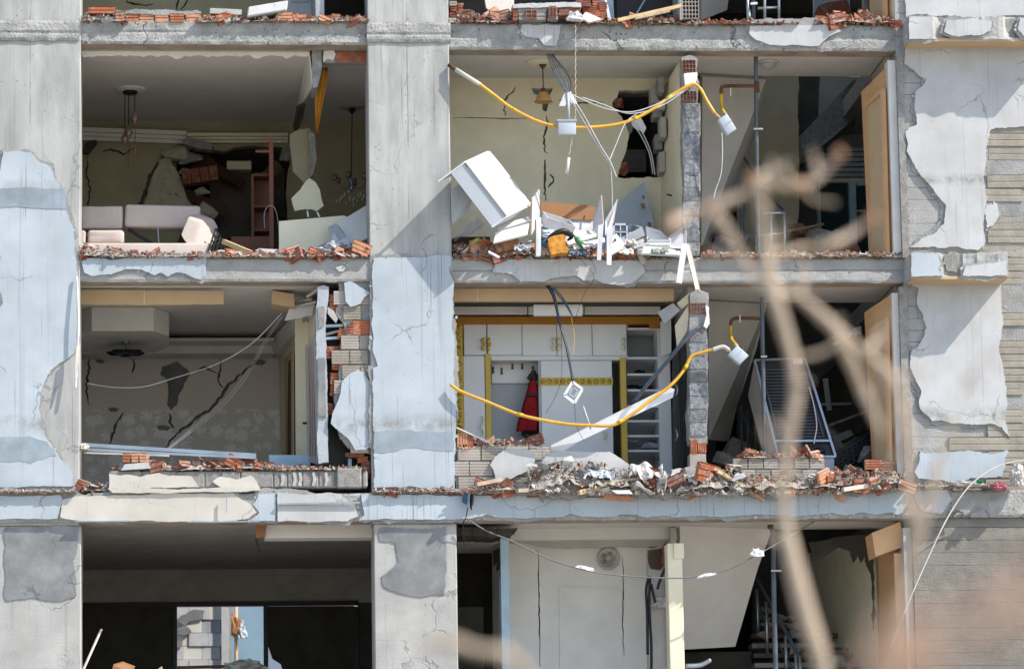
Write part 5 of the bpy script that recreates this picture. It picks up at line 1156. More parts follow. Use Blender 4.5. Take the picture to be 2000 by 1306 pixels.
for (x0, y0, x1, y1) in ((1349, 858, 1362, 888), (1363, 864, 1380, 884)):
    v, f = groovebrick((y1 - y0) * PX, (x1 - x0) * PX, .12, 4, .01, rnd, .01); p = at(x0, y0, -.02); v = [Vector((q.z, q.y, -q.x)) + p for q in v]; mesh('brick', v, f, m_clay, PH)
bx('brick', 1347, 886, 1379, 912, -.02, .2, m_brickm, PH, .006)
for k, (pts, l) in enumerate((([(1284, 610, .6), (1314, 592, .4), (1328, 605, .3), (1298, 632, .5)], 'small white tile panel hanging at the hall ceiling corner'), ([(1318, 636, .35), (1344, 596, .2), (1346, 640, .2), (1322, 676, .4)], 'tall cream tile panel hanging on the hall partition'), ([(1322, 592, .35), (1346, 572, .2), (1348, 590, .2), (1330, 604, .35)], 'narrow cream panel tucked under the ceiling at the hall partition'))): board('tile_panel', pts, .02, (m_lam, m_wallc, m_wallc)[k], l)
board('fallen_board', [(1062, 876, .3), (1306, 755, .1), (1318, 760, .1), (1314, 776, .1), (1130, 862, .25), (1098, 882, .3)], .02, m_lamw, 'long white panel fallen diagonally across the hall wardrobe')
t = thing('gas_pipe', 'yellow gas pipe sagging across the hall wardrobe up to the partition', 'pipe', at(1140, 830, -.1))
tube('pipe', pt((880, 750, -.1), (900, 764, -.12), (950, 784, -.15), (1010, 808, -.18), (1060, 820, -.2), (1110, 828, -.2), (1150, 830, -.2), (1196, 830, -.2), (1230, 812, -.18), (1270, 782, -.16), (1310, 752, -.14), (1336, 722, -.12), (1350, 696, -.12), (1372, 688, -.13), (1394, 682, -.15)), .021, m_yel, t, 10)
tube('sleeve', pt((1392, 683, -.15), (1412, 677, -.16), (1424, 684, -.16)), .028, m_pvcd, t, 10)
t = meter('grey meter box on the end of the lower yellow pipe', [(1422, 692), (1440, 674), (1463, 690), (1445, 712)], -.2, None)
tube('connector', pt((1420, 680, -.14), (1428, 692, -.14)), .024, m_edge, t); tube('connector', pt((1434, 672, -.14), (1442, 680, -.14)), .022, m_edge, t)
cables('cable_bundle', 'dark cables dropping from the hall ceiling to a hanging socket frame', [[(1066 + k * 3, 556, .2), (1080 + k * 2, 580, .1), (1092 + k, 630, .0), (1106 + k, 680, -.1), (1118 + k, 745, -.15)] for k in range(3)], .009, m_cblk, [m_cblk, m_cblue, m_cblk])
cables('cable_bundle', 'short blue cut cables beside the dark hall cables', [[(1082, 562, .2), (1098, 580, .15), (1110, 600, .1), (1118, 616, .08)], [(1078, 562, .2), (1100, 588, .15), (1116, 614, .08)]], .009, m_cblue)
cables('cable_bundle', 'blue cable bundle slung from the wardrobe up to the partition', [[(1236 + k * 2, 784, .1), (1264 + k * 2, 748, .05), (1300 + k * 2, 706, .0), (1330 + k * 2, 670, -.05), (1362 + k * 2, 638, -.02)] for k in range(4)], .010, m_cblue, [m_cblue, m_cblk, m_cblue, m_rust])
t = thing('socket_frame', 'white square socket frame dangling on the hall cables', 'socket', at(1120, 786, -.2))
P = [at(*q) for q in ((1118, 746, -.2), (1137, 760, -.2), (1122, 787, -.2), (1102, 772, -.2))]; mb = MB()
for i in range(4): mb.add(*barg(P[i], P[(i + 1) % 4], .035, .05, (0, 1, 0)))
mb.build('frame', m_pvc, t); mb = MB(); cc = (P[0] + P[2]) / 2
for i in range(4): mb.add(*barg(cc + (P[i] - cc) * .5, cc + (P[(i + 1) % 4] - cc) * .5, .02, .04, (0, 1, 0)))
mb.build('inner_frame', m_foil, t); tube('stick', pt((1139, 793, -.2), (1154, 838, -.2)), .012, m_box, t)
for k, l in enumerate(([(1096, 640, .0), (1097, 690, .0), (1096, 740, -.05), (1082, 780, -.05), (1066, 806, -.05)], [(1116, 620, .05), (1122, 660, .0), (1118, 700, -.05)], [(1128, 500, -.32), (1160, 540, -.36), (1140, 576, -.2), (1118, 640, -.05)], [(1122, 787, -.2), (1126, 830, -.2), (1140, 860, -.2)])):
    cables('thin_wire', ('hair thin dark wire curling below the hall cables', 'hair thin yellow wire hanging by the lamp tray', 'hair thin wire looping from the kitchen edge to the hall', 'hair thin wire trailing under the socket frame')[k], [l], .0028, m_cblk if k != 1 else m_yelb)
cables('thin_wire', 'thin white rod leaning on the low wall by the column', [[(890, 834, -.02), (925, 850, -.02), (957, 864, .0)]], .009, m_pvc)

for par, segs in (('gas_pipe', [((1000, 212, -.2), (1010, 218, -.2)), ((1236, 233.5, -.18), (1246, 229, -.18)), ((1300, 195, -.13), (1312, 187, -.12))]), ('gas_pipe.001', [((1010, 808, -.18), (1022, 811, -.18)), ((1206, 826, -.195), (1216, 820, -.19)), ((1336, 722, -.12), (1342, 712, -.12))])):
    for a_, b_ in segs: tube('joint_sleeve', pt(a_, b_), .025, m_yelb, bpy.data.objects[par], 10)
# low brick wall left under the hall opening
LW = pr('infill_wall', [(891, 872), (1000, 874), (1048, 878), (1060, 890), (1068, 960), (891, 962)], .03, .2, m_mortar, B, j=1.5)
brickfield([(890, 872), (1062, 876), (1062, 960), (890, 960)], 893, 1062, 872, 958, 30, 46, .005, [m_brickm, m_brickm, m_brickw], LW, seed=12, n=5, dp=.08)
for (x0, y0, x1, y1) in ((893, 846, 914, 872), (914, 848, 924, 872), (896, 868, 922, 876)):
    v, f = groovebrick((y1 - y0) * PX, (x1 - x0) * PX, .14, 4, .012, rnd, .012); p = at(x0, y0, .0); mesh('brick', [Vector((q.z, q.y, -q.x)) + p for q in v], f, m_clayp if x0 < 900 else m_clay, LW)
pr('plaster_patch', [(984, 878), (1000, 876), (1043, 880), (1045, 900), (1038, 918), (1010, 928), (990, 940), (968, 934), (964, 918), (957, 908), (966, 892)], -.035, .01, m_white, LW, j=1.2)
pr('plaster_patch', [(1048, 916), (1060, 898), (1072, 884), (1100, 880), (1150, 882), (1192, 882), (1212, 894), (1228, 906), (1226, 925), (1050, 930)], -.05, .0, m_white, LW, j=1.2)
# low brick wall left under the stair opening
LW2 = pr('infill_wall', [(1446, 905), (1470, 900), (1560, 900), (1592, 912), (1600, 940), (1430, 940)], .03, .2, m_mortar, B, j=1.5)
brickfield([(1440, 890), (1600, 890), (1612, 940), (1430, 940)], 1448, 1592, 890, 936, 22, 30, .005, [m_brickm, m_brickw], LW2, seed=15, n=4, dp=.08)
# ================================================================== middle storey stairwell
slab3('stair_soffit', [(1384, 588, 1.4), (1498, 594, 1.72), (1478, 680, 2.1), (1440, 790, 2.6), (1424, 862, 2.8), (1384, 858, 2.2)], .12, m_wallg, B)
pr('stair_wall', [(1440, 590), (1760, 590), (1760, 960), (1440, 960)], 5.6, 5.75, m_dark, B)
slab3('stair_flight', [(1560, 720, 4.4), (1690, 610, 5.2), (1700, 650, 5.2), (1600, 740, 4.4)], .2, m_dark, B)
t = jamb('tan door frame along the end wall, middle stairwell', [(1688, 610), (1742, 574), (1756, 960), (1706, 960)], .1, .8, [(1701, 650), (1734, 628), (1742, 960), (1712, 960)])
t = thing('riser_pipe', 'dark vertical gas riser with a side branch, middle stairwell', 'pipe', at(1490, 930, .5))
tube('pipe', pt((1488, 580, .5), (1491, 760, .5), (1495, 940, .5)), .030, m_steel, t, 10); tube('branch', pt((1488, 622, .5), (1450, 621, .5), (1434, 622, .5), (1428, 628, .5), (1427, 640, .5)), .022, m_rust, t, 10)
tube('hose', pt((1427, 636, .5), (1427, 652, .45), (1430, 664, .2), (1440, 676, -.1)), .022, m_yelb, t, 8); bar('bracket', at(1445, 615, .45), at(1445, 630, .45), .02, .015, m_pvcd, t); bar('bracket', at(1486, 696, .45), at(1498, 696, .45), .03, .02, m_pvcd, t)
# refrigerator seen from behind
t = thing('refrigerator', 'toppled refrigerator showing its ribbed back, middle stairwell', 'refrigerator', at(1560, 915, .8))
Q = [at(1474, 704, 1.2), at(1572, 700, 1.2), at(1632, 892, .7), at(1520, 892, .7)]
n_ = (Q[1] - Q[0]).cross(Q[3] - Q[0]).normalized(); n_ = n_ if n_.y > 0 else -n_
def onq(u, v_): return (Q[0].lerp(Q[1], u)).lerp(Q[3].lerp(Q[2], u), v_)
v = [q + n_ * .03 for q in Q] + [q + n_ * .5 for q in Q]
mesh('body', v, [(0, 1, 2, 3), (7, 6, 5, 4), (0, 4, 5, 1), (1, 5, 6, 2), (2, 6, 7, 3), (3, 7, 4, 0)], m_coil, t)
slab3('side_panel', [(1461, 772, 1.6), (1474, 704, 1.2), (1520, 892, .7), (1494, 900, 1.1)], .02, m_wallg, t)
for a, b in (((0, 0), (1, 0)), ((1, 0), (1, 1)), ((1, 1), (0, 1)), ((0, 1), (0, 0)), ((0, .84), (1, .84))): bar('frame', onq(*a), onq(*b), .03, .03, m_metal, t, n_)
bx('compressor_box', 1560, 892, 1630, 930, .7, 1.1, m_foil, t, .01)
for k in range(22):
    v_ = .1 + k * .033; tube('coil', [onq(.1, v_), onq(.5, v_ + .004), onq(.9, v_)], .008, m_steel, t, 5, 2)
tube('coil_side', [onq(.08, .08), onq(.1, .8)], .012, m_steel, t, 6); tube('coil_side', [onq(.92, .08), onq(.9, .8)], .012, m_steel, t, 6)
crumple('compressor', onq(.62, .95) - n_ * .02, (.16, .1, .1), m_black, t, 3, 3, .2); bar('label', onq(.75, .03) - n_ * .01, onq(.93, .03) - n_ * .01, .01, .06, m_pvc, t)
tube('cord', [onq(.9, .3) - n_ * .03, onq(.88, .5) - n_ * .04, onq(.82, .7) - n_ * .04, onq(.7, .85) - n_ * .04, onq(.62, .97) - n_ * .04], .008, m_pvc, t, 6)
t = thing('plastic_crate', 'black plastic crate tilted beside the refrigerator', 'crate', at(1665, 910, 1.4))
A_, B_, C_, D_ = at(1632, 888, 1.3), at(1702, 844, 1.3), at(1706, 872, 1.3), at(1640, 922, 1.3); mb = MB()
for k in range(8): mb.add(*barg(A_.lerp(B_, k / 7), D_.lerp(C_, k / 7), .02, .02))
for k in range(5): mb.add(*barg(A_.lerp(D_, k / 4), B_.lerp(C_, k / 4), .02, .02))
mb.build('front_grid', m_black, t); mb = MB()
for k in range(4): mb.add(*barg(A_.lerp(D_, k / 3) + Vector((0, .35, 0)), B_.lerp(C_, k / 3) + Vector((0, .35, 0)), .02, .08))
for q in (A_, B_, C_, D_): mb.add(*barg(q, q + Vector((0, .36, 0)), .02, .03))
mb.build('rear_grid', m_black, t)
t = thing('fallen_lamp', 'white lamp bracket hanging loose in the dark middle stairwell', 'lamp', at(1660, 655, 2.4))
bar('arm', at(1628, 674, 2.4), at(1666, 650, 2.4), .04, .05, m_pvc, t); pr('plate', [(1668, 640), (1682, 636), (1683, 654), (1676, 650), (1670, 658), (1664, 648)], 2.35, 2.38, m_pvc, t)
for k, (x, y, s, Y) in enumerate(((1650, 870, .5, 2.6), (1690, 888, .3, 1.2), (1440, 880, .4, 2.6), (1420, 900, .35, 2.0), (1620, 860, .4, 3.0), (1670, 920, .3, 1.0))):
    v, f = hullchunk(240 + k, 14, s * 1.3, s, s); p = at(x, y, Y)
    mesh('concrete_chunk', [q + p for q in v], f, m_gchunk, None, label='broken concrete lump in the dark middle stairwell', cat='rubble', group='lumps in the middle stairwell')
for k, (p0, p1, Y) in enumerate((((1620, 830), (1700, 800), 3.0), ((1600, 790), (1660, 788), 3.4), ((1646, 862), (1700, 834), 2.4), ((1612, 740), (1620, 800), 3.2))):
    bar('timber_stick', at(*p0, Y), at(*p1, Y + .3), .07, .03, (m_pineg, m_foil, m_woodd, m_foil)[k], None, label=('grey plank in the dark behind the refrigerator', 'thin metal rail in the dark behind the refrigerator', 'dark plank sloping above the black crate', 'upright pale strip in the dark behind the refrigerator')[k], cat='plank')
railing('stair_railing', 'bent railing posts below the middle stair soffit', [(1475, 830, 900), (1460, 800, 880), (1448, 790, 880)], [(1446, 800, 1470, 850)], 2.2, m_steel, .014)

# ================================================================== lower storey, empty room at the end
YL = 6.2
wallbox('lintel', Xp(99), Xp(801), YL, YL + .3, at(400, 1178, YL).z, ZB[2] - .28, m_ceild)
pr('ceiling_scrap', [(500, 1020), (522, 1020), (518, 1048), (500, 1050)], .42, .46, m_card, C0L, j=1)
bx('dropped_beam', 517, 1018, 735, 1049, .5, .9, m_ceil, C0L, .01)
cables('thin_wire', 'short black cable hanging from the lower ceiling', [[(500, 1048, .45), (502, 1060, .45), (507, 1075, .45), (508, 1090, .45)]], .012, m_cblk)
t = thing('window_frame', 'black framed window band across the back of the lower room', 'window', at(400, 1306, YL))
for (x0, y0, x1, y1) in ((160, 1174, 700, 1183), (338, 1183, 346, 1420), (515, 1183, 524, 1420), (692, 1183, 700, 1420), (160, 1183, 166, 1420)): bx('frame', x0, y0, x1, y1, YL - .06, YL + .06, m_black, t)
bx('pane', 166, 1183, 338, 1420, YL - .01, YL + .01, m_dark, t); bx('pane', 524, 1183, 692, 1420, YL - .01, YL + .01, m_dark, t)
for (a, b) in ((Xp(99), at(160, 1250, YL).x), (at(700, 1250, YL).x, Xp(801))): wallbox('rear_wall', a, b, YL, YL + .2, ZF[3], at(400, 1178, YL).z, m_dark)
# the lit yard behind: block wall and blue painted wall of the neighbouring house
nb = thing('neighbour_building', 'neighbouring house with white block wall and blue wall beyond the window', 'building', at(430, 1306, 16.0))
bw_ = bx('block_wall', 330, 1150, 452, 1600, 16.0, 16.3, m_mortar, nb)
for ry in range(9):
    for cx in range(3):
        x0 = 332 + cx * 37 - (ry % 2) * 12; o = bx('block', x0, 1184 + ry * 26, x0 + 36.6, 1209.2 + ry * 26, 15.93 + rnd.uniform(0, .03), 16.0, rnd.choice([m_lam, m_lam, m_lam, m_wallw]) if rnd.random() > .1 else m_foil, bw_, .006)
for (pts) in ([(352, 1202), (376, 1190), (400, 1192), (396, 1208), (372, 1212), (360, 1222), (346, 1212)], [(346, 1226), (366, 1222), (374, 1232), (360, 1240), (346, 1238)], [(346, 1250), (358, 1254), (352, 1264), (346, 1262)]): pr('scar', pts, 15.9, 15.94, m_scar, bw_, j=2)
bx('corner', 433, 1150, 448, 1600, 15.86, 16.02, m_lam, nb); bx('blue_wall', 448, 1150, 620, 1600, 16.6, 16.8, m_bluew, nb)
tube('drain_pipe', pt((461, 1180, 16.4), (461, 1420, 16.4)), .03, m_tan, nb, 8); tube('drain_pipe', pt((448, 1210, 16.4), (466, 1212, 16.4)), .03, m_tan, nb, 8)
crumple('rag', at(458, 1228, 16.3), (.14, .1, .26), m_card, nb, 9); crumple('rag', at(470, 1236, 16.3), (.1, .1, .2), m_box, nb, 10)
bar('rail', at(344, 1303, 3.0), at(456, 1300, 3.0), .04, .04, m_rust, None, label='rusty rail crossing below the lit window', cat='rail')
bar('thin_rod', at(163, 1306, .3), at(198, 1228, .5), .022, .022, m_pvcd, None, label='thin pale rod leaning up at the lower left column', cat='stick')
for k, (pts, mt, l) in enumerate((([(222, 1296, .4), (240, 1291, .5), (264, 1300, .5), (258, 1312, .4), (218, 1314, .4)], m_card, 'brown board poking up from below'), ([(308, 1306, .5), (316, 1300, .5), (320, 1310, .5)], m_leaf, 'small scrap poking up beside the brown board'), ([(524, 1262, 1.2), (532, 1286, 1.2), (548, 1296, 1.2), (556, 1320, 1.2), (524, 1320, 1.2)], m_box, 'torn pale blue film at the window frame'))): board('scrap', pts, .015, mt, l, 'scrap')
crumple('paper_litter', at(478, 1304, 2.5), (.3, .2, .12), m_chunk, None, 14, label='white rubble heap below the lit window', cat='rubble')

# ================================================================== lower storey, middle room
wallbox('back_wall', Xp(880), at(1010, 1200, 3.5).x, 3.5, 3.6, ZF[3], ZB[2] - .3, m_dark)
pr('void_shade', [(880, 1030), (940, 1029), (1012, 1031), (996, 1038), (1000, 1045), (960, 1047), (880, 1047)], .6, 1.3, m_dark, C0C, j=1)  # solid dark block painted as the shade of a hole in the ceiling
for k in range(4): bx('ceiling_lath', 900 + k * 24, 1030, 904 + k * 24, 1045, .58, 1.3, m_woodd, C0C)
bx('dropped_ceiling', 893, 1024, 1330, 1053, 1.45, 3.0, m_ceil, C0C)
pr('dropped_ceiling', [(996, 1053), (1310, 1053), (1290, 1066), (1100, 1069), (996, 1060)], 1.62, 1.66, m_wallg, C0C, j=.8)
WW = pr('partition_wall', [(990, 1056), (1268, 1060), (1264, 1420), (990, 1420)], 1.75, 1.9, m_wallw, B, holes=[crack([(1051, 1072), (1052, 1120), (1053, 1200), (1055, 1300)], 2.2, 31, 9, .8), crack([(1216, 1090), (1218, 1130), (1216, 1220), (1219, 1280)], 2.0, 32, 9, 1.2)])
pr('raised_panel', [(1092, 1144), (1214, 1150), (1216, 1420), (1094, 1420)], 1.735, 1.75, m_wallw, WW)
t = thing('wall_vent', 'round plaster rosette vent high on the pale lower wall', 'vent', at(1188, 1090, 1.70))
lathe('rim', at(1188, 1090, 1.72), [(.14, -.03), (.15, .0), (.14, .02), (.12, .02), (.11, .0)], m_wallg, t, 28, (0, -1, 0)); lathe('plate', at(1188, 1090, 1.74), [(.11, .0), (.05, .015), (.001, .015)], m_scar, t, 24, (0, -1, 0))
for k in range(5):
    an = k * 1.257; q = at(1188, 1090, 1.715) + Vector((math.cos(an) * .06, 0, math.sin(an) * .06)); lathe('petal', q, [(.03, 0), (.022, .015), (.001, .018)], m_gchunk, t, 10, (0, -1, 0))
t = thing('window_leaf', 'open window leaf with grey panel and light blue frame, lower storey', 'window', at(975, 1300, 1.0))
bx('frame', 980, 1050, 996, 1420, .9, 1.02, m_skyb, t); slab3('leaf', [(961, 1066, 1.7), (980, 1056, 1.05), (981, 1420, 1.05), (964, 1420, 1.7)], .04, m_wallg, t)
slab3('pane', [(964, 1076, 1.6), (978, 1068, 1.15), (978, 1110, 1.15), (966, 1120, 1.6)], -.01, m_dark, t); slab3('panel', [(966, 1132, 1.6), (977, 1126, 1.15), (979, 1300, 1.15), (969, 1300, 1.6)], -.012, m_foil, t)
bx('sideboard', 893, 1184, 946, 1420, 2.2, 2.8, m_dark, None, .01, label='dark cabinet in the gloom beside the lower column', cat='cabinet')
PL = pr('partition_wall', [(1266, 1070), (1306, 1062), (1310, 1420), (1268, 1420)], .9, 1.1, m_wallg, B, j=1)
bx('plaster_strip', 1307, 1060, 1336, 1420, .3, .6, m_wallc, PL, .01); bx('plaster_block', 1316, 1060, 1336, 1090, .27, .3, m_wallc, PL, .006)
pr('niche_shade', [(1266, 1074), (1306, 1066), (1306, 1090), (1290, 1112), (1272, 1110)], .85, .9, m_woodd, PL, j=1.5); pr('brick_scar', [(1296, 1064), (1314, 1060), (1316, 1090), (1306, 1104), (1296, 1096)], .6, .8, m_clayd, PL, j=2)  # dark plate on the wall face stands for shade inside a niche
pr('crack_scar', jag([(1305, 1100), (1309, 1100), (1311, 1200), (1310, 1300), (1307, 1300), (1306, 1200)], .8, 8, 3), .84, .9, m_clayd, PL)
crumple('rubble_lump', at(1286, 1180, .85), (.1, .08, .1), m_chunk, None, 77, label='pale lump stuck on the cracked lower partition', cat='rubble')
cables('thin_wire', 'thick black cables hanging along the lower partition', [[(1268, 1125, .7), (1262, 1150, .7), (1264, 1200, .7), (1265, 1278, .7)], [(1270, 1125, .7), (1268, 1180, .7), (1272, 1260, .7), (1272, 1320, .7)], [(1300, 1108, .7), (1290, 1130, .7), (1284, 1150, .7)], [(1272, 1140, .7), (1276, 1160, .7), (1280, 1176, .7)]], .018, m_cblk)
# slack cable with paper scraps across the lower opening
t = thing('slack_cable', 'slack grey cable with paper scraps slung across the lower opening', 'cable', at(1250, 1126, -.1))
tube('cable', pt((912, 1012, -.1), (950, 1036, -.1), (1000, 1056, -.1), (1070, 1090, -.1), (1140, 1112, -.1), (1200, 1122, -.1), (1290, 1128, -.1), (1360, 1126, -.1), (1420, 1112, -.1), (1480, 1082, -.1), (1540, 1048, .05), (1590, 1018, .25)), .009, m_cgrey, t, 8)
for k, (x, y, rx, rz, an) in enumerate(((1142, 1110, .12, .035, .25), (1380, 1124, .13, .03, -.2), (1478, 1082, .09, .07, 0))):
    o = crumple('paper_scrap', at(x, y, -.12), (rx, .04, rz), m_pvc, t, 50 + k, 3, .28); o.rotation_euler = (0, an, 0)
# ================================================================== lower stairwell
slab3('stair_soffit', [(1328, 1018, 1.25), (1512, 1022, 1.66), (1480, 1110, 1.95), (1436, 1262, 2.4), (1328, 1268, 2.2)], .12, m_ceil, B)
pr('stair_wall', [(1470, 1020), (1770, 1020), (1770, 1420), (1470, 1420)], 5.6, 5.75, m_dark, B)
slab3('stair_wall', [(1578, 1080, 4.8), (1712, 1050, 1.6), (1716, 1420, 1.6), (1590, 1420, 4.8)], .1, m_wallc, B)
pr('plaster_scar', [(1580, 1058), (1640, 1048), (1706, 1044), (1708, 1160), (1706, 1230), (1702, 1120), (1690, 1084), (1682, 1098), (1676, 1082), (1668, 1098), (1660, 1074), (1640, 1068), (1606, 1090), (1590, 1096)], 1.5, 1.56, m_dark, B, j=1.5)
t = thing('riser_pipe', 'grey vertical gas riser in the lower stairwell', 'pipe', at(1512, 1306, .5))
tube('pipe', pt((1505, 1030, .5), (1510, 1050, .5), (1512, 1180, .5), (1518, 1420, .5)), .032, m_steel, t, 10); bar('bracket', at(1506, 1114, .45), at(1526, 1114, .45), .03, .02, m_pvcd, t); lathe('cap', at(1505, 1032, .5), [(.04, 0), (.04, .05), (.001, .05)], m_rust, t, 10)
for k in range(5):
    y = 1236 + k * 19; bx('stair_step', 1476 + k * 3 - 10, y, 1650 + k * 14, y + 9, 3.4 - k * .35, 3.8 - k * .35, m_gchunk if k % 2 else m_woodd, B)
SR = thing('stair_railing', 'metal banister descending through the lower stairwell', 'railing', at(1540, 1320, 1.6))
for (x, y0, y1, Y) in ((1478, 1150, 1240, 3.0), (1496, 1174, 1278, 2.7), (1534, 1240, 1330, 2.2), (1554, 1276, 1340, 1.9), (1562, 1280, 1350, 1.8)): tube('baluster', pt((x, y0, Y), (x + 3, y1, Y)), .022, m_metal, SR, 8)
tube('rail', pt((1478, 1130, 3.2), (1520, 1206, 2.6), (1562, 1284, 1.9)), .026, m_steel, SR, 8); tube('rail', pt((1478, 1180, 3.1), (1520, 1256, 2.5), (1552, 1310, 1.9)), .014, m_steel, SR, 8)
tube('handrail', pt((1340, 1300, .1), (1368, 1298, .1), (1388, 1288, .1)), .03, m_metal, None, 10, label='short steel handrail stub at the bottom of the partition', cat='handrail')
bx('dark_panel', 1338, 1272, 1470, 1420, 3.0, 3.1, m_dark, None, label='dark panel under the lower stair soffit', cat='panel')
r = random.Random(44)
for k in range(36):
    x = r.uniform(1480, 1660); y = 1180 + (x - 1480) * .45 + r.uniform(-10, 60); s = r.uniform(.06, .2); v, f = hullchunk(300 + k, 10, s * 1.5, s, s * .8); p = at(x, y, 3.6 - (y - 1200) / 60)
    mesh('concrete_chunk', [q + p for q in v], f, r.choice([m_gchunk, m_scar, m_clayd, m_gchunk]), None, label='dusty rubble lump on the lower stairs', cat='rubble', group='rubble on the lower stairs')
DJ = thing('door_frame', 'orange tan door frame with a hanging box, lower stairwell', 'door frame', at(1735, 1306, .3))
pr('box_head', [(1703, 1040), (1758, 1018), (1767, 1066), (1710, 1086)], .2, .7, m_door, DJ); slab3('lining', [(1712, 1086, 1.6), (1762, 1076, .3), (1770, 1420, .3), (1718, 1420, 1.6)], .05, m_door, DJ)
bx('architrave', 1752, 1080, 1768, 1420, .18, .24, m_door, DJ); bx('post', 1770, 1030, 1786, 1420, .05, .3, m_wallg, DJ)
wallbox('partition_wall', Xp(1338, 1200), Xp(1350, 1200), 1.3, 5.6, ZF[3], ZB[2] - .3, m_wallg)

# ================================================================== uppermost storey (cut by the top of the picture)
YU = 2.6
pr('back_wall', [(90, -360), (560, -360), (560, 80), (90, 80)], YU, YU + .15, m_wallo, B, holes=[crack([(240, -20), (246, 4), (260, 10), (300, 9)], 3, 41), crack([(346, -30), (347, 0), (346, 20)], 4, 42), crack([(352, 20), (362, 8), (370, -10)], 2.5, 43)])
t = thing('door_leaf', 'white panelled door at the back of the uppermost left room', 'door', at(590, 44, 2.2))
bx('leaf', 560, -280, 612, 60, 2.2, 2.25, m_lam, t, .01); bx('panel', 568, -60, 604, 6, 2.19, 2.2, m_lamg, t, .004); bx('panel_inset', 572, -56, 600, 2, 2.185, 2.19, m_lam, t, .002)
bx('partition_wall', 614, -380, 632, 46, .3, 2.6, m_foil, B, .01); wallbox('back_wall', Xp(632), Xp(801), 3.0, 3.1, ZF[0], ZT - .3, m_dark)
wallbox('back_wall', Xp(809), Xp(1352), 2.2, 2.3, ZF[0], ZT - .3, m_dark)
bx('partition_wall', 1333, -380, 1366, -8, .02, .25, m_mortar, B); honeycomb('brick', 1334, -4, 1364, 36, .0, 5, 5, m_brickm, B); bx('lining_and_gap_shade', 1328, -10, 1333, 38, .02, .2, m_wallw, B)
slab3('stair_soffit', [(1370, -120, 1.5), (1440, -120, 2.0), (1420, 20, 2.2), (1370, 40, 1.8)], .12, m_wallg, B)
railing('stair_railing', 'bent metal stair railing at the uppermost stairwell edge', [(1493, -30, 44), (1521, -30, 46), (1460, -20, 46)], [(1480, 17, 1521, 15)], .8)
t = thing('riser_pipe', 'dark gas riser with a white clamp, uppermost stairwell', 'pipe', at(1470, 40, .6)); tube('pipe', pt((1470, -300, .6), (1472, 50, .6)), .026, m_steel, t, 10); bar('clamp', at(1466, 8, .55), at(1479, 7, .55), .03, .03, m_pvc, t); tube('pipe_stub', pt((1463, 20, .6), (1464, 46, .6)), .02, m_skyb, t)
slab3('stair_wall', [(1590, -300, 4.2), (1660, -300, 4.2), (1660, 60, 4.2), (1590, 60, 4.2)], .1, m_skyb, B)
pr('broken_board', [(1590, 30), (1598, 12), (1620, 4), (1654, 0), (1662, 20), (1664, 44), (1590, 46)], 3.0, 3.1, m_clayd, None, j=1, label='rusty red broken board at the uppermost stairwell', cat='board')
t = thing('window_frame', 'narrow bright window at the back of the uppermost stairwell', 'window', at(1675, 24, 10.4))
bx('frame', 1664, -60, 1669, 40, 10.35, 10.45, m_skyb, t); bx('frame', 1664, 10, 1690, 13, 10.35, 10.45, m_skyb, t)
bx('stair_wall', 1684, -300, 1692, 60, 3.8, 4.0, m_wallg, B); t = jamb('cream door frame along the end wall, uppermost stairwell', [(1692, -260), (1735, -300), (1742, 60), (1700, 60)], .1, .8, [(1704, -230), (1724, -250), (1732, 60), (1710, 60)])
bx('end_wall', 1738, -380, 1766, 50, .06, .3, m_wallw, B)
slab3('standing_board', [(1205, -60, 1.2), (1330, -60, 1.2), (1330, 60, 1.2), (1205, 60, 1.2)], .03, m_darkb, None, label='black panel standing behind the timber plank, uppermost floor', cat='panel')
bar('metal_strip', at(1238, 36, .9), at(1262, -4, .9), .03, .02, m_foil, None, label='thin metal strip leaning on the black panel', cat='strip')
board('plaster_board', [(944, -20, .6), (1004, -20, .8), (1004, 26, .6), (966, 28, .5), (950, 16, .5)], .02, m_wallg, 'bent grey white sheet leaning on the uppermost floor')
board('window_board', [(1152, -30, .9), (1196, -30, .9), (1200, 40, .9), (1180, 40, .9)], .02, m_skyb, 'pale blue panel standing behind the brick lump')
t = thing('timber_plank', 'pale timber plank lying slanted on the uppermost floor edge', 'timber', at(1270, 30, -.05))
bar('plank', at(1206, 41, -.05), at(1332, 12, .05), .09, .045, m_pine, t); bar('plank_edge', at(1240, 37, -.08), at(1308, 22, -.02), .05, .03, m_pineg, t)
# torn-out lump of brickwork lying on the edge
t = thing('wall_fragment', 'large torn lump of plastered hollow brick wall on the uppermost edge', 'rubble', at(1070, 42, -.1))
pr('plaster_face', [(1001, 9), (1040, 6), (1134, 6), (1136, 14), (1002, 16)], -.16, .14, m_white, t, j=.8)
for k, (x0, y0, x1, y1, mt) in enumerate(((1002, 16, 1012, 40, m_clayd), (1013, 14, 1068, 39, m_gchunk), (1070, 12, 1090, 38, m_gchunk), (1092, 8, 1134, 30, m_clayd), (1028, 20, 1048, 36, m_clay), (1074, 12, 1086, 34, m_clay), (1112, 24, 1136, 36, m_clay))):
    if k in (4, 5): honeycomb('brick', x0, y0, x1, y1, -.17, 2, 2, m_clay, t)
    else:
        v, f = groovebrick((x1 - x0) * PX, (y1 - y0) * PX, .22, 3, .01, rnd, .008); p = at(x0, y1, -.14); mesh('brick', [q + p for q in v], f, mt, t)
t = thing('wall_fragment', 'smaller lump of red bricks leaning behind the large torn lump', 'rubble', at(1165, 40, .0))
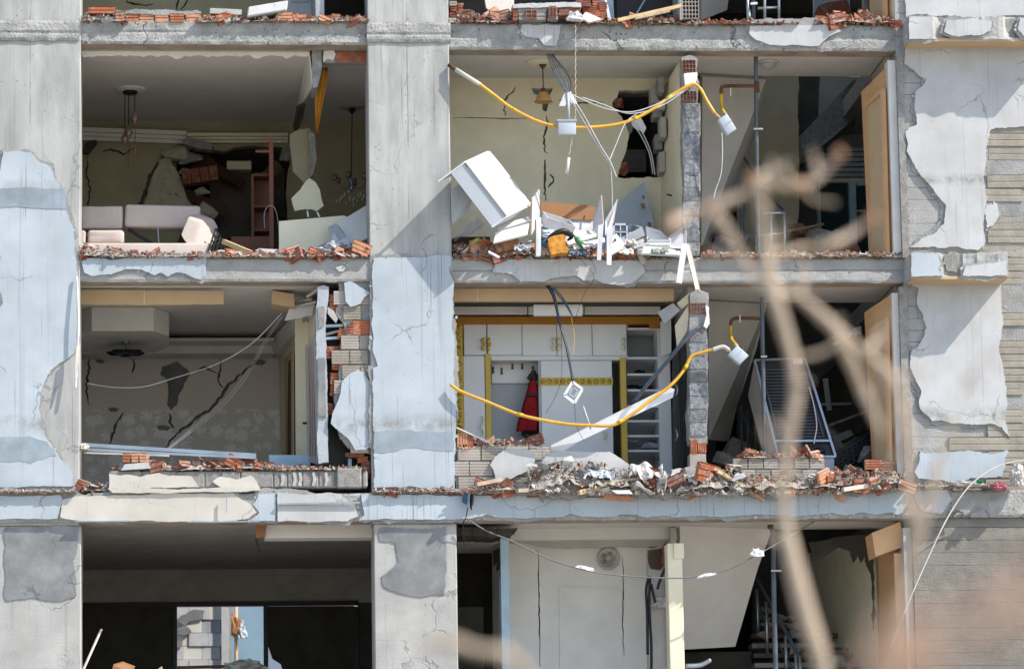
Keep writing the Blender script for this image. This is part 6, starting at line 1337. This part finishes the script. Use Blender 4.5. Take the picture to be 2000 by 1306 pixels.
for (x0, y0, x1, y1) in ((1124, -4, 1154, 12), (1138, 10, 1160, 26), (1156, 0, 1174, 20), (1158, 18, 1186, 36), (1170, 4, 1186, 20), (1140, 22, 1158, 38)):
    v, f = groovebrick((x1 - x0) * PX, (y1 - y0) * PX, .2, 4, .012, rnd, .01); p = at(x0, y1, -.02 + rnd.uniform(-.05, .05)); o = mesh('brick', [q + p for q in v], f, rnd.choice([m_clay, m_clayd, m_clay]), t); o.rotation_euler = (0, rnd.uniform(-.08, .12), 0)
slab3('plaster_face', [(1180, -4, .05), (1184, -4, .05), (1194, 38, -.05), (1188, 40, -.05)], .03, m_lam, t)
board('plaster_board', [(1134, 34, -.2), (1144, 24, -.15), (1160, 30, -.15), (1176, 38, -.18), (1150, 44, -.25)], .03, m_creamp, 'curled cream plaster piece before the smaller brick lump', 'plaster')
crumple('paper_litter', at(1124, 36, -.2), (.11, .08, .08), m_pvc, None, 61, label='white crumpled paper before the torn brick lump', cat='litter')
# brick row still standing on the uppermost left edge
UW = bx('infill_wall', 176, 33, 400, 43.5, .03, .25, m_mortar, B)
for k, (x0, x1, y0) in enumerate(((172, 226, 12), (226, 244, 22), (244, 272, 24), (273, 301, 26), (303, 331, 24), (333, 361, 26), (363, 391, 24), (402, 430, 30), (430, 452, 26), (542, 572, 22), (572, 600, 26))):
    y1 = 43 if k else 26
    v, f = groovebrick((x1 - x0) * PX - .01, (y1 - y0) * PX, .18, 2 + (k % 2), .014, rnd, .008); p = at(x0, y1, -.0 + rnd.uniform(-.02, .02)); mesh('brick', [q + p for q in v], f, rnd.choice([m_clay, m_clay, m_clayp]), UW)
pr('mortar_cap', [(244, 26), (262, 18), (300, 20), (330, 19), (350, 22), (392, 22), (392, 27), (244, 28)], -.01, .2, m_mortar, UW, j=1.5)
v0 = [(474, 22, .05), (484, 3, .2), (530, 2, .25), (562, 10, .2), (560, 20, .05), (482, 32, -.1)]
t = thing('concrete_block', 'white plastered concrete block lying on the uppermost left edge', 'rubble', at(515, 40, .1))
g = frameg(at(482, 33, -.12), at(560, 20, -.05) - at(482, 33, -.12), Vector((0, .32, .0)), Vector((.02, .03, .14))); bevelled('block', g, m_white, .015, t, 1, False)
bar('plaster_strip', at(410, 23, .1), at(472, 26, .1), .1, .07, m_chunk, None, label='white plaster strip lying beside the concrete block', cat='plaster')
for k, (x, y0, y1, wd) in enumerate(((878, 0, 44, 14), (893, 4, 44, 12))):
    for q in range(4):
        v, f = groovebrick(wd * PX, 10 * PX, .18, 2, .01, rnd, .012); p = at(x + rnd.uniform(-1, 1), y0 + q * 11 + 11, rnd.uniform(-.02, .03)); mesh('brick', [w_ + p for w_ in v], f, rnd.choice([m_brickm, m_clayd, m_brickw]), UW)
m_clayr = mat('dusty brick grit', (.36, .15, .085), bump=.4, var=.3, scale=16, dust=.8)
# ================================================================== rubble along the torn floor edges
def shard(seed):          # broken piece of hollow brick: a ribbed thin plate with torn ends
    r = random.Random(seed); W, H, T_ = r.uniform(.8, 1.2), r.uniform(.45, .8), r.uniform(.12, .3)
    n = r.choice([2, 3]); prof = []
    for i in range(n):
        z = i * H / n; prof += [(0, z), (0, z + H / n * .7), (.05, z + H / n * .75), (.05, z + H / n * .97)]
    prof += [(0, H), (T_, H + r.uniform(-.05, .05)), (T_, 0)]
    m = len(prof); v = []
    for s in (0, 1):
        sl = r.uniform(-.25, .25)
        for (y, z) in prof: v.append(Vector((s * W + sl * (z - H / 2) + r.uniform(-.04, .04) - W / 2, y - T_ / 2, z - H / 2)))
    f = [(i, (i + 1) % m, (i + 1) % m + m, i + m) for i in range(m)] + [tuple(range(m)), tuple(range(2 * m - 1, m - 1, -1))]
    return v, f
SH_ = [shard(i) for i in range(8)]; CH_ = [hullchunk(500 + i, 12, 1, .8, .65) for i in range(8)]
FL_ = [hullchunk(540 + i, 9, 1, .8, .22) for i in range(5)]
protos = {}
def scatter_one(name, geo, gi, mt, loc, rot, s, **k):
    key = (name, id(geo), gi, mt.name)
    if key not in protos:
        me = bpy.data.meshes.new(name); me.from_pydata([tuple(q) for q in geo[gi][0]], [], geo[gi][1])
        bm = bmesh.new(); bm.from_mesh(me); bmesh.ops.recalc_face_normals(bm, faces=bm.faces); bm.to_mesh(me); bm.free()
        me.materials.append(mt); protos[key] = me
    o = bpy.data.objects.new(name, protos[key]); link(o, loc, None); o.rotation_euler = rot; o.scale = (s, s, s); return tag(o, **k)
def ledge(x0, x1, yb, hmax, n, mix, where, seed, fine=260, ztop=None, Yr=(-.06, .28), smin=.05, smax=.18, prof=None, big=None):
    """rubble heaped on a floor edge: n single pieces and a bed of fine grit"""
    r = random.Random(seed); fv = []; ff = []; mb = MB(); mbc = MB(); mbp = MB()
    hp = prof or (lambda t: 1)
    n = int(n * 1.7); hmax = hmax * 1.15 + 2
    for i in range(n):
        t = (i + r.random()) / n; x = x0 + (x1 - x0) * t; Y = r.uniform(*Yr) ; h = hmax * hp(t)
        s = smin + (smax - smin) * r.random() ** 1.8 * (1.0 if r.random() < .85 else 1.5)
        y = yb - r.random() ** 1.5 * h - s * 20; p = at(x, yb + 1, Y); p.z += (yb - y) * PX * .8
        c = r.random(); rot = (r.uniform(-.5, .5), r.uniform(-.6, .6), r.uniform(-.8, .8))
        if s < .088:                                   # too small to pick out singly
            g = SH_[r.randrange(8)] if c < mix[0] else (FL_[r.randrange(5)] if c < mix[0] + mix[1] else CH_[r.randrange(8)])
            M_ = Matrix.Rotation(r.uniform(0, 6), 3, Vector((r.random(), r.random(), r.random() + .1)).normalized())
            (mb if c < mix[0] else (mbp if c < mix[0] + mix[1] else mbc)).add([M_ @ (q * s * 1.2) + p for q in g[0]], g[1]); continue
        if c < mix[0]: scatter_one('brick_fragment', SH_, r.randrange(8), r.choice([m_clay, m_clayd, m_clayd, m_clayp]), p, rot, s * 1.25, label='broken red brick fragment in the rubble ' + where, cat='brick', group='brick fragments ' + where)
        elif c < mix[0] + mix[1]: scatter_one('plaster_piece', FL_, r.randrange(5), r.choice([m_chunk, m_chunk, m_white]), p, rot, s * 1.4, label='flat pale plaster piece in the rubble ' + where, cat='plaster', group='plaster pieces ' + where)
        else: scatter_one('concrete_chunk', CH_, r.randrange(8), r.choice([m_gchunk, m_mortar, m_chunk]), p, rot, s * 1.1, label='small concrete lump in the rubble ' + where, cat='rubble', group='concrete lumps ' + where)
    hv = []; hf = []; nx = max(8, int((x1 - x0) / 4)); ny = 7
    for i in range(nx + 1):
        for j in range(ny + 1):
            t = i / nx; x = x0 + (x1 - x0) * t; Y = Yr[0] - .02 + (Yr[1] - Yr[0] + .05) * j / ny; p = at(x, yb + 2, Yr[0]); q = Vector((p.x * 4, Y * 6, seed))
            hh = hmax * hp(t) * PX * (.5 + .5 * noise.noise(q) + .35 * noise.noise(q * 3)) * math.sin(math.pi * min(1, .12 + j / ny * .8)) * min(1, t * 14, (1 - t) * 14)
            hv.append((p.x, Y + .015 * noise.noise(q * 4), at(x, yb + 2, 0).z + max(0, hh)))
    for i in range(nx):
        for j in range(ny): hf.append((i * (ny + 1) + j, (i + 1) * (ny + 1) + j, (i + 1) * (ny + 1) + j + 1, i * (ny + 1) + j + 1))
    mesh('rubble', hv, hf, m_dust, None, fix=False, kind='stuff', label='dusty mound of crushed brick and plaster ' + where, cat='rubble')
    for i in range(int(fine * 1.5)):
        t = r.random(); x = x0 + (x1 - x0) * t; Y = r.uniform(Yr[0] - .01, Yr[1]); s = r.uniform(.02, .06) * (1.25 if r.random() < .2 else 1); p = at(x, yb, Y); p.z += r.random() ** 2 * hmax * hp(t) * PX * .8 + s * .2
        g = (SH_[r.randrange(8)] if r.random() < mix[0] else CH_[r.randrange(8)]); M_ = Matrix.Rotation(r.uniform(0, 6), 3, Vector((r.random(), r.random(), r.random() + .1)).normalized())
        (mb if r.random() < mix[0] * .9 + .05 else mbc).add([M_ @ (q * s) + p for q in g[0]], g[1])
    if mb.v: mb.build('rubble', m_clayd if seed % 2 else m_clayr, None, fix=False, kind='stuff', label='fine red brick grit ' + where, cat='rubble')
    if mbp.v: mbp.build('rubble', m_chunk, None, fix=False, kind='stuff', label='small pale plaster flakes ' + where, cat='rubble')
    if mbc.v: mbc.build('rubble', m_dust, None, fix=False, kind='stuff', label='fine pale grit and dust ' + where, cat='rubble')
ledge(160, 250, 44, 18, 15, (.4, .2), 'at the uppermost left ledge, column end', 1, 150)
ledge(380, 720, 44, 8, 30, (.5, .3), 'on the uppermost left ledge', 2, 320)
ledge(890, 1010, 46, 16, 16, (.65, .15), 'left of the torn brick lump', 3, 160)
ledge(1130, 1340, 48, 10, 22, (.6, .25), 'under the slanted timber plank', 4, 220)
ledge(1340, 1560, 48, 4, 14, (.8, .1), 'on the uppermost stairwell edge', 5, 160, smax=.11)
ledge(1590, 1752, 48, 22, 30, (.85, .05), 'heaped at the uppermost right corner', 6, 200, prof=lambda t: 1 - abs(t - .55) * 1.2)
ledge(160, 270, 503, 30, 22, (.35, .45), 'heaped below the left sofa cushion', 7, 180, prof=lambda t: 1 - t * .7)
ledge(250, 560, 503, 8, 30, (.45, .45), 'along the edge before the sofa', 8, 300, smax=.13)
ledge(560, 722, 503, 20, 26, (.55, .3), 'heaped at the foot of the middle column', 9, 240, prof=lambda t: .3 + t * .7)
ledge(888, 1080, 504, 24, 32, (.75, .15), 'under the overturned cupboard', 10, 300)
ledge(1080, 1350, 505, 18, 40, (.65, .25), 'under the fallen kitchen panels', 11, 340)
ledge(1370, 1770, 503, 8, 44, (.55, .25), 'along the upper stairwell edge', 12, 420, smax=.12)
ledge(232, 530, 918, 20, 30, (.75, .1), 'along the bedroom parapet top', 13, 260, prof=lambda t: .5 + .5 * math.sin(t * 9) ** 2)
ledge(510, 715, 918, 5, 14, (.4, .3), 'on the block end of the parapet', 14, 200, smax=.1)
ledge(158, 232, 962, 14, 12, (.2, .4), 'in the corner by the end column', 15, 160)
ledge(-10, 150, 962, 2, 8, (.15, .5), 'at the foot of the end column', 16, 160, smin=.04, smax=.08, Yr=(-.14, -.05))
ledge(730, 905, 962, 5, 12, (.3, .4), 'at the foot of the middle column', 17, 200, smin=.04, smax=.1, Yr=(-.14, -.05))
ledge(900, 1060, 962, 26, 30, (.3, .35), 'before the low brick wall', 18, 300, Yr=(-.2, .0), prof=lambda t: .3 + .7 * t)
ledge(1030, 1450, 966, 70, 120, (.14, .45), 'in the big debris heap below the wardrobe', 19, 1500, Yr=(-.33, .12), smax=.27, prof=lambda t: .75 + .25 * math.sin(t * 7))
ledge(1430, 1640, 964, 36, 44, (.4, .25), 'below the stairwell brick remnant', 20, 800, Yr=(-.3, .1), smax=.22)
ledge(1590, 1772, 956, 36, 44, (.6, .15), 'heaped before the tan door frame', 21, 700, Yr=(-.26, .25), smax=.22)
ledge(1780, 1960, 952, 6, 16, (.15, .4), 'along the edge of the end wall', 22, 240, smax=.1, Yr=(-.16, -.04))
ledge(1448, 1600, 893, 6, 12, (.9, .05), 'on top of the stairwell brick remnant', 23, 80, Yr=(.0, .15))
ledge(925, 1050, 874, 14, 12, (.7, .2), 'on top of the low hall wall', 24, 80, Yr=(.02, .15))
# compacted bed of the debris heap hanging over the edge
r = random.Random(8); top = [(1010, 962), (1060, 938), (1120, 930), (1200, 928), (1300, 926), (1400, 928), (1450, 940), (1530, 946)]; low = [(x, 966 + 6 * math.sin(x * .03) + r.uniform(-3, 4)) for x in range(1530, 1000, -10)]
pr('debris_bed', top + low, -.22, .15, m_gchunk, None, j=2.5, kind='stuff', label='compacted grey debris bed hanging over the edge', cat='debris')
pr('debris_bed', [(1440, 945), (1520, 940), (1600, 936), (1770, 930), (1772, 955), (1640, 962), (1500, 968), (1446, 966)], -.18, .3, m_gchunk, None, j=2.5, kind='stuff', label='dusty debris bed under the stairwell rubble', cat='debris')
planks = [((1130, 962), (1196, 946), 'pale broken plank end sticking out of the debris heap', m_pine, .1), ((1010, 958), (1064, 956), 'grey plank lying flat at the left of the debris heap', m_pineg, .08), ((930, 946), (978, 936), 'dark weathered plank leaning on the rubble before the low wall', m_pineg, .08), ((1180, 942), (1290, 930), 'long thin batten in the middle of the debris heap', m_pineg, .05), ((1400, 920), (1450, 948), 'pale batten sloping down at the right of the debris heap', m_pine, .06), ((1376, 906), (1420, 930), 'splintered grey batten below the hall partition', m_pineg, .07), ((1060, 946), (1120, 962), 'thin pale lath low in the debris heap', m_pineg, .05), ((1530, 962), (1600, 956), 'flat pale lath on the stairwell ledge', m_pineg, .06), ((1646, 956), (1720, 945), 'long cream board lying before the tan door frame', m_creamp, .09)]
for k, (a, b, l, mt, wd) in enumerate(planks): bar('timber_stick', at(*a, -.3), at(*b, -.18), wd, wd * .6, mt, None, label=l, cat='timber')
for k, (x, y, rx, rz, mt, l) in enumerate(((1350, 932, .26, .17, m_plas, 'white plastic sheet draped over the right of the debris heap'), (1262, 922, .22, .16, m_plas, 'bulging white plastic bag on top of the debris heap'), (1298, 942, .1, .2, m_plas, 'narrow white plastic fold hanging down the debris heap'), (1068, 950, .2, .1, m_plas, 'torn white sack at the left of the debris heap'), (1170, 926, .2, .08, m_box, 'blue white crumpled wrapping on the debris heap'), (1988, 930, .1, .16, m_plas, 'white plastic bag at the picture edge of the end wall'), (1952, 950, .1, .07, m_pink, 'pink cloth scrap on the end wall ledge'), (1890, 945, .2, .04, m_plas, 'flat white wrapping along the end wall ledge'), (1912, 941, .05, .03, mat('green scrap', (.05, .3, .14)), 'small green scrap beside the pink cloth'))):
    if rx * rz > .012 and k != 5: drape('plastic_litter', x - rx * 150, y - rz * 150 - 6, x + rx * 150, y + rz * 150, -.3, mt, None, 80 + k, label=l, cat='litter')
    else: crumple('plastic_litter', at(x, y, -.22), (rx, .1, rz), mt, None, 80 + k, 4, .28, 1.9, -.8, label=l, cat='litter')
t = thing('torn_foil', 'dark blue torn foil hanging over the ledge by the middle column', 'foil', at(912, 1000, -.2))
for k in range(4): slab3('strip', [(905 + k * 5, 955, -.16), (914 + k * 4, 957, -.2), (911 + k * 5, 985 + 6 * (k % 3), -.22), (902 + k * 5, 980 + 8 * (k % 2), -.18)], .006, (m_cblue, m_foil, m_cblk, m_metal)[k], t)
tube('wire', pt((914, 985, -.2), (910, 1010, -.15), (905, 1022, -.1), (907, 1066, .0)), .006, m_cblk, t, 6)
bar('foil_strip', at(443, 964, -.16), at(442, 1000, -.16), .02, .012, m_metal, None, label='short shiny metal strip dangling from the cream beam plaster', cat='strip')
for k, (x0, y0, x1, y1) in enumerate(((232, 886, 262, 915), (262, 884, 290, 912))):
    pass
t = thing('wall_fragment', 'plastered brick lump standing at the left of the bedroom parapet', 'rubble', at(258, 918, .0))
g = frameg(at(230, 917, -.05), Vector((.34, .0, .0)), Vector((.02, .22, .02)), Vector((.06, .05, .19))); bevelled('mortar_block', g, m_gchunk, .01, t, 1, False)
slab3('plaster_face', [(244, 906, -.1), (290, 902, -.1), (294, 914, -.1), (236, 918, -.1)], .02, m_white, t)
for k in range(3):
    v, f = groovebrick(.09, .12, .14, 3, .012, rnd, .01); p = at(240 + k * 16, 902, -.08); mesh('brick', [q + p for q in v], f, m_clayp if k else m_clay, t)
for k, (x0, y0, x1, y1) in enumerate(((1690, 896, 1724, 916), (1716, 900, 1746, 922))):
    v, f = groovebrick((x1 - x0) * PX, (y1 - y0) * PX, .14, 4, .012, rnd, .01); p = at(x0, y1, .05); o = mesh('hollow_brick', [q + p for q in v], f, m_clayd if k else m_clay, None, label=('red hollow brick lying at the foot of the tan door frame', 'darker red hollow brick beside the door frame brick')[k], cat='brick')

# ================================================================== foreground tree in soft focus
def branchset(name, label, dist, lines, mt, root):
    t = thing(name, label, 'tree', (near(*root, dist).x, near(*root, dist).y, 0))
    for nm, L, R_ in lines:
        tube(nm, [near(x, y, dist + dz) for x, y, dz in L], [q * .64 * dist / F * random.Random(int(q * 7 + len(L) + i_)).uniform(.75, 1.35) for i_, q in enumerate(R_)], mt, t, 8, 5)
    return t
TR = branchset('bare_tree', 'bare young tree with pale knobbly branches in the foreground', 10.5, [
    ('trunk', [(1668, 2200, 0), (1650, 1700, 0), (1610, 1330, 0), (1575, 1200, 0), (1545, 1080, 0), (1530, 980, 0), (1540, 860, 0), (1556, 770, 0)], [40, 36, 27, 24, 20, 18, 17, 17]),
    ('branch', [(1556, 770, 0), (1548, 700, 0), (1525, 620, 0), (1505, 560, 0), (1496, 480, 0), (1488, 400, 0), (1476, 352, 0)], [17, 16, 18, 20, 14, 13, 15]),
    ('branch', [(1510, 565, 0), (1560, 580, .1), (1620, 630, .1), (1690, 690, .2), (1742, 740, .2), (1766, 830, .2), (1778, 950, .2), (1790, 1020, .2)], [22, 16, 15, 13, 13, 14, 12, 10]),
    ('twig', [(1626, 636, .1), (1660, 700, .15), (1690, 770, .2), (1716, 830, .2), (1730, 850, .2)], [13, 14, 15, 11, 6]),
    ('twig', [(1505, 560, 0), (1470, 540, 0), (1448, 500, 0), (1420, 450, 0), (1390, 408, 0)], [16, 13, 13, 14, 12]),
    ('twig', [(1310, 440, -.1), (1350, 416, 0), (1390, 404, 0), (1440, 384, 0), (1476, 354, 0)], [18, 13, 14, 12, 13]),
    ('twig', [(1470, 352, 0), (1520, 364, 0), (1565, 362, 0), (1600, 346, .1), (1640, 300, .1)], [15, 12, 13, 11, 10]),
    ('twig', [(1545, 700, 0), (1600, 690, 0), (1640, 668, 0)], [8, 6, 3]), ('twig', [(1536, 900, 0), (1500, 860, 0), (1490, 820, 0)], [8, 6, 3]), ('twig', [(1690, 690, .2), (1730, 660, .2), (1750, 610, .2)], [8, 5, 3]),
    ('twig', [(1448, 500, 0), (1400, 500, 0), (1370, 480, 0)], [8, 6, 4]), ('twig', [(1565, 362, 0), (1590, 390, 0), (1632, 396, 0)], [8, 5, 4]), ('twig', [(1770, 860, .2), (1740, 900, .2), (1735, 940, .2)], [8, 6, 3]),
    ('twig', [(1496, 500, 0), (1560, 488, .1), (1620, 478, .1), (1670, 452, .2), (1704, 425, .2)], [12, 10, 11, 11, 9])], m_bark, (1668, 2200))
TR2 = branchset('bare_tree', 'blurred bare sapling rising at the lower right corner', 10.5, [
    ('trunk', [(1690, 2200, 0), (1700, 1500, 0), (1730, 1300, 0), (1762, 1160, 0), (1800, 1020, 0), (1836, 900, 0)], [26, 20, 15, 14, 15, 9]),
    ('branch', [(1836, 900, 0), (1870, 800, 0), (1920, 690, 0)], [7, 5, 3]), ('branch', [(1790, 1050, 0), (1775, 1000, 0), (1768, 960, 0)], [14, 10, 6])], m_bark, (1690, 2200))
TR3 = branchset('bare_tree', 'pale blurred twig arching in at the bottom middle', 8.0, [('trunk', [(1120, 2400, 0), (1090, 1500, 0), (1020, 1310, 0), (985, 1276, 0), (930, 1268, 0), (880, 1252, 0), (820, 1262, 0)], [20, 18, 14, 15, 12, 14, 9])], m_bark, (1120, 2400))
TR4 = branchset('rust_leaved_shrub', 'rust leaved shrub blurred at the lower right corner', 3.6, [
    ('stem', [(1900, 2600, 0), (1850, 1500, 0), (1800, 1240, 0)], [14, 12, 8])], m_barkr, (1900, 2600))
def leaf(pts, d, par):
    P = [near(x, y, d) for x, y in pts]; n = len(P); c = sum(P, Vector()) / n; ex = FWD * .004
    mesh('leaf', [*P, c - FWD * .006, *[p + ex for p in P], c + ex], [(i, (i + 1) % n, n) for i in range(n)] + [((i + 1) % n + n + 1, i + n + 1, 2 * n + 1) for i in range(n)] + [(i, i + n + 1, (i + 1) % n + n + 1, (i + 1) % n) for i in range(n)], m_leaf, par)
leaf([(1690, 1270), (1730, 1215), (1800, 1196), (1840, 1215), (1820, 1250), (1760, 1290)], 3.4, TR4)
leaf([(1830, 1230), (1880, 1190), (1960, 1150), (2030, 1080), (2040, 1170), (1980, 1220), (1900, 1260)], 3.2, TR4)
leaf([(1660, 1320), (1720, 1270), (1800, 1262), (1840, 1300), (1780, 1350)], 3.6, TR4)
r = random.Random(23); spots_ = [(1476, 352), (1520, 364), (1565, 362), (1600, 346), (1496, 480), (1505, 560), (1525, 620), (1548, 700), (1556, 770), (1540, 860), (1530, 980), (1545, 1080), (1560, 580), (1620, 630), (1690, 690), (1742, 740), (1766, 830), (1390, 406), (1440, 384), (1420, 450), (1620, 478), (1670, 452), (1690, 770)]
for k in range(17):
    x, y = spots_[k % len(spots_)]; an = r.uniform(-2.9, -.3); L_ = r.uniform(26, 80); kx, ky = x + math.cos(an) * L_, y + math.sin(an) * L_; d_ = 10.5 + r.uniform(-.1, .2)
    tube('twig', [near(x, y, 10.5), near((x + kx) / 2 + r.uniform(-9, 9), (y + ky) / 2 + r.uniform(-9, 9), d_), near(kx, ky, d_)], [q * 10.5 / F for q in (6, 4.5, 3)], m_bark, TR, 6, 4)
for (x, y, rr) in ((1640, 300, 13), (1704, 425, 12), (1312, 438, 22), (1470, 352, 17), (1556, 770, 16), (1690, 770, 15), (1505, 560, 22), (1530, 980, 16), (1545, 1080, 17), (1742, 740, 15), (1390, 406, 16), (1565, 362, 14), (1620, 478, 12), (1540, 860, 15)):
    q = near(x, y, 10.5); k_ = rr * .8 * 10.5 / F; crumple('bud', q, (k_, k_, k_ * 1.2), m_barkr if y < 450 else m_bark, TR, int(x), 2, .2, 2, -2)
# pale cable looping down in front of the end wall
tube('loose_cable', pt((1740, 1262, -.6), (1776, 1172, -.6), (1812, 1090, -.6), (1852, 1008, -.55), (1892, 950, -.5), (1934, 918, -.45), (1972, 903, -.4), (2020, 898, -.4)), .009, m_pvcd, None, 8, label='pale cable looping down in front of the end wall', cat='cable')
